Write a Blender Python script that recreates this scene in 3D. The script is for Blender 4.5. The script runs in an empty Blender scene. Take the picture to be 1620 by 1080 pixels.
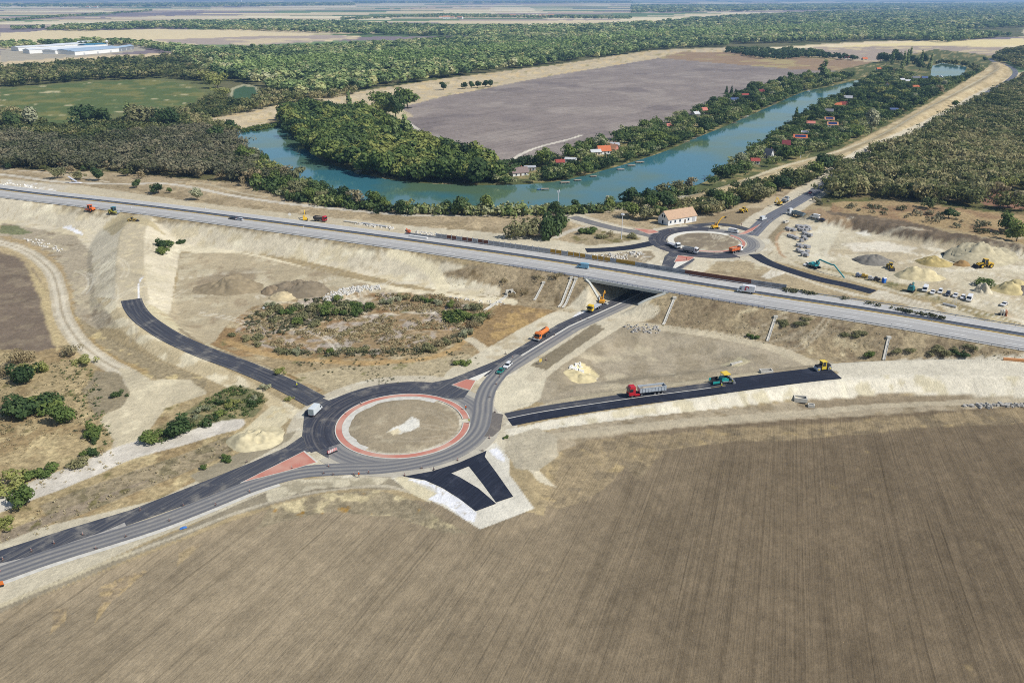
import bpy, bmesh, math, random
import numpy as np
from mathutils import Vector, Matrix
from mathutils.geometry import tessellate_polygon

random.seed(7); rng = np.random.default_rng(7)
scene = bpy.context.scene
COL = scene.collection

# ------------------------------------------------------------------ camera, sky, sun, exposure
CAMH = 120.0
F = 1290.0                                   # focal length in pixels of a 1620 px wide frame
TH = math.atan(545.0 / F)                    # pitch below the horizon
cam = bpy.data.cameras.new("camera"); camo = bpy.data.objects.new("camera", cam); COL.objects.link(camo)
camo.location = (0, 0, CAMH); camo.rotation_euler = (math.pi / 2 - TH, 0, 0)
cam.sensor_width = 36.0; cam.lens = 36.0 * F / 1620.0
cam.clip_start = 1.0; cam.clip_end = 200000.0
scene.camera = camo

SUN_EL, SUN_AZ = math.radians(46), math.atan2(-0.40, 0.92)      # direction towards the sun, angle from +X
wd = bpy.data.worlds.new("World"); scene.world = wd; wd.use_nodes = True
nt = wd.node_tree; bg = nt.nodes["Background"]
sky = nt.nodes.new("ShaderNodeTexSky"); sky.sky_type = 'NISHITA'; sky.sun_disc = False
sky.sun_elevation = SUN_EL; sky.sun_rotation = math.pi / 2 - SUN_AZ
nt.links.new(sky.outputs[0], bg.inputs[0]); bg.inputs[1].default_value = 0.10
sl = bpy.data.lights.new("sun", 'SUN'); sl.energy = 4.3; sl.angle = math.radians(0.5); sl.color = (1.0, 0.965, 0.91)
so = bpy.data.objects.new("sun", sl); COL.objects.link(so)
sd_ = Vector((math.cos(SUN_AZ) * math.cos(SUN_EL), math.sin(SUN_AZ) * math.cos(SUN_EL), math.sin(SUN_EL)))
so.rotation_euler = sd_.to_track_quat('Z', 'Y').to_euler()
vs = scene.view_settings; vs.view_transform = 'Standard'; vs.look = 'None'; vs.exposure = 0.12; vs.gamma = 1.0
scene.cycles.volume_bounces = 0; scene.cycles.max_bounces = 6; scene.cycles.diffuse_bounces = 2
scene.cycles.transparent_max_bounces = 6; scene.cycles.filter_width = 1.0; scene.cycles.use_denoising = False

# ------------------------------------------------------------------ small maths
K_ALB = 0.84
def L(r, g, b, k=K_ALB):
    """an sRGB colour as seen in full daylight -> linear base colour"""
    def c(v):
        v /= 255.0
        return (v / 12.92 if v <= .04045 else ((v + .055) / 1.055) ** 2.4) * k
    return (c(r), c(g), c(b))
CT, ST = math.cos(TH), math.sin(TH)
def ray(px, py):
    x, y = px - 810.0, py - 540.0
    return np.array((x, F * CT - y * ST, -F * ST - y * CT))
def G(px, py, z=0.0):
    """the place on the level z that is seen at that spot of the photograph"""
    d = ray(px, py); t = (CAMH - z) / -d[2]
    return (d[0] * t, d[1] * t)
def G3(px, py, z=0.0):
    a = G(px, py, z); return (a[0], a[1], z)
def proj(x, y, z):
    zc = y * CT + (CAMH - z) * ST
    return 810 + F * x / zc, 540 + F * ((CAMH - z) * CT - y * ST) / zc
def smooth(e0, e1, x):
    t = np.clip((x - e0) / (e1 - e0), 0, 1); return t * t * (3 - 2 * t)
def _h(i, j, s):
    n = (i.astype(np.int64) * 374761393 + j.astype(np.int64) * 668265263 + s * 974711) & 0xffffffff
    n = ((n ^ (n >> 13)) * 1274126177) & 0xffffffff
    return ((n ^ (n >> 16)) & 0xffff) / 65535.0
def vn(x, y, s=0):
    i = np.floor(x); j = np.floor(y); u = x - i; v = y - j
    u = u * u * (3 - 2 * u); v = v * v * (3 - 2 * v)
    a, b, c, d = _h(i, j, s), _h(i + 1, j, s), _h(i, j + 1, s), _h(i + 1, j + 1, s)
    return (a * (1 - u) + b * u) * (1 - v) + (c * (1 - u) + d * u) * v
def fbm(x, y, s=0, o=4):
    r = 0; a = .5; t = 0
    for k in range(o):
        r = r + a * vn(x, y, s + k); t += a; x = x * 2.03; y = y * 2.03; a *= .5
    return r / t * 2 - 1
def catmull(P, n=8):
    P = np.asarray(P, float); Q = np.vstack([2 * P[0] - P[1], P, 2 * P[-1] - P[-2]]); out = []
    for i in range(1, len(Q) - 2):
        for k in range(n):
            t = k / n; p0, p1, p2, p3 = Q[i - 1], Q[i], Q[i + 1], Q[i + 2]
            out.append(.5 * (2 * p1 + (p2 - p0) * t + (2 * p0 - 5 * p1 + 4 * p2 - p3) * t * t + (3 * p1 - p0 - 3 * p2 + p3) * t ** 3))
    out.append(P[-1]); return np.array(out)
def pline(x, y, P):
    """distance to a polyline, height along it, arc length, side (+ = left of its direction)"""
    P = np.asarray(P, float); best = np.full(x.shape, 1e9); z = np.zeros_like(best); s = np.zeros_like(best); sg = np.ones_like(best); acc = 0
    for a, b in zip(P[:-1], P[1:]):
        dx, dy = b[0] - a[0], b[1] - a[1]; l2 = dx * dx + dy * dy + 1e-9
        t = np.clip(((x - a[0]) * dx + (y - a[1]) * dy) / l2, 0, 1)
        d = np.hypot(x - a[0] - t * dx, y - a[1] - t * dy); m = d < best
        best = np.where(m, d, best); s = np.where(m, acc + t * math.sqrt(l2), s)
        if P.shape[1] > 2: z = np.where(m, a[2] + t * (b[2] - a[2]), z)
        sg = np.where(m, np.sign(dx * (y - a[1]) - dy * (x - a[0])), sg); acc += math.sqrt(l2)
    return best, z, s, sg
def psd(x, y, P):
    """signed distance to a polygon, + inside"""
    P = np.asarray(P, float)[:, :2]; n = len(P); ins = np.zeros(x.shape, bool); best = np.full(x.shape, 1e9)
    for i in range(n):
        a, b = P[i], P[(i + 1) % n]; dx, dy = b - a
        t = np.clip(((x - a[0]) * dx + (y - a[1]) * dy) / (dx * dx + dy * dy + 1e-9), 0, 1)
        best = np.minimum(best, np.hypot(x - a[0] - t * dx, y - a[1] - t * dy))
        c = (a[1] > y) != (b[1] > y)
        ins ^= c & (x < dx * (y - a[1]) / (dy if abs(dy) > 1e-9 else 1e-9) + a[0])
    return np.where(ins, best, -best)

# ------------------------------------------------------------------ materials
MATS = {}
def nodes(name):
    m = bpy.data.materials.new(name); m.use_nodes = True
    return m, m.node_tree.nodes, m.node_tree.links, m.node_tree.nodes["Principled BSDF"]
def plain(name, col, rough=.6, metal=0.0, vary=.10, scale=1.5, spec=.3):
    """paint, rubber, metal, plaster: one colour, worn by object-space noise"""
    if name in MATS: return MATS[name]
    m, N, K, b = nodes(name)
    tc = N.new("ShaderNodeTexCoord"); nz = N.new("ShaderNodeTexNoise"); nz.inputs["Scale"].default_value = scale; nz.inputs["Detail"].default_value = 5
    K.new(tc.outputs["Object"], nz.inputs["Vector"])
    r = N.new("ShaderNodeMapRange"); r.inputs[1].default_value = .3; r.inputs[2].default_value = .7; r.inputs[3].default_value = 1 - vary; r.inputs[4].default_value = 1 + vary
    K.new(nz.outputs[0], r.inputs[0])
    mx = N.new("ShaderNodeMix"); mx.data_type = 'RGBA'; mx.blend_type = 'MULTIPLY'; mx.inputs[0].default_value = 1
    mx.inputs[6].default_value = (*col, 1); K.new(r.outputs[0], mx.inputs[7])
    K.new(mx.outputs[2], b.inputs["Base Color"]); b.inputs["Roughness"].default_value = rough; b.inputs["Metallic"].default_value = metal
    b.inputs["Specular IOR Level"].default_value = spec
    MATS[name] = m; return m
def V(*a): return a if len(a) == 3 else tuple(a[0])

# ------------------------------------------------------------------ mesh builder
class MB:
    def __init__(s): s.v = []; s.f = []; s.m = []
    def add(s, v, f, mi=0):
        o = len(s.v); s.v += [tuple(p) for p in v]; s.f += [tuple(i + o for i in q) for q in f]; s.m += [mi] * len(f); return s
    def box(s, c, d, rz=0, mi=0, top=(1, 1), ry=0):
        x, y, z = d[0] / 2, d[1] / 2, d[2] / 2; v = []
        for sz in (-1, 1):
            kx, ky = (1, 1) if sz < 0 else top
            for sx, sy in ((-1, -1), (1, -1), (1, 1), (-1, 1)):
                p = Vector((sx * x * kx, sy * y * ky, sz * z))
                if ry: p = Matrix.Rotation(ry, 3, 'Y') @ p
                if rz: p = Matrix.Rotation(rz, 3, 'Z') @ p
                v.append((p.x + c[0], p.y + c[1], p.z + c[2]))
        return s.add(v, [(0, 3, 2, 1), (4, 5, 6, 7), (0, 1, 5, 4), (1, 2, 6, 5), (2, 3, 7, 6), (3, 0, 4, 7)], mi)
    def prism(s, prof, y0, y1, mi=0, inset=0.0):
        """a side outline in x,z drawn across from y0 to y1, its flanks drawn in by inset towards the top"""
        n = len(prof); zs = [p[1] for p in prof]; lo, hi = min(zs), max(zs); v = []
        for y, sg in ((y0, 1), (y1, -1)):
            for x, z in prof: v.append((x, y + sg * inset * (z - lo) / max(hi - lo, 1e-6), z))
        f = [tuple(range(n)), tuple(range(2 * n - 1, n - 1, -1))]
        f += [(i, i + n, (i + 1) % n + n, (i + 1) % n) for i in range(n)]
        return s.add(v, f, mi)
    def cyl(s, a, b, r, n=12, mi=0, r2=None):
        a, b = Vector(a), Vector(b); d = (b - a).normalized(); r2 = r if r2 is None else r2
        u = d.orthogonal().normalized(); w = d.cross(u); v = []
        for p, q in ((a, r), (b, r2)):
            for k in range(n):
                t = 2 * math.pi * k / n; e = p + (u * math.cos(t) + w * math.sin(t)) * q; v.append(e[:])
        f = [tuple(range(n - 1, -1, -1)), tuple(range(n, 2 * n))] + [(k, (k + 1) % n, (k + 1) % n + n, k + n) for k in range(n)]
        return s.add(v, f, mi)
    def bar(s, a, b, w, h=None, mi=0):
        h = h or w; a, b = Vector(a), Vector(b); d = (b - a); l = d.length; q = d.to_track_quat('X', 'Z').to_matrix(); v = []
        for sx in (0, l):
            for sy, sz in ((-1, -1), (1, -1), (1, 1), (-1, 1)): v.append((a + q @ Vector((sx, sy * w / 2, sz * h / 2)))[:])
        return s.add(v, [(0, 1, 2, 3), (7, 6, 5, 4), (0, 4, 5, 1), (1, 5, 6, 2), (2, 6, 7, 3), (3, 7, 4, 0)], mi)
    def build(s, name, mats, parent=None, loc=None, bevel=0):
        me = bpy.data.meshes.new(name); me.from_pydata(s.v, [], s.f)
        for m in (mats if isinstance(mats, (list, tuple)) else [mats]): me.materials.append(m)
        me.polygons.foreach_set("material_index", s.m)
        bm = bmesh.new(); bm.from_mesh(me); bmesh.ops.recalc_face_normals(bm, faces=bm.faces)
        if bevel: bmesh.ops.bevel(bm, geom=list(bm.edges), offset=bevel, segments=2, affect='EDGES', clamp_overlap=True)
        bm.to_mesh(me); bm.free(); me.update()
        return link(name, me, parent, loc)
def link(name, me, parent=None, loc=None):
    o = bpy.data.objects.new(name, me); COL.objects.link(o)
    if parent is not None: o.parent = parent
    if loc is not None: o.location = loc
    return o
def tag(o, label, cat, group=None, kind=None):
    if label: o["label"] = label
    if cat: o["category"] = cat
    if group: o["group"] = group
    if kind: o["kind"] = kind
    return o
def thing(name, label, cat, loc=(0, 0, 0), rz=0.0, group=None, pitch=0.0):
    o = bpy.data.objects.new(name, None); COL.objects.link(o); o.location = loc; o.rotation_euler = (0, pitch, rz); o.empty_display_size = 1
    return tag(o, label, cat, group)
def struct(o): o["kind"] = "structure"; return o
def dup(root, loc, rz=0.0, sc=1.0, label=None, group=None):
    r = root.copy(); COL.objects.link(r); r.location = loc; r.rotation_euler = (0, 0, rz)
    r.scale = (sc, sc, sc) if not isinstance(sc, tuple) else sc
    if label: r["label"] = label
    if group: r["group"] = group
    for c in list(root.children):
        d = c.copy(); COL.objects.link(d); d.parent = r
        for g in list(c.children):
            e = g.copy(); COL.objects.link(e); e.parent = d
    return r
# ------------------------------------------------------------------ where the roads, banks and pits run
def W(*pts):                                  # (px, py, z) ... -> world polyline
    return np.array([G3(*p) for p in pts])
def Wz(z, *pts): return np.array([G3(p[0], p[1], z) for p in pts])
MZ = 7.5
mw_near = catmull([(-430, 545), (-311, 490.5), (-213, 451), (-86, 394.5), (-11, 359), (28, 339), (65, 318), (97, 301), (141, 278.5), (176, 258), (334, 168)], 4)
def offset(P, d):
    P = np.asarray(P)[:, :2]; T = np.gradient(P, axis=0); T /= np.linalg.norm(T, axis=1)[:, None]
    return P + np.c_[-T[:, 1], T[:, 0]] * d
mw_c = np.c_[offset(mw_near, 12.7), np.full(len(mw_near), MZ)]
C1, C2, RR = np.array((-33.19, 219.31)), np.array((103.56, 420.78)), 20.4
ur_c = W((770, 596, 0), (812, 571, 0), (900, 517, 0), (975, 483, 0), (1026, 458, 0), (1066, 424, 0), (1085, 411, 0))
ramp_l = catmull(W((512, 641, -.25), (450, 608, .4), (385, 580, 1.2), (330, 560, 1.9), (280, 538, 2.6), (246, 518, 3.3), (221, 498, 3.9), (208, 474, 4.5), (206, 440, 5.4), (207, 400, 6.4), (212, 366, 7.2), (222, 343, 7.4)), 4)
ramp_r = catmull(W((790, 665, -.25), (860, 651, .4), (1000, 630, 1.3), (1100, 617, 2.2), (1200, 603, 3.0), (1320, 589, 3.8), (1450, 583, 4.6), (1620, 582, 5.4), (1800, 588, 6), (1950, 600, 6.4)), 4)
road_sw = catmull(W((-120, 960, 0), (0, 905, 0), (100, 865, 0), (200, 822, 0), (300, 784, 0), (400, 748, 0), (470, 717, 0)), 4)
levee = catmull(Wz(3.5, (1085, 316), (1125, 303), (1230, 274), (1330, 246), (1408, 212), (1470, 174), (1558, 128), (1583, 108), (1575, 98)), 4)
levee_far = catmull(Wz(3.0, (300, 203), (440, 173), (560, 150), (700, 130), (870, 108), (1040, 84), (1140, 77)), 3)
road_ne = catmull(W((1186, 372, 0), (1212, 347, 0), (1250, 325, 0), (1300, 295, 0), (1336, 268, 0), (1372, 248, 0), (1412, 229, 0), (1450, 210, 0), (1500, 182, 0), (1557, 149, 0), (1590, 131, 0), (1606, 116, 0), (1597, 105, 0), (1572, 98, 0), (1566, 93, 0)), 4)
road_nw = catmull(W((1050, 378, 0), (1015, 369, 0), (975, 362, 0), (935, 352, 0), (905, 343, 0)), 4)
ramp_w2 = catmull(W((927, 396, 0), (960, 395, 0), (1000, 391, 0), (1040, 383, 0)), 4)
ramp_e2 = catmull(W((1193, 402, 0), (1222, 418, 0), (1290, 440, 0), (1340, 451, 0), (1382, 462, 0)), 4)
berm = W((1290, 341, 2.2), (1345, 349, 2.6), (1400, 357, 2.8), (1480, 371, 3), (1560, 382, 3), (1640, 395, 3))
wet = Wz(0, (365, 525), (395, 490), (480, 470), (560, 458), (680, 462), (770, 488), (765, 512), (700, 552), (600, 562), (480, 562), (400, 548))
pit_r = Wz(0, (878, 590), (910, 555), (975, 530), (1060, 528), (1150, 545), (1200, 562), (1170, 583), (1050, 600), (960, 612), (890, 615))
field_fg = Wz(-1, (-300, 1090), (0, 968), (100, 925), (213, 880), (283, 853), (370, 818), (440, 795), (520, 783), (600, 782), (650, 790), (720, 835), (760, 846), (850, 808), (830, 770), (860, 715), (900, 690), (1080, 672), (1250, 664), (1400, 652), (1620, 640), (1900, 625), (2300, 1500), (-600, 1500))
river = Wz(0, (372, 212), (382, 205), (410, 201), (445, 196), (462, 212), (500, 248), (560, 272), (640, 288), (740, 293), (800, 293), (850, 291), (900, 284), (955, 270), (1000, 257), (1060, 237), (1100, 219), (1150, 199), (1220, 168), (1270, 146), (1310, 138), (1340, 131), (1358, 127), (1361, 130), (1335, 147), (1300, 164), (1270, 180), (1225, 214), (1190, 240), (1150, 264), (1115, 288), (1080, 298), (1000, 316), (930, 330), (840, 336), (740, 333), (640, 331), (570, 322), (500, 300), (440, 270), (400, 245))
pond_ne = Wz(0, (1472, 120), (1474, 105), (1490, 100), (1530, 106), (1522, 122), (1500, 127))
ROADS = [(ur_c, 8), (road_sw, 8), (road_ne, 6), (road_nw, 6), (ramp_w2, 5), (ramp_e2, 5)]
fork = Wz(0, (620, 752), (700, 790), (755, 835), (850, 803), (815, 755), (780, 705))

def hgt(x, y):
    x = np.asarray(x, float); y = np.asarray(y, float)
    h = .5 * fbm(x / 45, y / 45, 3, 3) + .22 * fbm(x / 6, y / 6, 11, 3)
    near = np.hypot(x, y) < 1500
    w = np.ones_like(h)
    for P, hw in ROADS:
        d = pline(x, y, P[::2] if len(P) > 12 else P)[0]; w = np.minimum(w, smooth(hw, hw + 9, d))
    for c in (C1, C2):
        d = np.hypot(x - c[0], y - c[1]); w = np.minimum(w, smooth(32, 42, d))
    sdf = psd(x, y, fork); w = np.minimum(w, smooth(0, 7, -sdf))
    w = np.minimum(w, smooth(0, 6, -psd(x, y, river))); w = np.minimum(w, smooth(0, 6, -psd(x, y, pond_ne)))
    h = h * w
    h = h - 1.0 * smooth(0, 6, psd(x, y, field_fg))
    h = h - 1.6 * smooth(0, 9, psd(x, y, wet)) - 2.4 * smooth(0, 10, psd(x, y, pit_r))
    rg = fbm(x / 3.0, y / 3.0, 21, 3)
    d, z, s, sg = pline(x, y, mw_c)
    e = z - np.maximum(0, d - 13.2) / 2.0
    # a bench half-way down the sand slope on the near side, left of the bridge
    dg = pline(x, y, ur_c)[0]
    e = np.minimum(e, np.where(dg < 60, np.maximum(-3, (dg - 7.6) / 1.15), 99))
    h = np.maximum(h, e + .18 * rg * smooth(14, 17, d))
    for P, hw, m in ((ramp_l, 5.8, 2.3), (ramp_r, 7.0, 1.7), (levee, 1.8, 3.0), (levee_far, 1.8, 3.0)):
        d, z, s, sg = pline(x, y, P); e = z - np.maximum(0, d - hw) / m
        h = np.where(e > -.1 - 6 * (z > .6), np.maximum(h, e + .15 * rg * smooth(hw + .5, hw + 3, d)), h)
    d, z, s, sg = pline(x, y, berm); h = np.maximum(h, z + 1.2 - np.maximum(0, d - 4.5) / 1.6 + 1.2 * rg * smooth(14, 6, d))
    for c in (C1, C2):
        d = np.hypot(x - c[0], y - c[1]); h = h + np.where(d < 18, .5 * smooth(18, 13, d) + .12 * rg * smooth(18, 15, d), 0)
    return h
def PT(px, py):
    """where the line of sight through that spot of the photograph meets the terrain"""
    d = ray(px, py); z = np.linspace(9, -4, 90) if CAMH / max(-d[2], 1e-6) * np.hypot(d[0], d[1]) < 1600 else np.linspace(4, -2, 7)
    t = (CAMH - z) / -d[2]; hh = hgt(d[0] * t, d[1] * t); k = int(np.argmax(hh >= z))
    if k == 0: k = 1
    a, b = z[k - 1] - hh[k - 1], z[k] - hh[k]; f = a / (a - b) if a != b else 0
    zz = z[k - 1] + (z[k] - z[k - 1]) * min(max(f, 0), 1); tt = (CAMH - zz) / -d[2]
    return np.array((d[0] * tt, d[1] * tt, zz))
def PTs(pts): return np.array([PT(*p) for p in pts])

# ------------------------------------------------------------------ the ground sheet
rows = list(np.arange(-1.5, 60, 1.0)) + list(np.arange(60, 320, 1.7)) + list(np.arange(320, 850, 2.1)) + list(np.arange(850, 1120, 3.2)) + list(np.arange(1120, 1560, 24))
cols = list(np.arange(-2600, -240, 90)) + list(np.arange(-240, 1860, 2.5)) + list(np.arange(1860, 4300, 90))
PXg, PYg = np.meshgrid(np.array(cols), np.array(rows)); nr, nc = PXg.shape
dx_ = PXg - 810; dy_ = PYg - 540
tz = CAMH / (F * ST + dy_ * CT); X0 = (dx_ * tz).ravel(); Y0 = ((F * CT - dy_ * ST) * tz).ravel()
Z0 = np.zeros_like(X0); nr_ = np.hypot(X0, Y0) < 2600
Z0[nr_] = hgt(X0[nr_], Y0[nr_])
D0 = np.hypot(X0, Y0); MPP = np.maximum(D0, 100) / F
Cg = np.empty((len(X0), 3)); Cg[:] = L(168, 151, 116)
Fu = np.zeros((len(X0), 3)); Gr = np.full(len(X0), .5)
n_big, n_mid, n_sm = fbm(X0 / 70, Y0 / 70, 41, 4), fbm(X0 / 14, Y0 / 14, 43, 4), fbm(X0 / 3.2, Y0 / 3.2, 47, 3)

def apply(w, idx, col, gr, mott, fur):
    w = np.clip(w, 0, 1)[:, None]; c = np.array(L(*col))[None]
    c = np.repeat(c, len(idx), 0)
    for (c2, scale, thr, sd) in mott or ():
        q = smooth(thr - .12, thr + .12, fbm(X0[idx] / scale, Y0[idx] / scale, sd, 4))[:, None]
        c = c * (1 - q) + np.array(L(*c2))[None] * q
    Cg[idx] = Cg[idx] * (1 - w) + c * w
    if gr is not None: Gr[idx] = Gr[idx] * (1 - w[:, 0]) + gr * w[:, 0]
    f = np.array((0, 0, 0.)) if fur is None else None
    if fur is None: Fu[idx, 2] *= 1 - w[:, 0]
    else:
        u, v = fur[0](X0[idx], Y0[idx]); m = w[:, 0] > .02
        Fu[idx[m], 0] = u[m]; Fu[idx[m], 1] = v[m]; Fu[idx, 2] = Fu[idx, 2] * (1 - w[:, 0]) + fur[1] * w[:, 0]
def paint(col, pts, soft=1.2, wob=2.0, gr=.3, mott=None, fur=None, op=1.0, world=False):
    """lay a land cover of that colour over the ground inside an outline"""
    P = np.asarray(pts, float)[:, :2] if world else PTs(pts)[:, :2]
    lo, hi = P.min(0) - 30, P.max(0) + 30
    idx = np.nonzero((X0 > lo[0]) & (X0 < hi[0]) & (Y0 > lo[1]) & (Y0 < hi[1]))[0]
    if len(idx) == 0: return
    d = psd(X0[idx], Y0[idx], P); mp = MPP[idx]
    d = d + wob * mp * (1.3 * n_mid[idx] + .9 * n_sm[idx])
    apply(smooth(-soft * mp, soft * mp, d) * op, idx, col, gr, mott, fur)
def stroke(col, pts, hw, soft=1.2, wob=1.0, gr=.1, op=1.0, world=False, mott=None, n=5):
    P = catmull(np.asarray(pts, float)[:, :2] if world else PTs(pts)[:, :2], n)
    lo, hi = P.min(0) - hw - 20, P.max(0) + hw + 20
    idx = np.nonzero((X0 > lo[0]) & (X0 < hi[0]) & (Y0 > lo[1]) & (Y0 < hi[1]))[0]
    if len(idx) == 0: return
    d = pline(X0[idx], Y0[idx], P)[0]; mp = MPP[idx]
    apply(smooth(soft * mp, -soft * mp, d - hw + wob * mp * (n_mid[idx] + n_sm[idx])) * op, idx, col, gr, mott, None)
def rowdir(a, b):
    A, B = np.array(G(*a)), np.array(G(*b)); t = (B - A) / np.linalg.norm(B - A)
    return lambda x, y: ((x * -t[1] + y * t[0]), (x * t[0] + y * t[1]))
def fan(x, y):                                # drill rows drawing together far ahead
    cx, cy = 317., 948.; return 860 * np.arctan2(x - cx, cy - y), np.hypot(x - cx, y - cy)
# ------------------------------------------------------------------ land cover
SAND, SANDY, DUST, GREY, DRY, BRN, PALE = (213, 202, 175), (216, 205, 176), (204, 192, 164), (172, 160, 136), (172, 152, 114), (148, 132, 104), (216, 208, 186)
# far plain: strips of stubble, ploughland and green crops
far = np.nonzero(D0 > 1500)[0]
xr = X0[far] * .985 + Y0[far] * .17; yr = -X0[far] * .17 + Y0[far] * .985
ci = np.floor((yr + 60 * n_big[far]) / np.where(D0[far] > 6000, 520, 260)); cj = np.floor((xr + ci * 370) / 900)
hsh = _h(ci, cj, 5); h2 = _h(ci, cj, 9)
pal = np.array([L(226, 208, 166), L(214, 196, 158), L(236, 222, 184), L(170, 152, 140), L(200, 182, 150), L(140, 128, 130), L(222, 204, 166), L(120, 140, 96), L(228, 214, 180), L(104, 124, 84)])
Cg[far] = pal[(hsh * 9.99).astype(int)] * (.92 + .16 * h2[:, None]); Gr[far] = .15
# river flats and wood floors
paint((110, 108, 78), [(0, 190), (0, 128), (140, 105), (300, 88), (520, 72), (700, 66), (1000, 52), (1300, 40), (1620, 30), (1620, 58), (1380, 66), (1270, 72), (1150, 80), (1030, 82), (860, 106), (690, 128), (550, 148), (430, 168), (310, 195), (200, 195)], 2, 3, .6, [((96, 100, 66), 40, .1, 61)])
paint((226, 208, 166), [(0, 52), (250, 46), (540, 56), (575, 58), (520, 66), (300, 72), (0, 74)], 1, 1, .1)
paint((178, 162, 148), [(230, 64), (420, 57), (540, 56), (575, 61), (400, 73), (300, 70)], 1.2, 1.5, .1, [((212, 194, 158), 120, .2, 62)])
paint((214, 194, 156), [(0, 95), (150, 90), (275, 83), (276, 88), (160, 96), (60, 103), (0, 104)], 1, 1, .1)
paint((176, 168, 150), [(0, 80), (60, 72), (230, 66), (232, 80), (120, 91), (0, 98)], 1, 1, .1)
paint((232, 214, 160), [(1330, 73), (1480, 66), (1620, 61), (1620, 73), (1480, 76), (1360, 78)], 1, 1, .1)
paint((172, 156, 140), [(1260, 76), (1400, 73), (1620, 74), (1600, 80), (1560, 92), (1480, 100), (1400, 98), (1300, 90)], 1, 1.5, .1, [((206, 188, 150), 70, .25, 63)])
paint((226, 206, 156), [(1400, 36), (1620, 31), (1620, 36), (1560, 41), (1440, 41)], 1, 1, .1)
# green field and the overgrown pond left of the backwater
paint((112, 116, 76), [(0, 135), (140, 126), (250, 120), (330, 128), (350, 150), (320, 170), (200, 185), (90, 205), (0, 200)], 2, 2, .5)
paint((96, 110, 68), [(0, 141), (130, 131), (240, 126), (300, 134), (330, 150), (300, 168), (190, 178), (110, 195), (70, 200), (30, 182), (0, 176)], 1.5, 2, .5, [((124, 124, 76), 30, .12, 64), ((190, 180, 140), 22, .52, 65)])
paint((176, 172, 140), [(362, 158), (366, 140), (385, 133), (404, 136), (414, 150), (400, 160)], 1, 1, .3)
paint((72, 98, 72), [(366, 157), (370, 142), (386, 136), (402, 138), (410, 150), (396, 159)], 1, .6, .3)
# far dyke and its verges, the big ploughland behind the backwater
paint((196, 180, 148), [(305, 203), (330, 188), (440, 166), (560, 146), (700, 125), (870, 104), (1030, 80), (1150, 75), (1160, 82), (1090, 96), (950, 112), (790, 140), (705, 158), (645, 172), (660, 188), (605, 196), (575, 186), (440, 186), (410, 200), (372, 208)], 1.2, 2, .5, [((206, 184, 140), 9, .2, 66), ((150, 142, 100), 12, .45, 67)])
paint((205, 190, 155), [(570, 170), (615, 160), (650, 186), (598, 196)], 1, 1, .3)
gfur = (rowdir((700, 205), (900, 172)), .26)
paint((146, 135, 128), [(600, 196), (655, 184), (632, 170), (700, 153), (790, 136), (873, 120), (960, 106), (1042, 92), (1090, 96), (1262, 109), (1372, 108), (1240, 140), (1160, 170), (1080, 200), (960, 232), (850, 262), (760, 268), (690, 250), (640, 222)], 1, 1, .1, [((158, 147, 138), 60, .1, 68), ((132, 122, 118), 90, .35, 69)], gfur)
paint((158, 134, 108), [(1040, 92), (1075, 83), (1150, 82), (1300, 90), (1380, 99), (1350, 113), (1262, 110.5)], 1, 1.2, .15, [((176, 160, 116), 60, .2, 70)], (rowdir((1100, 96), (1330, 108)), .1))
# cottage strips and banks under the trees
paint((94, 100, 64), [(380, 205), (445, 190), (590, 190), (640, 222), (690, 250), (760, 268), (850, 254), (960, 228), (1080, 196), (1160, 168), (1250, 132), (1340, 108), (1480, 78), (1600, 92), (1480, 160), (1330, 236), (1230, 264), (1110, 305), (1000, 322), (930, 330), (700, 334), (560, 325), (440, 290), (380, 240)], 1.5, 2, .7, [((150, 138, 96), 9, .2, 71), ((180, 166, 124), 6, .5, 72)])
stroke((220, 212, 194), [(648, 196), (690, 222), (760, 255), (800, 258), (826, 243), (855, 232), (894, 222), (920, 214)], 1.8, .8, .4)
# left wood floor and the meadow along the motorway
paint((128, 116, 84), [(0, 205), (90, 205), (200, 190), (330, 190), (380, 215), (420, 262), (440, 285), (330, 290), (200, 276), (0, 270)], 2, 3, .8, [((106, 104, 70), 14, .1, 73)])
paint((170, 153, 122), [(0, 266), (200, 274), (330, 286), (450, 300), (560, 322), (700, 332), (840, 334), (980, 318), (1050, 320), (1050, 350), (940, 392), (830, 392), (640, 366), (540, 350), (360, 328), (0, 286)], 1.5, 2, .9, [((152, 136, 106), 16, .12, 74), ((186, 168, 134), 9, .3, 75)])
paint((196, 184, 156), [(0, 282), (130, 294), (360, 326), (540, 346), (640, 356), (760, 372), (930, 398), (1010, 410), (1030, 432), (950, 424), (760, 392), (540, 357), (360, 335), (0, 292)], 1.2, 1.5, .3)
paint((200, 190, 168), [(0, 284), (110, 294), (100, 300), (0, 292)], 1, 2, .2, [((236, 234, 228), 4, .3, 76)])
stroke((204, 196, 178), [(-60, 272), (0, 276), (100, 288), (200, 291), (250, 290), (300, 296), (360, 308), (430, 319), (540, 331), (640, 340), (760, 341), (840, 338), (930, 327), (990, 321), (1060, 312), (1112, 304)], 2.3, .9, .5)
stroke((196, 184, 160), [(0, 268), (60, 272), (130, 280), (170, 288)], 1.2, .9, .6)
stroke((190, 178, 150), [(280, 288), (330, 292), (380, 305), (420, 312)], 1.2, .9, .8)
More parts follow.
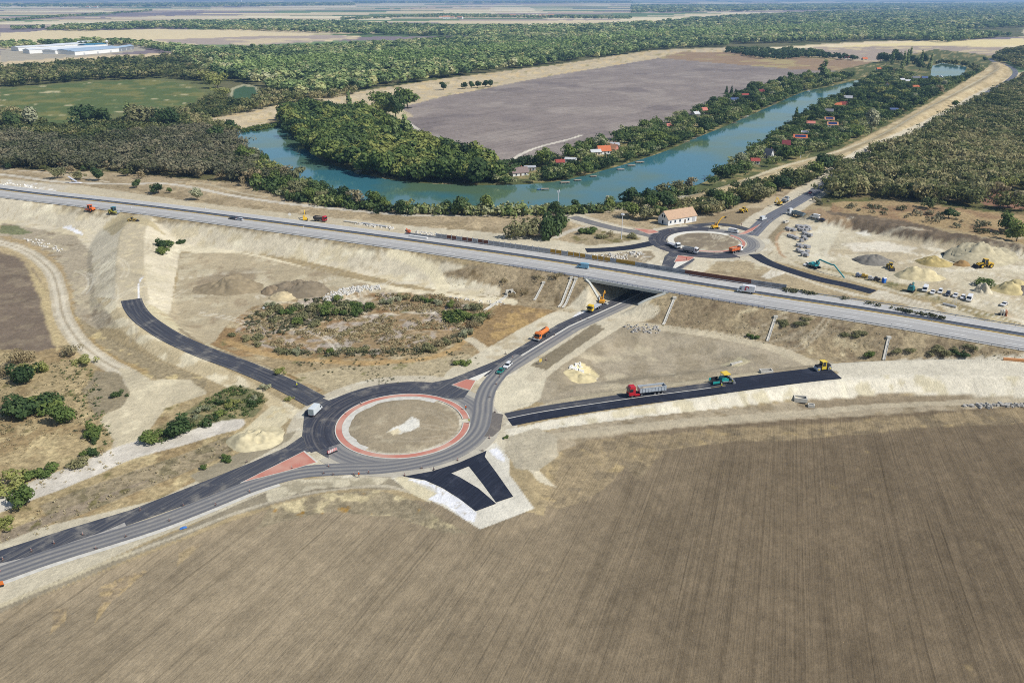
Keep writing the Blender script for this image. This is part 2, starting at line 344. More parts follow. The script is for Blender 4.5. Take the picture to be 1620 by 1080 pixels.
# the levee beside the cottages
paint((196, 177, 138), [(1105, 312), (1170, 285), (1230, 266), (1330, 238), (1400, 203), (1470, 163), (1555, 112), (1572, 98), (1590, 98), (1603, 118), (1560, 146), (1470, 192), (1400, 232), (1345, 258), (1260, 284), (1150, 318), (1090, 335), (1040, 350), (990, 345), (1000, 328)], 1.2, 1.5, .7, [((176, 158, 120), 10, .2, 77), ((210, 194, 154), 16, .35, 78)])
stroke((208, 196, 164), [(1000, 322), (1112, 304), (1230, 266), (1330, 238), (1408, 206), (1480, 164), (1560, 121), (1578, 110)], 1.6, .9, .5)
stroke((196, 184, 160), [(880, 343), (950, 332), (1010, 326), (1040, 322)], 7, 2, 1.5, .3, .8)
paint((184, 168, 138), [(1080, 345), (1180, 326), (1290, 282), (1335, 262), (1345, 268), (1240, 322), (1200, 350), (1120, 362)], 1.5, 2, .4, [((150, 132, 104), 9, .25, 79)])
paint((208, 196, 170), [(1215, 335), (1300, 288), (1334, 262), (1300, 275), (1255, 300)], 1, 1, .2)
# the wood right of the levee
paint((128, 116, 84), [(1342, 272), (1400, 240), (1480, 196), (1560, 152), (1620, 115), (1700, 80), (1900, 90), (1900, 360), (1620, 352), (1500, 330), (1330, 330), (1290, 325)], 1.5, 2, .8, [((104, 104, 66), 16, .05, 80)])
paint((168, 146, 108), [(1318, 320), (1400, 318), (1480, 325), (1560, 335), (1620, 340), (1620, 385), (1500, 362), (1370, 345), (1310, 340)], 1.5, 2, .8, [((150, 124, 94), 14, .1, 81)])
paint((146, 112, 92), [(1520, 302), (1570, 300), (1640, 310), (1640, 335), (1560, 325)], 1.5, 2, .5)
# the yard right of the far roundabout
paint((202, 191, 163), [(1185, 408), (1205, 370), (1232, 345), (1262, 346), (1300, 344), (1360, 357), (1420, 369), (1500, 384), (1640, 402), (1640, 540), (1560, 512), (1480, 478), (1400, 458), (1300, 432), (1230, 414)], 1.2, 2, .25, [((190, 176, 146), 16, .15, 82), ((226, 216, 190), 22, .38, 83), ((176, 164, 138), 5, .45, 84)])
paint((112, 99, 82), [(1300, 333), (1350, 338), (1420, 348), (1480, 360), (1560, 376), (1640, 390), (1640, 402), (1540, 390), (1450, 380), (1400, 373), (1350, 364), (1310, 350)], 1.2, 3, .5, [((138, 122, 100), 7, .35, 85)])
paint((158, 136, 106), [(1240, 335), (1300, 330), (1340, 345), (1350, 362), (1300, 350)], 1.5, 3, .4)
paint((232, 226, 208), [(1352, 368), (1362, 366), (1376, 369), (1380, 373), (1366, 373)], .8, 1, .1)
paint((152, 138, 110), [(1206, 372), (1235, 348), (1250, 352), (1235, 370), (1222, 400), (1215, 408)], 1, 1.5, .5)
paint((216, 207, 180), [(1260, 405), (1300, 350), (1330, 360), (1310, 400), (1300, 425)], 2, 2, .1)
paint((226, 218, 198), [(1330, 385), (1400, 382), (1450, 392), (1440, 400), (1350, 398)], 2.5, 3, .1, op=.8)
stroke((178, 150, 118), [(1262, 372), (1240, 366), (1228, 378), (1234, 400), (1244, 408)], .8, .8, .4)
paint((160, 146, 110), [(1245, 412), (1290, 423), (1360, 440), (1440, 466), (1540, 498), (1620, 522), (1620, 512), (1520, 480), (1440, 452), (1380, 438), (1330, 428)], 1, 2, .8, [((120, 116, 80), 4, .35, 86), ((186, 172, 136), 7, .3, 87)])
paint((208, 198, 174), [(1150, 400), (1190, 406), (1240, 428), (1300, 450), (1372, 468), (1390, 458), (1470, 480), (1560, 508), (1700, 545), (1700, 560), (1560, 518), (1430, 480), (1340, 466), (1250, 438), (1190, 418)], 1, 1.2, .2, [((190, 178, 150), 8, .3, 88)])
paint((176, 160, 128), [(1090, 428), (1160, 405), (1230, 428), (1290, 450), (1350, 468), (1440, 490), (1620, 535), (1620, 514), (1413, 489), (1240, 463), (1080, 440)], 1, 2, .6, [((154, 138, 110), 9, .15, 89), ((208, 196, 164), 10, .4, 90)])
paint((222, 214, 194), [(1204, 438), (1220, 426), (1244, 432), (1232, 436), (1216, 441)], .8, .6, .1)
paint((120, 112, 64), [(1244, 458), (1330, 470), (1420, 490), (1500, 506), (1500, 512), (1400, 496), (1300, 476), (1240, 464)], 1, 2, .9)
# between the motorway and the far roundabout
paint((206, 196, 170), [(640, 357), (760, 366), (860, 376), (930, 388), (1000, 378), (1040, 368), (1050, 400), (1030, 430), (960, 424), (800, 394), (640, 366)], 1.2, 2, .2)
paint((160, 146, 116), [(900, 376), (940, 360), (1010, 370), (1020, 378), (960, 386), (930, 388)], 1, 2, .9, [((120, 112, 74), 5, .25, 91)])
paint((156, 142, 116), [(938, 404), (980, 400), (1030, 396), (1040, 410), (1020, 424), (980, 420)], 1, 2, .7, [((196, 190, 176), 3, .25, 92)])
stroke((200, 192, 174), [(878, 376), (900, 366), (922, 360)], 2, 1, .6)
paint((150, 134, 106), [(1090, 350), (1180, 328), (1215, 330), (1190, 350), (1150, 358), (1110, 360)], 1.2, 2, .4)
# motorway slope: dry brown grass right of the bridge and around it, fresh sand further left
paint(BRN, [(1036, 470), (1062, 466), (1193, 484), (1413, 519), (1640, 560), (1640, 578), (1500, 572), (1400, 574), (1330, 573), (1250, 555), (1150, 534), (1060, 520), (1020, 515)], .9, 1.5, .9, [((166, 150, 118), 8, .1, 93), ((128, 112, 88), 5, .4, 94), ((190, 176, 142), 5, .48, 95)])
paint(BRN, [(740, 418), (830, 424), (905, 436), (940, 455), (975, 478), (940, 498), (900, 508), (860, 490), (790, 478), (700, 448), (690, 428)], 1, 2, .9, [((164, 148, 118), 8, .1, 96), ((120, 104, 76), 6, .45, 97)])
paint(SAND, [(-40, 304), (0, 312), (213, 341), (400, 364), (539, 385), (680, 408), (740, 422), (690, 434), (760, 448), (792, 456), (788, 470), (740, 468), (600, 440), (470, 408), (380, 398), (290, 394), (200, 480), (140, 470), (138, 400), (60, 366), (-40, 352)], 1, 2, .15, [((210, 197, 164), 9, .15, 98), ((232, 222, 192), 12, .4, 99), ((196, 182, 150), 4, .5, 100)])
stroke((150, 138, 112), [(100, 330), (213, 344), (300, 353), (400, 366), (539, 387), (680, 410), (750, 424)], .9, 1.2, 2.2, .8, .8)
stroke((226, 214, 182), [(290, 392), (400, 408), (520, 440), (640, 462), (740, 474), (800, 478)], 5, 1.5, 1.2, .1)
stroke((226, 214, 180), [(620, 398), (680, 425), (700, 455), (690, 468)], 3, 1.5, 1, .1)
paint(GREY, [(0, 352), (60, 362), (120, 372), (145, 400), (152, 470), (175, 490), (195, 505), (190, 520), (120, 510), (100, 470), (95, 430), (50, 396), (0, 378)], 1.5, 3, .5, [((190, 178, 148), 9, .2, 101), ((150, 136, 112), 6, .42, 102)])
paint((122, 124, 90), [(0, 356), (30, 358), (52, 368), (30, 372), (0, 368)], 1, 2, .9)
paint(SAND, [(130, 368), (185, 350), (240, 346), (262, 368), (286, 392), (276, 450), (268, 498), (300, 520), (262, 520), (190, 478), (148, 470), (160, 420), (150, 385)], 1, 1.8, .1, [((208, 197, 168), 7, .2, 103), ((234, 224, 194), 9, .42, 104)])
stroke((190, 178, 150), [(222, 345), (210, 366), (206, 400), (206, 440), (210, 476)], 6.2, 1.2, .6, .1, mott=[((206, 192, 158), 3, .2, 105)])
paint((190, 176, 140), [(160, 358), (190, 338), (236, 346), (262, 372), (240, 360), (205, 352), (180, 372)], 1, 2.5, .1)
paint((198, 182, 146), [(150, 470), (195, 480), (232, 515), (310, 560), (400, 605), (480, 650), (470, 668), (420, 640), (330, 600), (240, 560), (190, 520)], 1, 1.5, .2, [((222, 210, 178), 6, .1, 106)])
paint((206, 194, 158), [(222, 475), (270, 500), (300, 530), (380, 560), (440, 582), (512, 628), (500, 632), (430, 598), (360, 568), (290, 540), (240, 512)], 1, 1.2, .2, [((186, 170, 136), 5, .25, 107)])
stroke((132, 118, 96), [(285, 520), (320, 546), (370, 562), (420, 578), (440, 586)], 1.0, 1, 1, .4, .8)
# the hollow left of the bridge: bare earth, then scrub
paint((182, 168, 138), [(285, 400), (380, 400), (520, 432), (640, 466), (600, 470), (480, 470), (400, 488), (370, 520), (330, 545), (300, 530), (268, 500), (280, 440)], 1.5, 2, .3, [((196, 184, 154), 9, .15, 108), ((166, 150, 122), 5, .4, 109)])
paint((146, 130, 106), [(310, 446), (345, 430), (400, 425), (408, 440), (390, 454), (340, 464), (318, 460)], 5, 5, .3, op=.7)
paint((132, 120, 100), [(415, 458), (450, 444), (500, 448), (516, 460), (490, 468), (440, 470)], 4, 5, .3, [((108, 112, 76), 5, .4, 110)])
paint((162, 144, 110), [(640, 462), (700, 468), (770, 480), (880, 492), (905, 505), (850, 535), (790, 570), (740, 590), (640, 605), (560, 612), (500, 620), (430, 582), (330, 545), (360, 512), (400, 485), (520, 462)], 1.5, 2.5, .9, [((150, 124, 88), 10, .1, 111), ((184, 168, 134), 7, .35, 112), ((124, 118, 80), 6, .5, 113)])
paint((158, 136, 102), [(372, 524), (398, 492), (480, 472), (560, 460), (680, 464), (766, 490), (760, 512), (700, 550), (600, 560), (480, 560), (402, 546)], 1.5, 2.5, .9, [((172, 160, 144), 4.5, .1, 114), ((140, 112, 78), 5, .3, 115), ((112, 110, 70), 5, .5, 116)])
stroke((184, 154, 106), [(360, 540), (420, 560), (520, 572), (620, 572), (700, 560), (750, 528), (785, 508), (830, 500)], 1.6, 1.5, 2, .7, .8)
paint((150, 126, 90), [(790, 478), (880, 492), (900, 506), (850, 532), (800, 565), (750, 585), (770, 545), (745, 535)], 1.5, 2.5, .9, [((176, 148, 100), 6, .2, 117), ((128, 112, 90), 4, .45, 118)])
stroke((206, 194, 166), [(742, 536), (760, 548), (768, 562), (758, 578)], 2, 1, .8)
paint((176, 162, 130), [(640, 575), (740, 560), (760, 580), (720, 596), (640, 606), (560, 612), (515, 620), (460, 592), (540, 580)], 1.5, 2, .8, [((124, 120, 80), 4, .42, 119)])
# road shoulders and dust round both roundabouts
for c in (C1, C2):
    an = np.linspace(0, 2 * math.pi, 40)[:-1]
    paint((196, 186, 162), np.c_[c[0] + 35 * np.cos(an), c[1] + 35 * np.sin(an)], 1, 1.5, .15, [((212, 204, 182), 5, .2, 120)], world=True)
stroke((208, 198, 172), ur_c, 14.5, 1.2, 1.2, .15, world=True, mott=[((190, 176, 146), 6, .3, 121)])
stroke((200, 190, 164), road_sw[::2], 12.5, 1.2, 1.2, .2, world=True)
stroke((202, 192, 168), road_ne[:40:2], 10, 1.2, 1.2, .2, world=True)
stroke((202, 192, 168), road_nw[::2], 8, 1.2, 1.2, .2, world=True)
for c, col in ((C1, (160, 147, 122)), (C2, (142, 130, 110))):
    an = np.linspace(0, 2 * math.pi, 40)[:-1]
    paint(col, np.c_[c[0] + 17 * np.cos(an), c[1] + 17 * np.sin(an)], 1, 1.5, .2, [((176, 164, 138), 4, .35, 150)], world=True)
# wheel tracks worn into bare earth
rt = random.Random(11)
def tracks(n, box, length, turn, cols, ang=(0, 6.28), hw=.45):
    for _ in range(n):
        x, y, _z = PT(rt.uniform(box[0], box[2]), rt.uniform(box[1], box[3])); a = rt.uniform(*ang); tr = rt.uniform(-turn, turn); col = rt.choice(cols); P = []
        for k in range(6): P.append((x, y)); x += math.cos(a) * length / 5; y += math.sin(a) * length / 5; a += tr
        for o in (-1.0, 1.0): stroke(col, offset(np.array(P), o), hw, 1.0, .4, None, .55, True, n=2)
TC = ((186, 174, 146), (226, 218, 196), (176, 164, 138), (218, 208, 182))
tracks(46, (1300, 372, 1620, 480), 60, .25, TC, (-.9, .3)); tracks(14, (1210, 352, 1310, 420), 30, .3, TC, (-1.2, 1.2)); tracks(26, (280, 410, 560, 520), 40, .3, TC, (-.3, .9)); tracks(22, (150, 570, 260, 720), 30, .2, TC, (-1.9, -1.1)); tracks(20, (880, 520, 1280, 610), 45, .25, ((190, 178, 152), (150, 138, 114)), (-.3, .4))
tracks(16, (770, 590, 880, 650), 22, .2, TC, (.2, 1.1)); tracks(14, (0, 730, 340, 800), 40, .1, TC, (.3, .6)); tracks(14, (1330, 576, 1620, 592), 40, .1, TC, (-.1, .1)); tracks(10, (560, 640, 720, 710), 18, .3, ((178, 166, 142), (148, 134, 110)), (-.5, .5)); tracks(12, (1000, 360, 1240, 430), 25, .3, TC); tracks(14, (60, 400, 220, 560), 40, .2, TC, (1.2, 1.9))
# right of the lower road: bare basin, spoil, haul road
paint((172, 160, 136), [(850, 600), (880, 560), (960, 512), (1020, 508), (1120, 528), (1240, 560), (1325, 574), (1290, 584), (1200, 598), (1060, 612), (950, 628), (870, 640), (830, 632)], 1.2, 2, .3, [((158, 146, 122), 9, .15, 122), ((190, 178, 150), 7, .4, 123)])
paint((146, 136, 112), [(838, 578), (940, 512), (960, 518), (900, 556), (862, 584)], .8, .6, .4)
paint((216, 206, 178), [(760, 645), (790, 600), (830, 585), (880, 560), (866, 590), (856, 630), (840, 642), (800, 652)], 1.2, 2, .1)
stroke((206, 195, 168), [(846, 598), (880, 572), (930, 540), (985, 508), (1030, 492)], 3.2, 1.2, 1, .15)
paint((140, 129, 106), [(840, 579), (936, 514), (958, 520), (905, 556), (864, 585)], .8, .6, .4)
stroke((196, 184, 156), [(1000, 512), (1060, 520), (1150, 534), (1240, 556), (1320, 576)], 3, 1.2, .8, .2)
stroke((188, 176, 146), [(880, 640), (960, 622), (1060, 606), (1150, 596), (1200, 590)], 2.5, 1.5, 1.5, .2, .7)
paint((222, 206, 158), [(895, 590), (915, 570), (935, 580), (950, 595), (930, 605), (905, 603)], 1, 2, .1, [((230, 226, 214), 2.5, .2, 124)])
paint((204, 192, 156), [(1140, 578), (1170, 565), (1186, 572), (1166, 580)], 1, 1.5, .1)
# foreground: bare earth verge, the big drilled field, stubble left at its edges
paint((159, 144, 118), [(-200, 1040), (0, 968), (213, 884), (370, 822), (440, 800), (640, 790), (860, 815), (900, 690), (1100, 670), (1400, 650), (1700, 630), (2400, 1520), (-800, 1520)], 1, 1, .25, None, (fan, .17))
fg = np.nonzero(Fu[:, 2] > .11)[0]
fg = fg[(Y0[fg] < 330)]
k = smooth(-60, 75, X0[fg] - (Y0[fg] - 150) * .25)[:, None]; k *= smooth(0, .17, Fu[fg, 2])[:, None]
Cg[fg] = Cg[fg] * (1 - k) + np.array(L(120, 106, 85))[None] * k
sp = smooth(.5, .8, n_sm[fg]) * smooth(-.1, .4, n_big[fg]); Cg[fg] = Cg[fg] * (1 - .5 * sp[:, None]) + np.array(L(178, 156, 112)) * .5 * sp[:, None]
st = smooth(.05, .3, fbm(fan(X0[fg], Y0[fg])[0] / 7, Y0[fg] / 40, 131, 3)); Cg[fg] *= (1 - .10 * st)[:, None]
stub = [((150, 134, 108), 3, .2, 125)]
paint((176, 155, 116), [(150, 985), (178, 950), (235, 901), (212, 906), (155, 930), (160, 950)], .8, 1, .8, stub)
paint((172, 152, 116), [(78, 1004), (104, 982), (107, 960), (80, 964), (84, 980)], .8, 1, .8, stub)
paint((168, 150, 116), [(280, 895), (300, 878), (322, 858), (305, 862), (284, 875)], 1, 1.5, .8, stub)
paint((168, 150, 116), [(880, 700), (1000, 690), (1160, 676), (1300, 668), (1450, 657), (1640, 645), (1640, 668), (1460, 676), (1300, 692), (1150, 700), (1050, 712), (1008, 760), (990, 740), (960, 770), (930, 790), (880, 806), (846, 805), (858, 770)], 2.5, 5, .8, [((140, 126, 100), 4, .12, 126), ((190, 168, 122), 5, .42, 127)], (fan, .15), .6)
paint((150, 138, 112), [(600, 775), (650, 790), (700, 822), (745, 845), (700, 842), (620, 815), (520, 810), (440, 825), (400, 840), (430, 800), (520, 780)], 1.5, 3, .8, [((192, 178, 140), 4, .3, 128), ((164, 130, 70), 3, .5, 129)])
paint((150, 140, 118), [(-60, 985), (0, 955), (100, 914), (213, 868), (283, 840), (370, 800), (440, 770), (540, 756), (640, 758), (640, 775), (540, 772), (440, 795), (370, 815), (213, 880), (0, 968)], .8, 1, .3)
stroke((204, 192, 160), [(-40, 975), (0, 958), (60, 933), (100, 917), (160, 892), (213, 872)], .7, 1, 1.2, .2, .9)
stroke((196, 186, 162), [(213, 872), (283, 846), (370, 812), (420, 796), (500, 778), (600, 768), (650, 778)], .6, 1, 1.5, .2, .8)
paint((206, 196, 168), [(420, 775), (480, 758), (560, 755), (620, 756), (600, 766), (500, 772), (424, 794)], .8, 1.5, .3, [((176, 166, 140), 3, .2, 130)])
# the right ramp's sandy slope, its unpaved end and the track at its foot
paint((168, 155, 130), [(840, 690), (900, 672), (1080, 652), (1250, 634), (1400, 622), (1640, 626), (1640, 640), (1450, 652), (1280, 662), (1080, 676), (930, 694), (870, 720)], 1, 1.5, .4, [((150, 136, 110), 5, .3, 132)])
stroke((184, 172, 146), [(880, 690), (960, 680), (1080, 668), (1250, 655), (1400, 640), (1640, 632)], 2, 1.2, 1, .2)
paint((146, 132, 108), [(1255, 626), (1400, 622), (1545, 628), (1480, 634), (1360, 640), (1270, 648)], 1, 2, .4)
paint((224, 216, 194), [(796, 680), (870, 664), (1000, 644), (1080, 631), (1200, 612), (1323, 598), (1400, 590), (1500, 590), (1660, 592), (1660, 629), (1540, 624), (1400, 622), (1250, 632), (1100, 650), (980, 664), (890, 676), (812, 688)], .8, 1.2, .12, [((208, 198, 168), 5, .25, 133), ((232, 224, 198), 6, .45, 134)])
paint((214, 206, 184), [(1285, 580), (1330, 573), (1420, 569), (1660, 562), (1660, 596), (1500, 593), (1400, 592), (1323, 599), (1326, 588)], .8, .8, .08)
paint((206, 196, 170), [(784, 660), (800, 690), (830, 725), (880, 770), (850, 760), (812, 720), (780, 706), (770, 690)], 1, 2, .2)
paint((182, 172, 148), [(800, 692), (850, 676), (880, 690), (884, 720), (850, 745), (815, 742), (800, 715)], 1.5, 2, .3)
paint((218, 212, 194), [(618, 754), (690, 748), (760, 708), (785, 700), (806, 725), (806, 750), (846, 804), (760, 837), (700, 800), (640, 772)], .9, .8, .06)
paint((214, 203, 170), [(622, 756), (640, 752), (660, 765), (690, 780), (680, 795), (650, 780)], .9, 1.5, .1)
# left foreground: dry grass, haul roads, the dark field
paint((172, 154, 116), [(-100, 520), (90, 545), (150, 560), (240, 590), (330, 620), (420, 660), (400, 720), (250, 790), (0, 850), (-150, 880)], 1.5, 2, .9, [((156, 136, 100), 9, .1, 135), ((190, 172, 130), 6, .35, 136), ((128, 118, 80), 5, .5, 137)])
paint((126, 112, 96), [(-200, 380), (0, 388), (40, 408), (64, 440), (75, 480), (80, 520), (96, 548), (60, 556), (0, 552), (-200, 560)], 1.5, 2, .4, [((140, 126, 106), 6, .15, 138)])
paint((190, 172, 130), [(60, 440), (80, 470), (98, 540), (90, 556), (74, 520), (62, 470), (40, 415)], 3, 3, .7)
paint((156, 142, 112), [(90, 440), (120, 500), (180, 540), (260, 575), (330, 600), (320, 620), (230, 595), (160, 560), (110, 520)], 1.2, 2, .8, [((196, 178, 132), 4, .25, 139)])
stroke((192, 173, 132), [(-60, 380), (0, 392), (44, 410), (74, 440), (86, 475), (94, 515), (112, 545), (140, 572)], 2.8, 3, 6, .7, .75)
stroke((176, 148, 96), [(-60, 362), (0, 374), (52, 390), (90, 420), (103, 455), (112, 498), (138, 535), (180, 566), (225, 588)], 1.8, 2.5, 6, .8, .55)
for a, b in (((62, 328), (44, 350)), ((112, 336), (90, 358)), ((136, 341), (112, 365)), ((190, 395), (170, 405)), ((190, 440), (162, 455))): stroke((180, 170, 148), [a, b], .5, 1, .3, None, .7)
stroke((192, 180, 154), [(-60, 372), (0, 384), (46, 400), (80, 428), (92, 460), (100, 500), (125, 540), (165, 572), (205, 595), (222, 628), (212, 668), (198, 700), (200, 720)], 3.4, 1.0, .5, .05, mott=[((204, 193, 168), 3, .1, 140)])
HT = PTs([(-60, 372), (0, 384), (46, 400), (80, 428), (92, 460), (100, 500), (125, 540), (165, 572), (205, 595), (222, 628), (212, 668), (198, 700)])
for o in (-1.3, 1.3): stroke((216, 206, 182), offset(catmull(HT, 3), o), .7, .8, .4, .05, .8, True, n=2)
stroke((158, 144, 118), HT, .35, .8, .6, .3, .6, True)
paint((200, 188, 158), [(185, 580), (215, 585), (240, 600), (300, 600), (330, 622), (260, 645), (235, 680), (222, 712), (240, 718), (190, 730), (184, 700), (160, 665), (180, 640), (205, 620)], 1.5, 2.5, .2, [((214, 202, 170), 5, .2, 141)])
paint((150, 138, 112), [(130, 620), (150, 585), (190, 590), (205, 620), (190, 645), (150, 660)], 2, 3, .7)
stroke((208, 200, 184), [(-60, 815), (0, 795), (70, 768), (130, 745), (200, 715), (260, 700), (330, 680), (362, 672)], 4.8, 1.2, 1.2, .08, mott=[((222, 214, 198), 5, .15, 142)])
paint((212, 200, 166), [(368, 712), (376, 690), (400, 668), (430, 640), (450, 645), (455, 665), (430, 690), (405, 705), (385, 715)], 1.2, 2, .1, [((206, 190, 150), 4, .2, 143)])
paint((120, 118, 84), [(225, 690), (280, 660), (330, 625), (370, 608), (405, 618), (425, 632), (400, 660), (350, 665), (290, 685), (250, 700)], 1.5, 2.5, .9, [((150, 138, 100), 4, .1, 144)])
paint((156, 142, 114), [(60, 800), (150, 765), (280, 722), (360, 690), (370, 712), (300, 745), (200, 785), (90, 830)], 1.2, 2, .9, [((130, 120, 92), 3, .2, 145)])
paint((158, 148, 124), [(300, 752), (380, 715), (440, 690), (470, 680), (460, 695), (400, 728), (320, 770)], 1, 1, .3)
paint((150, 136, 114), [(0, 842), (100, 805), (200, 770), (260, 750), (120, 812), (0, 860)], 1.5, 2, .9, [((120, 112, 76), 3, .25, 146)])
# white liner, marl and chalk spills
for pts in ([(214, 478), (219, 465), (217, 450), (222, 440), (227, 437), (222, 447), (220, 460), (222, 476)], [(641, 757), (684, 770), (692, 780), (676, 790), (702, 796), (736, 822), (752, 826), (754, 810), (728, 790), (700, 773), (674, 761)], [(772, 712), (786, 708), (800, 724), (798, 731), (786, 726)],
            [(905, 503), (912, 495), (925, 492), (928, 497), (912, 504)], [(110, 357), (128, 366), (132, 373), (118, 368), (100, 360)]):
    paint((238, 238, 238), pts, .7, 1.2, 0, [((206, 200, 186), 1.2, .45, 147)])

paint((224, 220, 206), [(612, 683), (622, 676), (640, 670), (652, 660), (662, 664), (664, 674), (650, 682), (628, 687)], .8, 2.0, 0, [((196, 188, 168), 1.2, .25, 151)])
paint((214, 200, 166), [(614, 683), (630, 677), (634, 684), (622, 688)], .8, 1, 0)
# rain rills down the fresh slopes: row coordinates along the bank, negative strength
for P, lo_, hi_, am in ((mw_c, 13.4, 34, .10), (ramp_l, 6.0, 22, .10), (ramp_r, 7.2, 20, .09), (levee, 2.5, 14, .12)):
    d, z, s, sg = pline(X0[nr_], Y0[nr_], P); ix = np.nonzero(nr_)[0]; m = (d > lo_) & (d < hi_) & (z - (d - lo_) / 1.7 > -1) & (Gr[ix] < .75) & (Fu[ix, 2] == 0)
    Fu[ix[m], 0] = s[m] * 1.6; Fu[ix[m], 1] = d[m] * 9; Fu[ix[m], 2] = -am
Gd = bpy.data.meshes.new("ground")
Gd.vertices.add(nr * nc); Gd.vertices.foreach_set("co", np.c_[X0, Y0, Z0].astype(np.float32).ravel())
ii, jj = np.meshgrid(np.arange(nr - 1), np.arange(nc - 1), indexing='ij'); a = (ii * nc + jj).ravel()
q = np.c_[a + nc, a + nc + 1, a + 1, a].astype(np.int32)
Gd.loops.add(q.size); Gd.loops.foreach_set("vertex_index", q.ravel()); Gd.polygons.add(len(q))
Gd.polygons.foreach_set("loop_start", np.arange(0, q.size, 4, dtype=np.int32)); Gd.polygons.foreach_set("use_smooth", np.ones(len(q), bool)); Gd.update(calc_edges=True)
at = Gd.attributes.new("Col", 'FLOAT_COLOR', 'POINT'); at.data.foreach_set("color", np.c_[Cg, np.ones(len(Cg))].astype(np.float32).ravel())
at = Gd.attributes.new("Fur", 'FLOAT_VECTOR', 'POINT'); at.data.foreach_set("vector", Fu.astype(np.float32).ravel())
at = Gd.attributes.new("Gr", 'FLOAT', 'POINT'); at.data.foreach_set("value", Gr.astype(np.float32))

def soil_material():
    m, N, K, b = nodes("soil_and_grass")
    def math_(op, a, c, cl=False):
        n = N.new("ShaderNodeMath"); n.operation = op; n.use_clamp = cl
        for i, v in enumerate((a, c)):
            if isinstance(v, (int, float)): n.inputs[i].default_value = v
            else: K.new(v, n.inputs[i])
        return n.outputs[0]
    def rng_(v, a, c, d, e):
        n = N.new("ShaderNodeMapRange"); K.new(v, n.inputs[0])
        for i, q in enumerate((a, c, d, e)): n.inputs[i + 1].default_value = q
        return n.outputs[0]
    def attr(n_): n = N.new("ShaderNodeAttribute"); n.attribute_name = n_; return n
    geo = N.new("ShaderNodeNewGeometry")
    def noise(vec, sc, det=4, ro=.6):
        n = N.new("ShaderNodeTexNoise"); n.inputs["Scale"].default_value = sc; n.inputs["Detail"].default_value = det; n.inputs["Roughness"].default_value = ro; K.new(vec, n.inputs["Vector"]); return n.outputs[0]
    P = geo.outputs["Position"]
    c, fu, gr = attr("Col"), attr("Fur"), attr("Gr")
    sx = N.new("ShaderNodeSeparateXYZ"); K.new(fu.outputs["Vector"], sx.inputs[0]); amp0 = sx.outputs[2]; amp = math_('ABSOLUTE', amp0, 0)
    def furv(su, sv):
        n = N.new("ShaderNodeCombineXYZ"); K.new(math_('MULTIPLY', sx.outputs[0], su), n.inputs[0]); K.new(math_('MULTIPLY', sx.outputs[1], sv), n.inputs[1]); return n.outputs[0]
    f = rng_(noise(P, .045, 9, .7), .3, .7, .84, 1.16)
    f = math_('MULTIPLY', f, rng_(noise(P, .28, 8, .78), .3, .7, .84, 1.15))
    f = math_('MULTIPLY', f, rng_(noise(P, 2.1, 6, .8), .3, .7, .84, 1.15))
    rows1 = rng_(noise(furv(.42, .006), 1.0, 3), .3, .7, -1, 1)
    rows2 = rng_(noise(furv(1.9, .03), 1.0, 3), .3, .7, -.55, .55)
    lines = rng_(noise(furv(.75, .004), 1.0, 1), .36, .42, -1.3, 0)
    rw = math_('ADD', math_('ADD', math_('MULTIPLY', rows1, .5), rows2), lines)
    # wheel lines left by the drill at its working width, broken where the soil has settled
    ph = math_('FRACT', math_('ADD', math_('MULTIPLY', sx.outputs[0], .36), math_('MULTIPLY', noise(furv(.05, .02), 1.0, 2), .5)), 0)
    ln = math_('MULTIPLY', rng_(math_('ABSOLUTE', math_('SUBTRACT', ph, .5), 0), .02, .10, -1.5, 0), rng_(noise(furv(.3, .02), 1.0, 3), .42, .58, 0, 1))
    rw = math_('ADD', rw, ln)
    f = math_('MULTIPLY', f, math_('ADD', 1.0, math_('MULTIPLY', rw, math_('MULTIPLY', amp, .62))))
    # tufts and bare spots where grass grows
    t1 = rng_(noise(P, .55, 5, .75), .40, .62, 1, -1)
    f = math_('MULTIPLY', f, math_('ADD', 1.0, math_('MULTIPLY', t1, math_('MULTIPLY', gr.outputs["Fac"], .30))))
    mx = N.new("ShaderNodeMix"); mx.data_type = 'RGBA'; mx.blend_type = 'MULTIPLY'; mx.inputs[0].default_value = 1; K.new(c.outputs["Color"], mx.inputs[6]); K.new(f, mx.inputs[7])
    # straw left on the ploughland
    sp = rng_(noise(furv(2.4, .45), 1.0, 6, .85), .62, .70, 0, .8)
    m2 = N.new("ShaderNodeMix"); m2.data_type = 'RGBA'; K.new(math_('MULTIPLY', sp, math_('MULTIPLY', amp0, 6.0, True)), m2.inputs[0]); K.new(mx.outputs[2], m2.inputs[6]); m2.inputs[7].default_value = (*L(196, 172, 124), 1)
    K.new(m2.outputs[2], b.inputs["Base Color"]); b.inputs["Roughness"].default_value = 1; b.inputs["Specular IOR Level"].default_value = .05
    bp = N.new("ShaderNodeBump"); bp.inputs["Strength"].default_value = .6; bp.inputs["Distance"].default_value = .5
    hh = math_('ADD', noise(P, .8, 6, .65), math_('MULTIPLY', rows2, math_('MULTIPLY', amp, 1.2)))
    hh = math_('ADD', hh, math_('MULTIPLY', noise(P, .22, 4), 1.0))
    K.new(hh, bp.inputs["Height"]); K.new(bp.outputs[0], b.inputs["Normal"])
    return m
Gd.materials.append(soil_material())
ground = struct(link("ground", Gd))
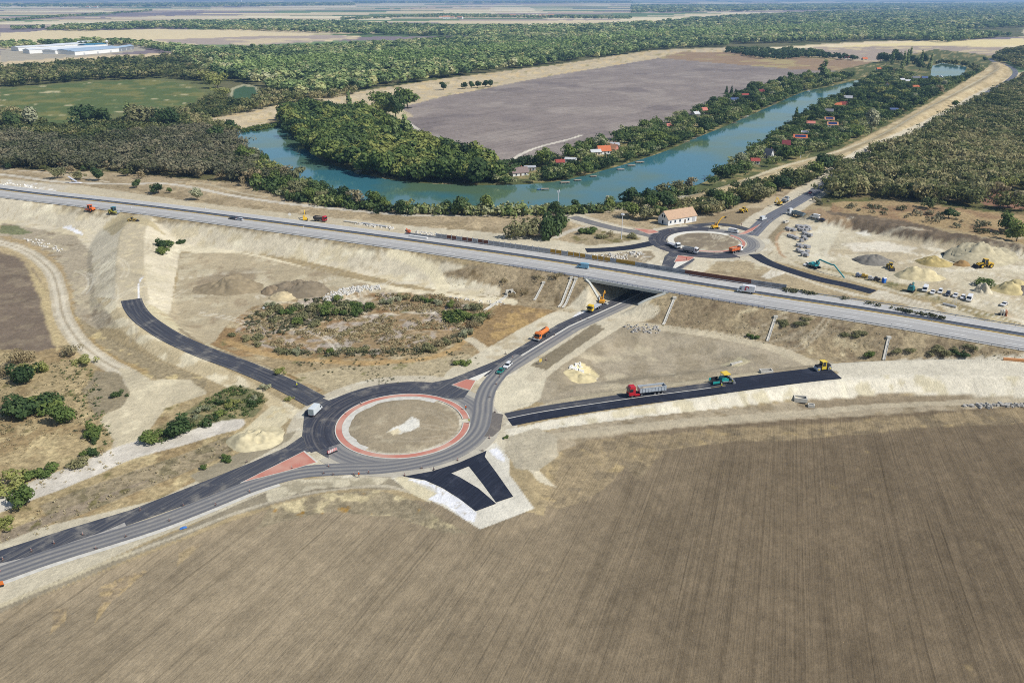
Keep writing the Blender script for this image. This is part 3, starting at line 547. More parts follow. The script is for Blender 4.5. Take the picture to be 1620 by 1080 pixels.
# ------------------------------------------------------------------ water
def water_material():
    m, N, K, b = nodes("still_water")
    b.inputs["Base Color"].default_value = (.03, .12, .11, 1); b.inputs["Roughness"].default_value = .07; b.inputs["IOR"].default_value = 1.33
    g = N.new("ShaderNodeNewGeometry"); n = N.new("ShaderNodeTexNoise"); n.inputs["Scale"].default_value = .35; n.inputs["Detail"].default_value = 4; K.new(g.outputs["Position"], n.inputs["Vector"])
    bp = N.new("ShaderNodeBump"); bp.inputs["Strength"].default_value = .06; bp.inputs["Distance"].default_value = .3; K.new(n.outputs[0], bp.inputs["Height"]); K.new(bp.outputs[0], b.inputs["Normal"])
    n2 = N.new("ShaderNodeTexNoise"); n2.inputs["Scale"].default_value = .012; n2.inputs["Detail"].default_value = 3; K.new(g.outputs["Position"], n2.inputs["Vector"])
    mx = N.new("ShaderNodeMix"); mx.data_type = 'RGBA'; r2 = N.new('ShaderNodeMapRange'); r2.inputs[1].default_value = .42; r2.inputs[2].default_value = .58; K.new(n2.outputs[0], r2.inputs[0]); K.new(r2.outputs[0], mx.inputs[0]); mx.inputs[6].default_value = (.042, .15, .185, 1); mx.inputs[7].default_value = (.085, .145, .085, 1); K.new(mx.outputs[2], b.inputs["Base Color"])  # blue sky and green tree reflections, plus shallow green water, put into the colour
    return m
def flat(name, P, z, mat, kind="structure"):
    P = np.asarray(P, float); v = [(p[0], p[1], z if z is not None else p[2]) for p in P]
    t = tessellate_polygon([[Vector((a[0], a[1], 0)) for a in v]])
    me = bpy.data.meshes.new(name); me.from_pydata(v, [], [tuple(q) for q in t]); me.materials.append(mat); me.update()
    bm = bmesh.new(); bm.from_mesh(me); bmesh.ops.recalc_face_normals(bm, faces=bm.faces)
    if sum(f.normal.z for f in bm.faces) < 0: bmesh.ops.reverse_faces(bm, faces=bm.faces)
    bm.to_mesh(me); bm.free()
    o = link(name, me)
    if kind: o["kind"] = kind
    return o
WAT = water_material()
flat("water", catmull(np.vstack([river, river[:1]]), 3)[:-1], .16, WAT); flat("water", pond_ne, .16, WAT)

# ------------------------------------------------------------------ asphalt, concrete, paint
def asphalt(name, base, dust, amount, track=0.0, tdark=(60, 62, 70), lanes=(-2.6, -.9, .9, 2.6), streak=.3):
    m, N, K, b = nodes(name)
    uv = N.new("ShaderNodeUVMap"); uv.uv_map = "run"; s = N.new("ShaderNodeSeparateXYZ"); K.new(uv.outputs[0], s.inputs[0])
    g = N.new("ShaderNodeNewGeometry")
    def nz(vec, sc, d=5, r=.65):
        n = N.new("ShaderNodeTexNoise"); n.inputs["Scale"].default_value = sc; n.inputs["Detail"].default_value = d; n.inputs["Roughness"].default_value = r; K.new(vec, n.inputs["Vector"]); return n.outputs[0]
    def rg(v, a, c, d, e):
        n = N.new("ShaderNodeMapRange"); n.interpolation_type = 'SMOOTHSTEP'; K.new(v, n.inputs[0])
        for i, q in enumerate((a, c, d, e)): n.inputs[i + 1].default_value = q
        return n.outputs[0]
    def mt(op, a, c):
        n = N.new("ShaderNodeMath"); n.operation = op
        for i, v in enumerate((a, c)):
            if isinstance(v, (int, float)): n.inputs[i].default_value = v
            else: K.new(v, n.inputs[i])
        return n.outputs[0]
    def mix(f, a, c, mode='MIX'):
        n = N.new("ShaderNodeMix"); n.data_type = 'RGBA'; n.blend_type = mode
        for i, v in ((0, f), (6, a), (7, c)):
            if isinstance(v, tuple): n.inputs[i].default_value = (*v, 1)
            elif isinstance(v, (int, float)): n.inputs[i].default_value = v
            else: K.new(v, n.inputs[i])
        return n.outputs[2]
    P = g.outputs["Position"]
    cv = N.new("ShaderNodeCombineXYZ"); K.new(mt('MULTIPLY', s.outputs[0], 1.6), cv.inputs[0]); K.new(mt('MULTIPLY', s.outputs[1], .05), cv.inputs[1])
    col = L(*base)
    c = mix(rg(nz(cv.outputs[0], 1.0, 4), .45, .75, 0, streak), col, L(*dust))
    c = mix(rg(nz(P, .16, 6), .5, .72, 0, amount), c, L(*dust))
    if track:
        acc = None
        for x in lanes:
            d = mt('ABSOLUTE', mt('SUBTRACT', s.outputs[0], x), 0); w = rg(d, .05, .95, track, 0); acc = w if acc is None else mt('MAXIMUM', acc, w)
        acc = mt('MULTIPLY', acc, rg(nz(cv.outputs[0], .6, 4), .25, .6, .55, 1))
        c = mix(acc, c, L(*tdark))
    f = rg(nz(P, 2.2, 5, .8), .25, .75, .86, 1.14)
    c = mix(1.0, c, f, 'MULTIPLY') if not isinstance(f, tuple) else c
    K.new(c, b.inputs["Base Color"]); b.inputs["Roughness"].default_value = .85; b.inputs["Specular IOR Level"].default_value = .25
    return m
A_NEW = asphalt("fresh_asphalt", (34, 39, 53), (74, 78, 90), .5, streak=.5)
A_DARK = asphalt("dark_asphalt", (70, 73, 82), (150, 145, 134), .75, .5, (50, 52, 61), streak=.5)
A_WORN = asphalt("worn_asphalt", (146, 143, 137), (184, 176, 158), .6, .8, (92, 95, 104))
A_RING = asphalt("worn_ring_asphalt", (140, 138, 134), (186, 178, 160), .6, .6, (88, 91, 101), (-2.6, -1.2, .2), .5); A_RINGD = asphalt("dark_ring_asphalt", (62, 65, 76), (146, 140, 130), .7, .4, (42, 44, 54), (-1.5, 1.2), .6)
A_SHO = asphalt("dusty_shoulder", (182, 175, 158), (206, 198, 178), .8, streak=.5)
A_MW = asphalt("motorway_concrete", (180, 178, 173), (196, 192, 182), .5, .45, (142, 142, 143), (2.6, 4.4, 6.3, 8.1), .25)
A_MWF = asphalt("motorway_concrete_bright", (190, 188, 182), (202, 198, 190), .5, .35, (158, 158, 160), (19.6, 21.2, 22.8, 24.2), .25)
A_STRIP = asphalt("dark_median_strip", (62, 68, 80), (110, 112, 112), .25, streak=.3)
M_WHITE = plain("road_paint_white", L(232, 232, 228), .8); M_CONC = plain("pale_concrete", L(206, 202, 190), .9, vary=.14, scale=.8)
M_CONC2 = plain("grey_concrete", L(176, 178, 178), .9, vary=.12, scale=.5)
M_OCHRE = plain("ochre_verge", L(186, 158, 88), 1, vary=.25, scale=.4)

def zsmooth(z): return z
def ribbon(name, P, d0, d1, mat, dz=.06, step=1, kind="structure", umid=0.0, parent=None, thick=0):
    """a strip along a polyline between the offsets d0 and d1 (left of it is +)"""
    P = np.asarray(P, float); P3 = P if P.shape[1] > 2 else np.c_[P, np.zeros(len(P))]
    a, b = offset(P3, d0), offset(P3, d1); n = len(P3); v = []; f = []; s = np.r_[0, np.cumsum(np.hypot(*np.diff(P3[:, :2], axis=0).T))]
    for i in range(n): v += [(a[i][0], a[i][1], P3[i][2] + dz), (b[i][0], b[i][1], P3[i][2] + dz)]
    if thick:
        for i in range(n): v += [(a[i][0], a[i][1], P3[i][2] + dz - thick), (b[i][0], b[i][1], P3[i][2] + dz - thick)]
    for i in range(n - 1):
        k = 2 * i; f.append((k, k + 2, k + 3, k + 1) if d1 > d0 else (k, k + 1, k + 3, k + 2))
        if thick:
            o = 2 * n; f += [(k, k + o, k + 2 + o, k + 2), (k + 1, k + 3, k + 3 + o, k + 1 + o)]
    if thick: o = 2 * n; f += [(0, 1, 1 + o, o), (o - 2, 2 * o - 2, 2 * o - 1, o - 1)]
    me = bpy.data.meshes.new(name); me.from_pydata(v, [], f); me.materials.append(mat)
    uv = me.uv_layers.new(name="run"); dd = (d0, d1)
    for lp in me.loops: k = lp.vertex_index % (2 * n); uv.data[lp.index].uv = (dd[k % 2] - umid, s[k // 2])
    bm = bmesh.new(); bm.from_mesh(me); bmesh.ops.recalc_face_normals(bm, faces=bm.faces)
    if not thick and sum(q.normal.z for q in bm.faces) < 0: bmesh.ops.reverse_faces(bm, faces=bm.faces)
    bm.to_mesh(me); bm.free(); me.update(); o = link(name, me, parent)
    if kind: o["kind"] = kind
    return o
def annulus(name, c, r0, r1, a0, a1, z, mat, kind="structure", thick=0, parent=None, n=72):
    t = np.radians(np.linspace(a0, a1, n)); P = np.c_[c[0] + np.cos(t), c[1] + np.sin(t), np.full(n, z)]
    v = []; f = []
    for i, q in enumerate(t):
        for r in (r0, r1): v.append((c[0] + r * math.cos(q), c[1] + r * math.sin(q), z))
    if thick: v += [(x, y, z - thick) for x, y, z in list(v)]
    o = 2 * n
    for i in range(n - 1):
        k = 2 * i; f.append((k, k + 1, k + 3, k + 2))
        if thick: f += [(k, k + 2, k + 2 + o, k + o), (k + 1, k + 1 + o, k + 3 + o, k + 3)]
    me = bpy.data.meshes.new(name); me.from_pydata(v, [], f); me.materials.append(mat); uv = me.uv_layers.new(name="run"); mid = 25.0
    for lp in me.loops: k = lp.vertex_index % o; uv.data[lp.index].uv = ((r0, r1)[k % 2] - mid, t[k // 2] * mid)
    me.update(); ob = link(name, me, parent)
    if kind: ob["kind"] = kind
    return ob

# motorway: two carriageways, a dry median, a dark strip, edge lines and lane dashes
mwz = np.c_[mw_near[:, :2], np.full(len(mw_near), MZ)]
for a, b, m in ((0.0, 14.0, A_MW), (14.0, 15.2, M_OCHRE), (15.2, 18.8, A_STRIP), (18.8, 25.4, A_MWF)): ribbon("road", mwz, a, b, m, .10)
for a in (.9, 9.9, 13.4, 19.1, 24.6): ribbon("road_marking", mwz, a, a + .22, M_WHITE, .115)
def dashes(P, d, lon, gap, z, w=.18):
    P3 = catmull(P, 1); s = np.r_[0, np.cumsum(np.hypot(*np.diff(P3[:, :2], axis=0).T))]; mb = MB(); T = offset(P3, d); t = 0
    while t < s[-1] - lon:
        for_ = [[np.interp(q, s, T[:, k]) for k in (0, 1)] + [np.interp(q, s, P3[:, 2]) + z] for q in (t, t + lon)]
        a, b = np.array(for_[0]), np.array(for_[1]); e = (b - a)[:2]; e /= np.linalg.norm(e); nrm = np.array((-e[1], e[0], 0)) * w
        mb.add([a - nrm, b - nrm, b + nrm, a + nrm], [(0, 1, 2, 3)]); t += lon + gap
    return mb
for d in (5.3, 21.6): struct(dashes(mwz, d, 6, 12, .12).build("road_marking", M_WHITE))
# lower road: worn lane (towards the camera), dark new lane, a raw strip between
def asph(name, pts, mat, z=.05):
    o = flat(name, Wz(z, *pts), None, mat); uv = o.data.uv_layers.new(name="run")
    for lp in o.data.loops: c = o.data.vertices[lp.vertex_index].co; uv.data[lp.index].uv = (c.x * .8 - c.y * .5 + 40, c.x * .5 + c.y * .8)
    return o
swp = road_sw
asph("road", [(-120, 928), (0, 870), (110, 835), (207, 806), (333, 757), (400, 730), (452, 707), (477, 690), (500, 712), (480, 716), (380, 764), (300, 796), (197, 832), (110, 862), (50, 880), (-120, 945)], A_DARK, .05)
near_lane = catmull(W((-160, 962, 0), (0, 908, 0), (83, 879, 0), (200, 843, 0), (263, 822, 0), (330, 796, 0), (400, 768, 0), (470, 748, 0), (540, 742, 0), (600, 740, 0), (650, 733, 0), (700, 720, 0), (735, 702, 0), (756, 680, 0), (763, 656, 0), (765, 635, 0), (772, 614, 0), (787, 594, 0), (805, 577, 0), (826, 563, 0)), 4)
ribbon("road", near_lane, -3.1, 3.1, A_WORN, .095)
ribbon("pavement", near_lane[:-50], -4.5, -3.1, M_CONC, .04)
asph("road", [(-10, 893), (50, 879), (110, 858), (165, 840), (197, 826), (200, 832), (166, 850), (110, 867), (50, 886), (-10, 905)], plain("raw_roadbase", L(168, 164, 156), 1, vary=.2, scale=.5), .075)
# first roundabout: new asphalt on the far and left side, worn traffic lane on the near and right side
annulus("road", C1, RR, 29.6, 60, 215, .08, A_RINGD); annulus("road", C1, RR, 27.0, 205, 435, .064, A_RING); annulus("pavement", C1, 27.0, 29.8, 225, 425, .050, A_SHO)
asph("road", [(478, 690), (482, 650), (500, 638), (470, 629), (490, 622), (520, 633), (560, 618), (540, 640), (520, 690), (520, 725), (500, 713)], A_DARK, .07)
for c in (C1, C2):
    pass
ribbon("road", ur_c[:5], -5.2, -.3, A_WORN, .064); ribbon("road", ur_c[:5], .6, 5.0, A_DARK, .068)
ribbon("road", ur_c[4:], -4.2, -.3, A_WORN, .064); ribbon("road", ur_c[4:], .6, 4.6, A_DARK, .068); ribbon("pavement", ur_c, -.3, .6, M_CONC, .06)
asph("pavement", [(738, 640), (756, 624), (772, 596), (792, 576), (812, 566), (822, 572), (800, 596), (784, 622), (780, 650), (770, 690), (735, 690), (745, 660)], A_SHO, .048)
asph("road", [(607, 613), (667, 608), (713, 599), (753, 583), (790, 568), (812, 556), (820, 562), (775, 588), (745, 602), (715, 610), (742, 618), (732, 632), (690, 628), (640, 616)], A_DARK, .085)
# left ramp and right ramp
ribbon("road", ramp_l[:29], -3.9, 4.0, A_DARK, .12)
RE = 21
ribbon("road", ramp_r[:RE], -5.0, -.2, A_NEW, .13); ribbon("road", ramp_r[:RE - 6], .2, 3.6, A_DARK, .12); ribbon("road", ramp_r[RE - 7:RE], -.2, 4.4, A_NEW, .13)
ribbon("road_edge", ramp_r[:RE - 7], -.2, .2, M_CONC, .12)
asph("road", [(755, 690), (768, 650), (796, 655), (792, 679), (780, 690)], asphalt("scraped_asphalt", (112, 106, 100), (170, 160, 144), .6), .066)
# the fork on the near side
asph("road", [(639, 753), (683, 745), (727, 731), (770, 712), (767, 722), (786, 748), (812, 785), (785, 794), (764, 765), (742, 737), (714, 748), (727, 754), (757, 772), (785, 796), (753, 808), (727, 788), (700, 771), (673, 759)], A_NEW, .09)
# second roundabout and its arms
annulus("road", C2, RR + .6, 30.5, 75, 290, .08, A_RINGD); annulus("road", C2, RR + .6, 27.6, -110, 95, .064, A_RING); annulus("pavement", C2, 27.6, 30.0, -100, 70, .055, A_SHO)
ribbon("road", road_ne, -4.6, 3.6, asphalt("old_asphalt", (116, 118, 124), (160, 156, 146), .35, .6, (84, 87, 98)), .06)
ribbon("road", road_nw, -3.6, 3.6, asphalt("grey_side_road", (124, 122, 120), (182, 172, 152), .9, .4, (92, 94, 102), streak=.6), .066); ribbon("road", ramp_w2, -3.6, 3.6, A_NEW, .075); ribbon("road", ramp_e2, -3.4, 3.2, A_NEW, .075)
ribbon("road", np.r_[W((1130, 372, 0))[:0], W((1192, 366, 0), (1160, 357, 0), (1130, 354, 0), (1090, 358, 0))], -3, 3, A_DARK, .071)
asph("road", [(1040, 440), (1052, 405), (1060, 398), (1100, 410), (1078, 425), (1060, 448)], A_DARK, .072)

def brick(name, col):
    m, N, K, b = nodes(name); g = N.new("ShaderNodeNewGeometry"); t = N.new("ShaderNodeTexBrick"); K.new(g.outputs["Position"], t.inputs["Vector"]); t.inputs["Scale"].default_value = 2.5
    c = L(*col); t.inputs["Color1"].default_value = (*c, 1); t.inputs["Color2"].default_value = (c[0] * .86, c[1] * .84, c[2] * .84, 1); t.inputs["Mortar"].default_value = (c[0] * .8, c[1] * .9, c[2], 1)
    n = N.new("ShaderNodeTexNoise"); n.inputs["Scale"].default_value = .12; K.new(g.outputs["Position"], n.inputs["Vector"])
    r = N.new("ShaderNodeMapRange"); r.inputs[1].default_value = .45; r.inputs[2].default_value = .62; r.inputs[3].default_value = 0; r.inputs[4].default_value = .6; K.new(n.outputs[0], r.inputs[0])
    mx = N.new("ShaderNodeMix"); mx.data_type = 'RGBA'; K.new(r.outputs[0], mx.inputs[0]); K.new(t.outputs[0], mx.inputs[6]); mx.inputs[7].default_value = (*L(206, 168, 148), 1)
    K.new(mx.outputs[2], b.inputs["Base Color"]); b.inputs["Roughness"].default_value = .9; return m
RED = brick("red_paving", (202, 130, 110))
def apron(c, a0, a1, lab, grey):
    t = thing("roundabout_apron", lab, "paved ring", (c[0], c[1], 0))
    z = np.zeros(2)
    annulus("paving", z, RR - 2.0, RR - .25, a0, a1, .17, RED, None, .15, t); annulus("kerb", z, RR - .25, RR + .08, a0, a1, .20, M_CONC, None, .2, t)
    annulus("kerb", z, RR - 2.3, RR - 2.0, a0, a1, .20, M_CONC, None, .2, t)
    for g0, g1 in grey: annulus("concrete_bed", z, RR - 4.6, RR - 2.3, g0, g1, .14, M_CONC, None, .15, t)
apron(C1, 10, 362, "red brick ring round the earth island of the roundabout before the motorway", ((60, 240),))
apron(C2, -118, 36, "red brick ring on the near side of the roundabout behind the motorway", ((200, 230),))
annulus("kerb_bed", C2, RR - 3.2, RR + .1, 40, 235, .17, plain("white_concrete", L(226, 222, 208), .9), "structure", .15)
def island(pts, lab, white=()):
    P = Wz(0, *pts); c = P.mean(0); t = thing("traffic_island", lab, "traffic island", (c[0], c[1], 0)); Q = P - c
    def slab(name, R, z0, z1, m):
        n = len(R); v = [(p[0], p[1], z0) for p in R] + [(p[0], p[1], z1) for p in R]; tr = tessellate_polygon([[Vector((a[0], a[1], 0)) for a in R]])
        mb = MB(); mb.add(v, [tuple(i + n for i in q) for q in tr] + [(i, (i + 1) % n, (i + 1) % n + n, i + n) for i in range(n)]); return mb.build(name, m, t)
    slab("kerb", Q * 1.0, 0, .15, M_CONC); slab("paving", Q * .93, 0, .17, RED)
    if white: slab("concrete_bed", Wz(0, *white) - c, 0, .14, plain("white_concrete", L(226, 222, 208), .9))
island([(380, 764), (482, 713), (503, 731), (455, 745)], "long red paved splitter island where the lower road joins the near roundabout")
island([(714, 609), (738, 600), (753, 602), (744, 618)], "small red paved splitter island on the underpass side of the near roundabout", [(741, 600), (778, 585), (755, 602)])
island([(1066, 415), (1072, 404), (1100, 407), (1090, 413)], "red paved island between motorway and the far roundabout", [(1062, 428), (1070, 414), (1090, 413)])
island([(1000, 361), (1035, 364), (1043, 368), (1026, 371)], "pale red triangular island left of the far roundabout beside the white barn")
island([(1166, 372), (1198, 357), (1204, 354), (1190, 366), (1178, 371)], "pale concrete splitter island right of the far roundabout with delineators on it")
# ------------------------------------------------------------------ motorway bridge, rails, noise wall
def adopt(o, t): o.parent = t; o.location = (-t.location.x, -t.location.y, -t.location.z); return o
mwd = catmull(mwz, 6); mws = np.r_[0, np.cumsum(np.hypot(*np.diff(mwd[:, :2], axis=0).T))]
def s_at(px, py, z=MZ):
    p = np.array(G(px, py, z)); return pline(p[:1], p[1:2], mwd)[2][0]
def mw_cut(s0, s1, n=24):
    s = np.linspace(s0, s1, n); return np.c_[[np.interp(s, mws, mwd[:, k]) for k in range(3)]].T
dgu = pline(mwd[:, 0], mwd[:, 1], ur_c)[0]; dmin = mws[dgu < 16.5]
S0, S1 = dmin.min(), dmin.max()
M_FASC = plain("bridge_concrete", L(196, 198, 190), .9, vary=.06, scale=.3); M_STEEL = plain("galvanised_steel", L(176, 182, 190), .45, .5, .08)
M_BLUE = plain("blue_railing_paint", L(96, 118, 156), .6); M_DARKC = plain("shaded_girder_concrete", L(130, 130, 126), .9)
bc = mw_cut((S0 + S1) / 2, (S0 + S1) / 2 + 1, 2)[0]
br = thing("motorway_bridge", "pale concrete motorway bridge carrying both carriageways over the lower road", "bridge", (bc[0], bc[1], 0))
cut = mw_cut(S0 - 3, S1 + 3)
def part(o): return adopt(o, br)
part(ribbon("deck", cut, -.3, 25.8, M_FASC, .05, kind=None, thick=.5))
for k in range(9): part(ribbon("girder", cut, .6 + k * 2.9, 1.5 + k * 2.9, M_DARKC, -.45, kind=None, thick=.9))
part(ribbon("parapet", cut, -1.0, -.3, M_FASC, .28, kind=None, thick=1.25)); part(ribbon("parapet", cut, 25.8, 26.4, M_FASC, .28, kind=None, thick=1.25))
for s in (S0 - 1.2, S1 + 1.2):
    e = mw_cut(s - .8, s + .8, 2); part(ribbon("abutment", e, -.9, 26.3, M_FASC, -1.2, kind=None, thick=3.6))
for s, sg in ((S0 - 2, -1), (S1 + 2, 1)):
    a = mw_cut(s, s + .1, 2); p = offset(a, -1.2)[0]; q0 = np.array((p[0], p[1], 6.9)); u = (a[1] - a[0])[:2]; u /= np.linalg.norm(u)
    nrm = np.array((u[1], -u[0])); r = p + nrm * (6 if sg < 0 else 7) - u * sg * (13 if sg < 0 else 9); q1 = np.array((r[0], r[1], hgt(r[:1], r[1:2])[0] + .3)); pts = [q0 + (q1 - q0) * k / 6 for k in range(7)]
    mb = MB()
    for k in range(6):
        g0, g1 = pts[k].copy(), pts[k + 1].copy()
        for g in (g0, g1): g[2] = hgt(g[:1], g[1:2])[0] + .25
        mb.bar(g0, g1, 1.0, .6)
    adopt(mb.build("wing_edge", M_FASC), br)
def rail(name, label, s0, s1, off, h, mat, gap, bars=((.0, .3),), cat="guard rail"):
    c = mw_cut(s0, s1, max(8, int((s1 - s0) / 8))); P = offset(c, off); t = thing(name, label, cat, (P[0][0], P[0][1], MZ))
    for zc, hh in bars:
        mb = MB()
        for a, b in zip(P[:-1], P[1:]): mb.bar((a[0], a[1], MZ + h + zc), (b[0], b[1], MZ + h + zc), .09, hh)
        adopt(mb.build("rail", mat), t)
    n = min(99, int((s1 - s0) / gap)); pb = None; ss = np.linspace(s0, s1, n); s = np.linspace(s0, s1, len(P))
    for q in ss:
        loc = (np.interp(q, s, P[:, 0]) - P[0][0], np.interp(q, s, P[:, 1]) - P[0][1], 0)
        if pb is None: pb = MB().box((0, 0, h / 2), (.14, .14, h + .15)).build("post", mat, t, loc)
        else:
            o = pb.copy(); COL.objects.link(o); o.parent = t; o.location = loc
    return t
SA = mws[0] + 20; SE = mws[-1] - 10
rail("guard_rail", "long steel guard rail on the near edge of the motorway left of the bridge", SA, S0 - 40, -.1, .7, M_STEEL, 6)
rail("bridge_railing", "blue painted railing along the near edge of the motorway bridge", S0 - 40, S1 + 42, -.55, .85, M_BLUE, 2.2, ((.2, .12), (-.1, .12), (-.4, .12)), "railing")
rail("guard_rail", "steel guard rail on the near motorway edge right of the bridge", S1 + 42, SE, -.1, .7, M_STEEL, 4)
rail("guard_rail", "steel guard rail in the dry median between the motorway carriageways", SA, SE, 14.5, .7, M_STEEL, 7)
rail("guard_rail", "steel guard rail on the far edge of the motorway in front of the noise wall", s_at(640, 371), SE, 25.0, .7, M_STEEL, 5)
N0, N1 = s_at(645, 372), s_at(1240, 463)
nb = mw_cut(N0, N1, 64); NP = offset(nb, 27.2); nw = thing("noise_barrier", "motorway noise wall of grey, rust brown and ochre panels beyond the far carriageway", "noise barrier", (NP[0][0], NP[0][1], MZ))
M_PG = plain("grey_panel", L(172, 174, 178), .7); M_PB = plain("rust_panel", L(126, 84, 70), .8); M_PO = plain("ochre_panel", L(190, 150, 62), .8); M_PD = plain("slate_panel", L(148, 151, 157), .7)
for k in range(63):
    f = k / 63; a, b = NP[k], NP[k + 1]
    m = M_PG
    if .10 < f < .24 and k % 3: m = M_PB
    if .40 < f < .64: m = M_PO if k % 4 else M_PG
    if .76 < f < .92: m = M_PB
    if f > .64 and k % 2 and m is M_PG: m = M_PD
    hh = 1.3 if f < .07 else 2.7
    adopt(MB().bar((a[0], a[1], MZ - .8 + hh / 2), (b[0], b[1], MZ - .8 + hh / 2), .16, hh).build("panel", m), nw)
    if k < 36: adopt(MB().box((a[0], a[1], MZ - .6 + hh / 2), (.32, .32, hh + .5)).build("post", M_STEEL), nw)
# marker posts on the motorway and drains on its slopes
for i, (px, py) in enumerate(((1410, 516), (1245, 463), (1205, 470), (845, 396), (690, 396), (567, 377), (480, 360), (325, 330), (208, 329))):
    x, y = G(px, py, MZ + .1)
    if i == 0: mp = thing("marker_post", "small white marker post on the motorway shoulder", "marker post", (x, y, MZ + .1), 0, "motorway marker posts"); MB().box((0, 0, .55), (.22, .22, 1.1)).build("post", M_WHITE, mp); MB().box((0, 0, .92), (.24, .24, .14)).build("reflector", plain("dark_reflector", L(60, 62, 70)), mp)
    else: dup(mp, (x, y, MZ + .1))
def chute(a, b, label, w=.9, mat=None):
    A, B = PT(*a), PT(*b); t = thing("drain_chute", label, "drain chute", tuple(B)); mb = MB(); ml = MB(); n = 8
    for k in range(n):
        p = A + (B - A) * k / n; q = A + (B - A) * (k + 1) / n
        for g in (p, q): g[2] = hgt(g[:1], g[1:2])[0] + .12
        mb.bar(p, q, w, .2)
        d = (q - p)[:2]; d /= np.linalg.norm(d); o = np.array((-d[1], d[0], 0)) * w * .45
        ml.bar(p + o + (0, 0, .12), q + o + (0, 0, .12), .16, .3); ml.bar(p - o + (0, 0, .12), q - o + (0, 0, .12), .16, .3)
    adopt(mb.build("channel", mat or M_CONC), t); adopt(ml.build("side_wall", M_CONC), t)
    adopt(MB().box((A[0], A[1], A[2] + .3), (1.5, 1.2, .8)).build("inlet", M_CONC), t)
chute((1227, 502), (1214, 540), "concrete drain chute on the brown slope right of the bridge, below the white van")
chute((1406, 535), (1398, 570), "concrete drain chute on the motorway slope above the unpaved end of the ramp")
chute((1067, 472), (1049, 514), "concrete drain chute just right of the bridge abutment")
chute((904, 440), (884, 486), "outer of the two side by side drain chutes left of the bridge"); chute((911, 442), (890, 487), "twin drain chute nearest the bridge on its left slope")
chute((860, 448), (845, 475), "short narrow drain chute in the middle of the brown slope left of the bridge")
chute((800, 470), (766, 492), "pale concrete ditch running down from the culvert mouth", 1.3)
c = PT(806, 464); cv = thing("culvert_headwall", "concrete culvert headwall with a dark round mouth on the motorway slope", "culvert", tuple(c), .4)
mb = MB(); mb.box((0, 0, .7), (4.2, .5, 2.2), top=(.8, 1)); mb.box((-1.9, -1.2, .2), (.35, 2.4, 1.0)); mb.box((1.9, -1.2, .2), (.35, 2.4, 1.0)); mb.build("wall", M_CONC, cv)
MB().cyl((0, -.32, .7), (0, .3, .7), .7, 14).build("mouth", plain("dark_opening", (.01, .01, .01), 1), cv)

# ------------------------------------------------------------------ houses
M_WIN = plain("window_glass", L(66, 78, 96), .15, 0, .05, spec=.6); M_LIME = plain("white_limewash", L(240, 240, 236), .9, vary=.04); M_TIMB = plain("door_timber", L(104, 86, 66), .8)
def tiles(name, col, sc=6.0):
    if name in MATS: return MATS[name]
    m, N, K, b = nodes(name); tc = N.new("ShaderNodeTexCoord"); w = N.new("ShaderNodeTexWave"); w.inputs["Scale"].default_value = sc / 4; w.inputs["Distortion"].default_value = 1.5; w.inputs["Detail"].default_value = 3; K.new(tc.outputs["Object"], w.inputs["Vector"])
    n = N.new("ShaderNodeTexNoise"); n.inputs["Scale"].default_value = .9; n.inputs["Detail"].default_value = 6; K.new(tc.outputs["Object"], n.inputs["Vector"])
    a = N.new("ShaderNodeMath"); a.operation = 'MULTIPLY_ADD'; K.new(w.outputs["Fac"], a.inputs[0]); a.inputs[1].default_value = .3; K.new(n.outputs[0], a.inputs[2])
    r = N.new("ShaderNodeMapRange"); r.inputs[1].default_value = .35; r.inputs[2].default_value = 1.0; r.inputs[3].default_value = .78; r.inputs[4].default_value = 1.16; K.new(a.outputs[0], r.inputs[0])
    mx = N.new("ShaderNodeMix"); mx.data_type = 'RGBA'; mx.blend_type = 'MULTIPLY'; mx.inputs[0].default_value = 1; mx.inputs[6].default_value = (*col, 1); K.new(r.outputs[0], mx.inputs[7]); K.new(mx.outputs[2], b.inputs["Base Color"]); b.inputs["Roughness"].default_value = .85
    MATS[name] = m; return m
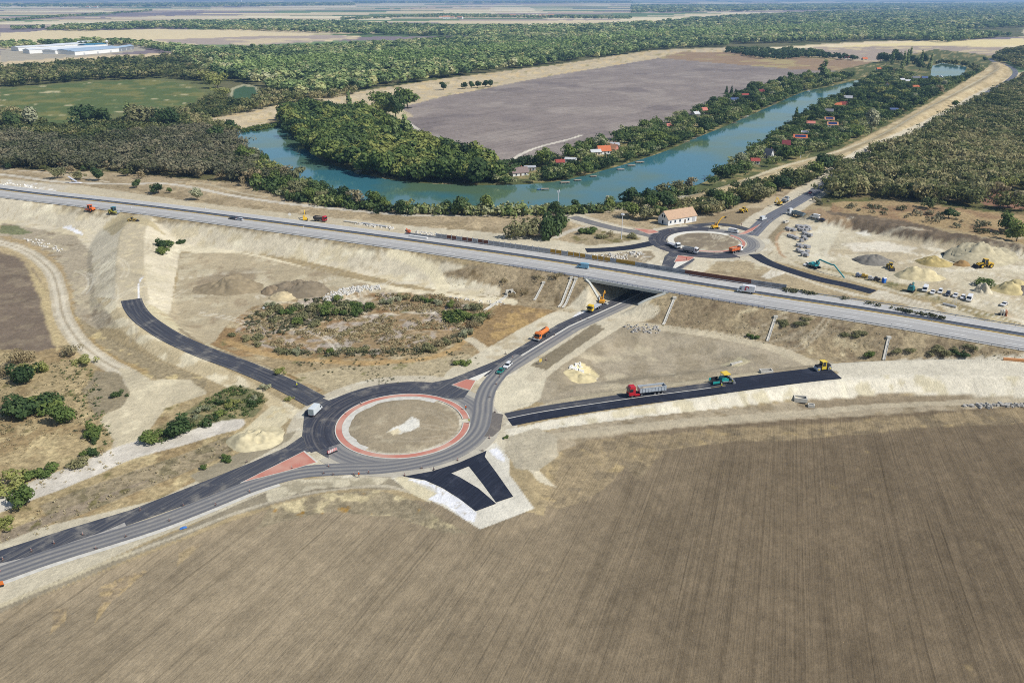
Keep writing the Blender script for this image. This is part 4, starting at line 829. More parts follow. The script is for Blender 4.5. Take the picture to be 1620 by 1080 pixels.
def gable_house(name, label, cat, loc, rz, l, w, eave, ridge, roofm, wallm, wins=(), door=None, chim=True, over=.4, group=None, solar=None, shed=None, dormer=0, attic=True):
    """long axis along local x, the front at local -y"""
    t = thing(name, label, cat, loc, rz, group); L2, W2 = l / 2, w / 2
    wl = MB(); pr = [(-W2, -.5), (W2, -.5), (W2, eave), (0, ridge - .12), (-W2, eave)]
    v = [(-L2, y, z) for y, z in pr] + [(L2, y, z) for y, z in pr]; wl.add(v, [(0, 1, 2, 3, 4), (9, 8, 7, 6, 5)] + [(i, i + 5, (i + 1) % 5 + 5, (i + 1) % 5) for i in range(5)]); wl.build("wall", wallm, t)
    rf = MB(); k = (ridge - eave) / W2; ov = over
    for s in (-1, 1):
        a, b = (s * (W2 + ov), eave - ov * k), (0, ridge); th = .16
        v = [(x, y, z) for x in (-L2 - ov, L2 + ov) for y, z in (a, b, (b[0], b[1] + th), (a[0], a[1] + th))]
        rf.add(v, [(0, 1, 2, 3), (7, 6, 5, 4), (0, 4, 5, 1), (1, 5, 6, 2), (2, 6, 7, 3), (3, 7, 4, 0)])
    r = rf.build("roof", roofm, t)
    if chim: MB().box((L2 * .35, W2 * .3, ridge + .1), (.6, .6, 1.4)).build("chimney", tiles("chimney_brick", L(168, 110, 88)), r)
    if solar:
        sb = MB(); y0, y1 = -W2 * .86, -W2 * .2
        for x in solar: sb.add([(x - .48 * (solar[1] - solar[0]), y0, eave + (W2 + y0) * k + .26), (x + .48 * (solar[1] - solar[0]), y0, eave + (W2 + y0) * k + .26), (x + .48 * (solar[1] - solar[0]), y1, eave + (W2 + y1) * k + .26), (x - .48 * (solar[1] - solar[0]), y1, eave + (W2 + y1) * k + .26)], [(0, 1, 2, 3)])
        sb.build("solar_panel", plain("solar_blue", L(34, 52, 104), .2, spec=.6), r)
    for x in wins:
        f = MB().box((x, -W2 - .03, eave * .52), (1.15, .10, 1.35)).build("window", M_WIN, t); MB().box((x, -W2 - .06, eave * .52 - .72), (1.4, .2, .1)).build("sill", M_LIME, f)
    if door is not None: MB().box((door, -W2 - .03, 1.0), (1.0, .1, 2.1)).build("door", M_TIMB, t)
    if attic: MB().box((-L2 - .03, 0, eave + .35), (.1, .9, 1.0)).build("attic_window", M_WIN, t)
    return t
A, B, Cc = np.array(G(1057, 357)), np.array(G(1101.5, 349.6)), np.array(G(1043.7, 351))
d = B - A; ln = np.linalg.norm(d); d /= ln; nn = np.array((-d[1], d[0])); wd_ = abs((Cc - A) @ nn); ctr = A + d * ln / 2 + nn * wd_ / 2
barn = gable_house("white_barn", "long white barn with a pale tiled gable roof beside the far roundabout", "barn", (ctr[0], ctr[1], 0), math.atan2(d[1], d[0]), ln, wd_, 3.5, 3.5 + wd_ * .43, tiles("pale_clay_tiles", L(196, 164, 134)), M_LIME,
            wins=[-ln * .42, -ln * .26, -ln * .09, ln * .21], door=ln * .09, chim=False, attic=False)
MB().box((ln * .40, -wd_ / 2 - .03, 1.3), (2.2, .12, 2.5)).build("gate", plain("grey_gate", L(196, 198, 200)), barn)
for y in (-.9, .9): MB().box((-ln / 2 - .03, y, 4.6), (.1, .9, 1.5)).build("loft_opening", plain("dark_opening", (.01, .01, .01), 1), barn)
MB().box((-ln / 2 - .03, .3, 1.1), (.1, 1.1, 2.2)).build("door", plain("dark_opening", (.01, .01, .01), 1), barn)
RO = {"or": L(208, 118, 74), "red": L(164, 76, 66), "tan": L(200, 146, 110), "grey": L(176, 178, 182), "pale": L(206, 208, 208), "brown": L(140, 122, 116), "blue": L(78, 98, 140), "dkred": L(128, 52, 58), "slate": L(120, 122, 128), "pink": L(206, 128, 112)}
WA = {"w": M_LIME, "c": plain("cream_render", L(226, 212, 184), .9), "p": plain("pink_render", L(206, 140, 124), .9), "g": plain("grey_render", L(184, 180, 172), .9)}
HOUSES = [  # roof centre px, py, width px, roof, wall, turn in degrees, roof steepness, words
    (821, 268, 26, "brown", "w", 20, 1.0, "low cottage with a brown tiled roof and white gable by the water"), (838, 263, 17, "grey", "g", 10, .4, "shed with a pale grey metal roof behind the brown roofed cottage"),
    (886, 254, 12, "red", "w", 5, .8, "small cottage with a bright red roof between round trees"), (903, 250, 17, "pale", "w", -15, .4, "flat cottage with a whitish roof right of the red roofed one"),
    (955, 234, 20, "or", "w", 15, 1.3, "cottage with a bright orange roof and white gable above the yellow willow"), (969, 231, 17, "tan", "p", -40, 1.4, "pink house with an orange roof just behind the orange roofed cottage"),
    (972, 227, 14, "grey", "g", 10, .7, "grey roofed house behind the pink one"), (942, 238, 16, "pale", "c", 12, .8, "pale grey roofed cottage left of the orange roof"),
    (1101, 178, 10, "pale", "g", 30, 1.0, "whitish roofed hut among trees on the field side of the water"), (1114, 172, 8, "pink", "c", 20, 1.2, "small pink roofed cottage on the field side of the water"),
    (1162, 156, 12, "blue", "w", 5, .7, "blue roofed cottage near two dark spruces"), (1178, 149, 12, "red", "w", 0, .6, "red roofed cottage right of the two dark spruces"), (1205, 143, 9, "dkred", "c", 10, 1.2, "dull red cottage beneath tall trees on the field side"),
    (1217, 240, 12, "slate", "w", -50, 2.2, "steep grey roofed cabin on the levee side of the water"), (1244, 225, 11, "dkred", "c", -10, 1.5, "small steep crimson roofed cabin on the levee side"),
    (1266, 215, 20, "or", "w", -12, .8, "orange roofed house with blue solar panels along its eave"), (1274, 208, 9, "pale", "w", -20, .4, "white flat topped house behind the solar roofed one"),
    (1283, 193, 12, "pink", "w", -15, .8, "dusty red roofed cottage near the tall pale poplar"), (1312, 187, 14, "tan", "w", -8, .9, "orange roofed house almost covered in dark solar panels"), (1317, 195, 16, "tan", "w", -10, .9, "tan tiled hipped house in front of the solar covered roof"),
    (1312, 174, 12, "slate", "g", -15, 1.0, "slate roofed house in the middle of the cottage strip"), (1335, 163, 12, "red", "p", -35, 1.2, "red roofed house with a salmon wall in the cottage strip"), (1326, 164, 10, "or", "c", -10, .9, "small orange roofed house beside the salmon walled one"),
    (1342, 153, 12, "grey", "g", -20, 1.0, "grey roofed house behind the red roofed pair"), (1414, 172, 12, "blue", "g", -8, .6, "blue roofed hut close to the levee"), (1404, 132, 7, "or", "w", 70, 1.4, "small white cottage with an orange roof in the far cottage strip"),
    (1449, 136, 10, "or", "c", -8, .8, "low orange roofed cottage near the far pond"), (1427, 125, 8, "pale", "w", 15, .8, "white house with a pale roof before the far tall trees"), (1436, 127, 8, "pale", "w", 0, .8, "second white house right of the pale roofed one"), (1449, 122, 10, "slate", "g", -10, .9, "grey roofed house below the far tall trees"),
    (1463, 122, 9, "blue", "p", -8, 1.0, "blue and orange roofed house near the far pond"), (1489, 121, 7, "pale", "w", 60, 1.0, "narrow white house at the edge of the far pond"), (1195, 252, 8, "red", "w", -10, .8, "tiny red roofed hut near the levee track"),
    (1340, 90, 8, "dkred", "w", 0, 1.2, "lone farmhouse with a red roof beyond the brown field"), (1368, 92, 8, "or", "c", 10, 1.2, "yellow walled farmhouse with an orange roof beyond the brown field"), (1391, 108, 8, "or", "g", 0, .9, "orange roof peeping out under the far tall trees"), (1062 - 3, 197, 9, "pink", "c", 15, .9, "salmon roofed cottage at the water's edge on the field side")]
HP = []
for px, py, wpx, r, w_, deg, st, lab in HOUSES:
    x, y = G(px, py + 4, 0); zc = y * CT + CAMH * ST; l = max(6.5, wpx * zc / F); wth = min(max(5.5, l * .65), 9); ev = 2.7; rg_ = ev + wth / 2 * .8 * st
    x, y = G(px, py, (ev + rg_) / 2)
    HP.append((x, y, max(l, wth)))
    gable_house("cottage", lab, "house", (x, y, 0), math.radians(deg), l, wth, ev, rg_, tiles("roof_" + r, RO[r]), WA[w_], wins=(-l * .28, l * .28), door=0, group="cottages by the backwater",
                solar=[-l * .3, -l * .1, l * .1, l * .3] if "solar" in lab else None, chim=st > .6)
# the depot at the far left: long pale halls
M_SHEET = plain("pale_sheet_roof", L(226, 230, 232), .5, vary=.08, scale=.1); M_BSHEET = plain("blue_grey_sheet_roof", L(168, 188, 206), .5, vary=.08, scale=.1); M_TEALS = plain("teal_sheet_roof", L(70, 128, 156), .5, scale=.1)
for i, (a, b, wm, m, lab) in enumerate((((24, 81), (98, 77), 30, M_SHEET, "long whitish hall at the left of the depot"), ((42, 85), (150, 79), 26, M_SHEET, "low white hall in the front left of the depot"), ((78, 86), (148, 80), 34, M_SHEET, "bright white hall before the blue roofs of the depot"),
      ((98, 86), (178, 80), 40, M_BSHEET, "large blue grey roofed hall of the depot"), ((112, 88), (182, 82), 24, M_BSHEET, "narrow blue grey hall at the depot's front edge"), ((130, 77), (163, 75), 30, M_TEALS, "teal roofed hall at the back of the depot"),
      ((84, 77), (128, 74), 36, M_SHEET, "pale hall behind the depot yard"), ((100, 73), (160, 71), 40, M_SHEET, "white hall at the very back of the depot"), ((182, 82), (207, 78), 16, M_BSHEET, "open shed at the right end of the depot"))):
    P, Q = np.array(G(*a)), np.array(G(*b)); d = Q - P; l = np.linalg.norm(d); c = (P + Q) / 2
    t = thing("depot_hall", lab, "hall", (c[0], c[1], 0), math.atan2(d[1], d[0]), "depot halls in the far left"); mb = MB(); w2 = wm / 2; v = [(-l / 2, y, z) for y, z in ((-w2, 0), (w2, 0), (w2, 8), (-w2, 8))]
    mb.box((0, 0, 4), (l, wm, 8)).build("wall", WA["w"] if i != 8 else M_STEEL, t)
    MB().prism([(-l / 2 - .8, 8.02), (l / 2 + .8, 8.02), (l / 2 + .8, 8.4), (-l / 2 - .8, 8.4)], -w2 - .8, w2 + .8).add([(-l / 2, -w2, 8.4), (l / 2, -w2, 8.4), (l / 2, 0, 11), (-l / 2, 0, 11), (-l / 2, w2, 8.4), (l / 2, w2, 8.4)], [(0, 1, 2, 3), (3, 2, 5, 4), (0, 3, 4), (1, 5, 2)]).build("roof", m, t)
    for k in range(3): MB().box((l * (-.3 + .3 * k), -w2 - .1, 2.2), (5, .2, 4.4)).build("gate", plain("grey_gate", L(196, 198, 200)), t)
x, y = G(171, 79); t = thing("water_tower", "slim white water tower with a round head beside the depot", "water tower", (x, y, 0)); MB().cyl((0, 0, 0), (0, 0, 17), 1.2, 10).build("shaft", M_LIME, t); MB().cyl((0, 0, 16), (0, 0, 19), 1.4, 12, r2=4).cyl((0, 0, 19), (0, 0, 22), 4, 12, r2=1.5).build("tank", M_LIME, t)
x, y = G(382, 4); t = thing("water_tower", "white tower on the far horizon left of the middle", "tower", (x, y, 0)); MB().cyl((0, 0, 0), (0, 0, 60), 14, 8).build("shaft", M_LIME, t); MB().cyl((0, 0, 60), (0, 0, 84), 16, 10, r2=34).build("tank", M_LIME, t)
# masts
M_MAST = plain("white_mast_paint", L(226, 228, 232), .5)
def mast(px, py0, py1, label, head):
    x, y, z = PT(px, py0); zc = y * CT + (CAMH - z) * ST; h = (py0 - py1) / F * zc / math.cos(math.atan2(CAMH - z, y) - 0) ; t = thing("mast", label, "mast", (x, y, z))
    MB().cyl((0, 0, -.3), (0, 0, h), .24, 10, r2=.12).build("pole", M_MAST, t)
    if head == "ring":
        mb = MB()
        for k in range(12):
            a, b = k * math.pi / 6, (k + 1) * math.pi / 6; mb.bar((.9 * math.cos(a), .9 * math.sin(a), h), (.9 * math.cos(b), .9 * math.sin(b), h), .2, .5)
        mb.build("floodlight_ring", M_MAST, t); MB().box((0, 0, h + .2), (1.0, .5, .9)).build("lamp", M_MAST, t)
    else:
        mb = MB(); mb.bar((-1.1, 0, h - .8), (1.1, 0, h - .8), .16); mb.bar((-.8, 0, h - .8), (0, 0, h - 2), .12); mb.bar((.8, 0, h - .8), (0, 0, h - 2), .12); mb.build("crossarm", M_MAST, t); MB().cyl((.5, 0, h - .7), (.5, 0, h + .5), .25, 8).cyl((-.8, 0, h - .7), (-.8, 0, h - .1), .2, 8).build("insulator", M_MAST, t)
mast(983, 378, 340, "white mast with a ring head in the grass left of the far roundabout", "ring")
mast(883, 329, 302, "pale pole with a crossarm standing against the water", "arm")
for px, y0, y1, lab in ((751, 236, 224, "thin power pole on the big field's near edge"), (694, 232, 216, "slim power pole right behind the bend of the white field track"), (643, 218, 202, "slim power pole at the left end of the white field track"), (1266, 250, 236, "street pole at the levee track among cottages")):
    mast(px, y0, y1, lab, "arm")
# ------------------------------------------------------------------ trees
def leaf_material(name, a, b_, c, mass=None):
    """three leaf colours spread from tree to tree and from clump to clump"""
    m, N, K, b = nodes(name)
    oi = N.new("ShaderNodeObjectInfo"); at = N.new("ShaderNodeAttribute"); at.attribute_name = "tint"
    ad = N.new("ShaderNodeMath"); ad.operation = 'ADD'; K.new(oi.outputs["Random"], ad.inputs[0]); K.new(at.outputs["Fac"], ad.inputs[1])
    fr = N.new("ShaderNodeMath"); fr.operation = 'MULTIPLY'; K.new(ad.outputs[0] if not mass else at.outputs["Fac"], fr.inputs[0]); fr.inputs[1].default_value = 1.0 if mass else .5
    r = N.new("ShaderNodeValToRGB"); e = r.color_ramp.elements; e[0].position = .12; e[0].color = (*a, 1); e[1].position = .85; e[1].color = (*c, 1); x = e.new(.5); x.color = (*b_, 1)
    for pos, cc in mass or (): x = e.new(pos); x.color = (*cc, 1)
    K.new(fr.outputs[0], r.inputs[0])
    K.new(r.outputs[0], b.inputs["Base Color"]); b.inputs["Roughness"].default_value = .7; b.inputs["Specular IOR Level"].default_value = .2
    tr = N.new("ShaderNodeBsdfTranslucent"); K.new(r.outputs[0], tr.inputs[0]); mx = N.new("ShaderNodeMixShader"); mx.inputs[0].default_value = .30
    K.new(b.outputs[0], mx.inputs[1]); K.new(tr.outputs[0], mx.inputs[2]); K.new(mx.outputs[0], N["Material Output"].inputs[0])
    return m
def A(r, g, b):
    m = (r + g + b) / 3; s = .76; c = L(m + (r - m) * s, m + (g - m) * s, m + (b - m) * s, 1.62); return (c[0] * 1.1, c[1], c[2] * .86) if g > r + 4 else (c[0] * .96, c[1], c[2] * 1.0)
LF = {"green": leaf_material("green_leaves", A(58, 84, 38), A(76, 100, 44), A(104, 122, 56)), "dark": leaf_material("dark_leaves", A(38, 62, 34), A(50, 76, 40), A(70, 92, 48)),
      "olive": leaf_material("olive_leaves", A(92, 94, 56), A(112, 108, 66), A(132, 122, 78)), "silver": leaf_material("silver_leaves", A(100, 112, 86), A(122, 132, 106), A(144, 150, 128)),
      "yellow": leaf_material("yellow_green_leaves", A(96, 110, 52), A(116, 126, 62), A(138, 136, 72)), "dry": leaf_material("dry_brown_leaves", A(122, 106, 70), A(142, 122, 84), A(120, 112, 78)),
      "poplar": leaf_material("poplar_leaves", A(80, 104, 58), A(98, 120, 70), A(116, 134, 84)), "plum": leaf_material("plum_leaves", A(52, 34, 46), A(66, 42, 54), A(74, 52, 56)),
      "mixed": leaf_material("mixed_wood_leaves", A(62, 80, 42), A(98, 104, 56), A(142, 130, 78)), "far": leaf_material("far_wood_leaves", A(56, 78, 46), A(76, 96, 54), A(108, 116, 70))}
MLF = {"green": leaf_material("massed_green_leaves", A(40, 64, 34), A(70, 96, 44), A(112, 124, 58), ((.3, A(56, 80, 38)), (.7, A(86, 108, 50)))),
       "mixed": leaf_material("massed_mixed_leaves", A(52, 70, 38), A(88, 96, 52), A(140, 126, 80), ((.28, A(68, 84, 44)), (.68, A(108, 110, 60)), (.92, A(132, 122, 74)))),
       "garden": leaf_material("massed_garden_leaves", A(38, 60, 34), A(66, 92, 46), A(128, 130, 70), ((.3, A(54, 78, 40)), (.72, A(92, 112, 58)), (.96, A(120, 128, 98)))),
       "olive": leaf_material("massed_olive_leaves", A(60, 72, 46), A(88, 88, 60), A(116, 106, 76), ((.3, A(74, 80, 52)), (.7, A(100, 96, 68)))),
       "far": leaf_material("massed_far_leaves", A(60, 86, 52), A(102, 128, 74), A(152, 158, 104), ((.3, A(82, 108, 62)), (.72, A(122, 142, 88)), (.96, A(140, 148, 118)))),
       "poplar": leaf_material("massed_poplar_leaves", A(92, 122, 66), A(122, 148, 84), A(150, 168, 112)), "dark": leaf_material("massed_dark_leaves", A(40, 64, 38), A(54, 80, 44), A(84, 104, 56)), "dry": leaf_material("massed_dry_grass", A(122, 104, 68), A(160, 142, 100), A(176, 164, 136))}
BARK = plain("bark", L(112, 98, 82), .95, vary=.25, scale=2)
def crown_arrays(kind, nq, seed, qs):
    """leaf clumps spread through the volume of a crown of height 1: quad corners (n,4,3) and a tint per quad"""
    r = np.random.default_rng(seed)
    if kind == "round": lob = [(r.normal(0, .13), r.normal(0, .13), r.uniform(.38, .78), r.uniform(.17, .27), r.uniform(.15, .24)) for _ in range(9)] + [(0, 0, .58, .3, .34)]
    elif kind == "broad": lob = [(r.normal(0, .24), r.normal(0, .24), r.uniform(.34, .74), r.uniform(.18, .30), r.uniform(.13, .22)) for _ in range(12)] + [(0, 0, .5, .36, .30)]
    elif kind == "poplar": lob = [(r.normal(0, .03), r.normal(0, .03), z, .13 * (1.15 - z) + .05, .12) for z in np.linspace(.16, .9, 9)]
    elif kind == "spruce": lob = [(0, 0, z, .24 * (1.02 - z) + .015, .07) for z in np.linspace(.1, .95, 10)]
    elif kind == "bush": lob = [(r.normal(0, .36), r.normal(0, .36), r.uniform(.22, .62), r.uniform(.24, .40), r.uniform(.22, .36)) for _ in range(9)]
    else: lob = [(r.normal(0, .2), r.normal(0, .2), r.uniform(.3, .8), r.uniform(.14, .24), r.uniform(.12, .2)) for _ in range(14)]
    lob = np.array(lob); w = lob[:, 3] ** 2; k = r.choice(len(lob), nq, p=w / w.sum()); d = r.normal(size=(nq, 3)); d /= np.linalg.norm(d, axis=1)[:, None]
    rad = r.uniform(.62, 1.04, nq)[:, None]
    c = lob[k, :3] + d * rad * np.c_[lob[k, 3], lob[k, 3], lob[k, 4]]; c[:, 2] = np.maximum(c[:, 2], .05)
    nrm = d * .95 + r.normal(size=(nq, 3)) * .33; nrm[:, 2] += .25; nrm /= np.linalg.norm(nrm, axis=1)[:, None]
    u = np.cross(nrm, r.normal(size=(nq, 3))); u /= np.linalg.norm(u, axis=1)[:, None]; v = np.cross(nrm, u); s = (qs * r.uniform(.6, 1.35, nq))[:, None]
    q = np.stack([c - u * s - v * s * .7, c + u * s - v * s * .75, c + u * s * .8 + v * s * .8, c - u * s * .85 + v * s * .7], 1)
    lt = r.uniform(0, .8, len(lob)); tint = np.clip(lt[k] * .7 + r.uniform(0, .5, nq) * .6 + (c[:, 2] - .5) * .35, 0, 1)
    return q, tint
def quads_mesh(name, Q, tint, mat, extra=None):
    n = len(Q); me = bpy.data.meshes.new(name); me.vertices.add(n * 4); me.vertices.foreach_set("co", Q.reshape(-1).astype(np.float32))
    me.loops.add(n * 4); me.loops.foreach_set("vertex_index", np.arange(n * 4, dtype=np.int32)); me.polygons.add(n); me.polygons.foreach_set("loop_start", np.arange(0, n * 4, 4, dtype=np.int32)); me.update(calc_edges=True)
    at = me.attributes.new("tint", 'FLOAT', 'FACE'); at.data.foreach_set("value", tint.astype(np.float32)); me.materials.append(mat); return me
def trunk_mesh(kind, seed):
    r = random.Random(seed); mb = MB(); top = {"poplar": .85, "spruce": .9, "bush": .3}.get(kind, .55); w = .028
    if kind == "bush":
        for k in range(4): a = k * 1.6; mb.cyl((.03 * math.cos(a), .03 * math.sin(a), -.06), (.22 * math.cos(a), .22 * math.sin(a), .42), .022, 6, r2=.008)
    else:
        mb.cyl((0, 0, -.04), (0.01, 0, top * .5), w, 8, r2=w * .7); mb.cyl((0.01, 0, top * .5), (0.02, .01, top), w * .7, 8, r2=w * .25)
        if kind not in ("poplar", "spruce"):
            for k in range(6):
                a = k * 1.05 + r.random(); z = top * (.35 + .1 * k); mb.cyl((.005, 0, z), (.22 * math.cos(a), .22 * math.sin(a), z + .2), w * .4, 6, r2=w * .12)
    me_o = mb.build("trunk", BARK); me = me_o.data; bpy.data.objects.remove(me_o); return me
SP = {}
def species(key, kind, leaf, nq, qs, var=2):
    SP[key] = [(quads_mesh("crown", *crown_arrays(kind, nq, hash(key) % 999 if False else sum(map(ord, key)) + 31 * i, qs), LF[leaf]), trunk_mesh(kind, i + len(key))) for i in range(var)]
for key, kind, leaf, nq, qs in (("green", "round", "green", 900, .041), ("darkt", "round", "dark", 900, .041), ("broad", "broad", "green", 1000, .04), ("broaddark", "broad", "dark", 1000, .04), ("willow", "broad", "yellow", 900, .041), ("silver", "round", "silver", 900, .04),
        ("olive", "broad", "olive", 900, .04), ("dry", "loose", "dry", 380, .045), ("poplar", "poplar", "poplar", 480, .035), ("spruce", "spruce", "dark", 420, .035), ("plum", "round", "plum", 480, .052), ("mixed", "broad", "mixed", 900, .04),
        ("bush", "bush", "green", 1100, .052), ("bushdark", "bush", "dark", 1100, .052), ("busholive", "bush", "olive", 900, .05), ("bushgrey", "bush", "silver", 800, .048), ("bushyel", "bush", "yellow", 900, .05), ("bushdry", "bush", "dry", 600, .045)): species(key, kind, leaf, nq, qs)
NT = [0]
def tree(key, x, y, h, label, group=None, wide=1.0, z=None, name=None, cat=None):
    cr, tk = SP[key][NT[0] % 2]; NT[0] += 1; z = float(hgt(np.array([x]), np.array([y]))[0]) if z is None else z
    isb = key.startswith("bush") and " tree" not in label
    t = thing(name or ("bush" if isb else "tree"), label, cat or ("bush" if isb else "tree"), (x, y, z - .05), random.uniform(0, 6.28), group); w = wide * random.uniform(.88, 1.12)
    t.scale = (h * w, h * w, h); link("crown", cr, t); link("trunk", tk, t); return t
TP = []                                       # where single trees stand
def cap(x, y, h):
    """garden trees that stand before a house stay low enough to leave its roof in view"""
    D = math.hypot(x, y)
    for q in HP:
        al = ((x - q[0]) * x + (y - q[1]) * y) / D; la = abs((x - q[0]) * y - (y - q[1]) * x) / D
        if -95 < al < 2 and la < q[2] * .62 + .22 * h: h = min(h, 2.6 - al * CAMH / D * .95)
    return max(h, 2.0)
def in_poly(P, n, dmin, seed, avoid=True):
    r = np.random.default_rng(seed); P = np.asarray(P)[:, :2]; lo, hi = P.min(0), P.max(0); out = []
    for _ in range(40):
        c = r.uniform(lo, hi, (n * 6, 2)); c = c[psd(c[:, 0], c[:, 1], P) > 0]
        for q in c:
            if avoid and any((abs(q[0] - h[0]) < h[2] * .75 + 2 and -(h[2] * .5 + 16) < q[1] - h[1] < h[2] * .8) for h in HP): continue
            if all((q[0] - o[0]) ** 2 + (q[1] - o[1]) ** 2 > dmin * dmin for o in out): out.append(q)
            if len(out) >= n: return np.array(out)
    return np.array(out)
def grove(P, n, dmin, seed, mix, hr, group, lab, wide=1.0):
    """single trees in an outline; mix = [(species, share, words)]"""
    pts = in_poly(P, n, dmin, seed); r = random.Random(seed); pts = pts[np.argsort(-pts[:, 1])]
    for q in pts:
        k = r.choices(mix, [m[1] for m in mix])[0]; h = r.uniform(*hr) * (1.25 if k[0] == "poplar" else 1)
        tree(k[0], q[0], q[1], cap(q[0], q[1], h), k[2] + " " + lab, group, wide, 0.0); TP.append(q)
    return pts
pen = Wz(0, (447, 197), (464, 214), (502, 250), (560, 273), (640, 288), (740, 293), (800, 292), (760, 262), (700, 246), (660, 228), (625, 208), (595, 196), (570, 186), (500, 180), (450, 186))
stripF = Wz(0, (745, 293), (800, 293), (850, 291), (900, 284), (955, 270), (1000, 257), (1060, 237), (1100, 219), (1150, 199), (1220, 168), (1270, 145), (1330, 131), (1350, 122), (1320, 122), (1262, 124), (1180, 148), (1100, 178), (1040, 198), (960, 226), (900, 246), (850, 256), (790, 262))
stripL = Wz(0, (1090, 305), (1115, 291), (1152, 266), (1192, 242), (1228, 215), (1272, 182), (1302, 166), (1338, 148), (1362, 132), (1400, 110), (1460, 128), (1520, 126), (1555, 112), (1470, 160), (1400, 196), (1330, 232), (1230, 260))
bank = Wz(0, (385, 240), (420, 262), (490, 298), (560, 322), (640, 333), (740, 336), (840, 339), (935, 333), (1010, 318), (1090, 300), (1100, 306), (1010, 326), (935, 338), (840, 342), (740, 341), (640, 339), (545, 330), (470, 318), (400, 296), (365, 262))
grove(pen, 62, 9, 101, [("broaddark", 3, "dark broad tree"), ("green", 4, "tall green tree"), ("broad", 4, "broad mid green tree"), ("willow", 1, "yellowish green tree"), ("poplar", 1, "slender upright tree")], (15, 23), "trees of the wooded spit", "in the dense wood on the spit inside the river bend")
grove(stripF, 62, 7.5, 102, [("green", 4, "round green tree"), ("darkt", 3, "dark green tree"), ("willow", 2, "yellow green willow"), ("broad", 3, "wide crowned tree"), ("silver", 1, "silvery tree"), ("plum", .5, "dark plum coloured tree")], (9, 16), "trees on the field side of the backwater", "in the cottage strip between the grey field and the water")
grove(stripL, 62, 8, 103, [("green", 4, "round green tree"), ("darkt", 4, "dark green tree"), ("willow", 2, "yellow green willow"), ("broad", 3, "wide crowned tree"), ("silver", 1, "silvery tree"), ("dry", 1, "half bare brownish tree")], (8, 14), "trees on the levee side of the backwater", "in the cottage strip between the water and the levee")
grove(bank, 58, 6, 104, [("green", 3, "green tree"), ("silver", 2, "grey green willow"), ("darkt", 2, "dark green tree"), ("dry", 1, "brown withered tree"), ("willow", 1, "yellowish tree"), ("olive", 2, "olive green tree")], (7, 13), "trees along the near bank", "on the near bank of the backwater above the track")
grove(Wz(0, (1386, 108), (1475, 118), (1482, 98), (1440, 92), (1385, 100)), 16, 10, 105, [("broaddark", 2, "huge dark tree"), ("darkt", 2, "tall dark tree"), ("poplar", 1, "tall upright poplar")], (17, 25), "tall trees beside the far pond", "in the tall clump left of the far pond", .85)
leftfront = Wz(0, (0, 268), (90, 276), (200, 283), (300, 288), (340, 284), (430, 310), (470, 318), (440, 285), (380, 262), (300, 272), (200, 268), (0, 255))
grove(leftfront, 34, 7, 106, [("olive", 3, "grey olive tree"), ("darkt", 1, "dark green tree"), ("dry", 2, "dry brownish tree"), ("mixed", 2, "mottled green tree")], (5, 8), "trees at the near edge of the left wood", "at the near edge of the brown wood above the motorway")
rightfront = Wz(0, (1295, 320), (1330, 300), (1400, 305), (1500, 318), (1560, 330), (1620, 345), (1700, 340), (1700, 310), (1560, 300), (1400, 280), (1345, 276), (1300, 300))
grove(rightfront, 34, 7.5, 107, [("mixed", 3, "mottled green and brown tree"), ("green", 2, "green tree"), ("olive", 2, "olive tree"), ("willow", 1, "yellowing tree"), ("dry", 1, "dry brown tree")], (8, 13), "trees at the near edge of the right wood", "at the near edge of the wood above the yard")
def at_px(px, py, z=None): p = PT(px, py); return p
def lone(key, px, py, hpx, label, wide=1.0, group=None):
    x, y, z = PT(px, py); zc = y * CT + (CAMH - z) * ST; h = hpx * zc / F / math.cos(math.atan2(CAMH - z, y) * .9); TP.append((x, y)); return tree(key, x, y, h, label, group, wide, z)
lone("broaddark", 626, 187, 46, "tall dark tree standing at the corner of the grey field", .62); lone("broad", 604, 178, 36, "broad green tree left of the tall tree at the grey field's corner"); lone("green", 645, 172, 34, "green tree behind the tall tree at the grey field's corner", 1.2); lone("willow", 611, 184, 24, "low yellowish tree at the foot of the tall field corner tree", 1.3)
for i, (k, px, py, h, w, lab) in enumerate((("broaddark", 140, 203, 42, 1.0, "big dark round tree left of centre at the near edge of the green field"), ("darkt", 168, 203, 34, .9, "dark tree beside the big round one at the green field"), ("poplar", 205, 203, 40, 1.3, "tall narrow tree at the near edge of the green field"), ("olive", 232, 203, 42, 1.0, "tall olive tree in the clump below the green field"), ("broaddark", 268, 205, 40, .9, "dark tree at the right of the clump below the green field"), ("silver", 52, 205, 36, 1.1, "pale blue green tree at the left end of the green field"), ("darkt", 20, 208, 34, 1.1, "dark tree at the left frame edge below the green field"),
    ("willow", 345, 140, 26, 1.2, "yellow green tree between the green field and the round pond"), ("willow", 330, 132, 22, 1.3, "second yellow green tree above the green field's right end"), ("willow", 352, 152, 16, 1.3, "low yellow green tree left of the round pond"), ("darkt", 345, 222, 26, 1.2, "dark tree beside the closed end of the backwater"), ("darkt", 368, 215, 26, 1.2, "dark round tree at the left corner of the backwater"), ("dry", 405, 290, 26, 1.1, "pale straw coloured tree on the near bank at the left"), ("green", 385, 262, 34, 1.1, "green tree leaning over the left end of the backwater"), ("willow", 430, 282, 28, 1.0, "yellowing tree on the near bank at the left"))): lone(k, px, py, h, lab, w)
lone("darkt", 702, 143, 14, "small lone dark tree on the far dyke", 1.2)
for i, px in enumerate((736, 746, 756, 768, 776)): lone("darkt", px, 141 - i * .9, 12, "dark tree in the short row on the dyke right of the lone tree", 1.1, "short tree row on the dyke")
lone("silver", 1378, 210, 38, "big pale silver poplar between the cottages and the levee", .9)
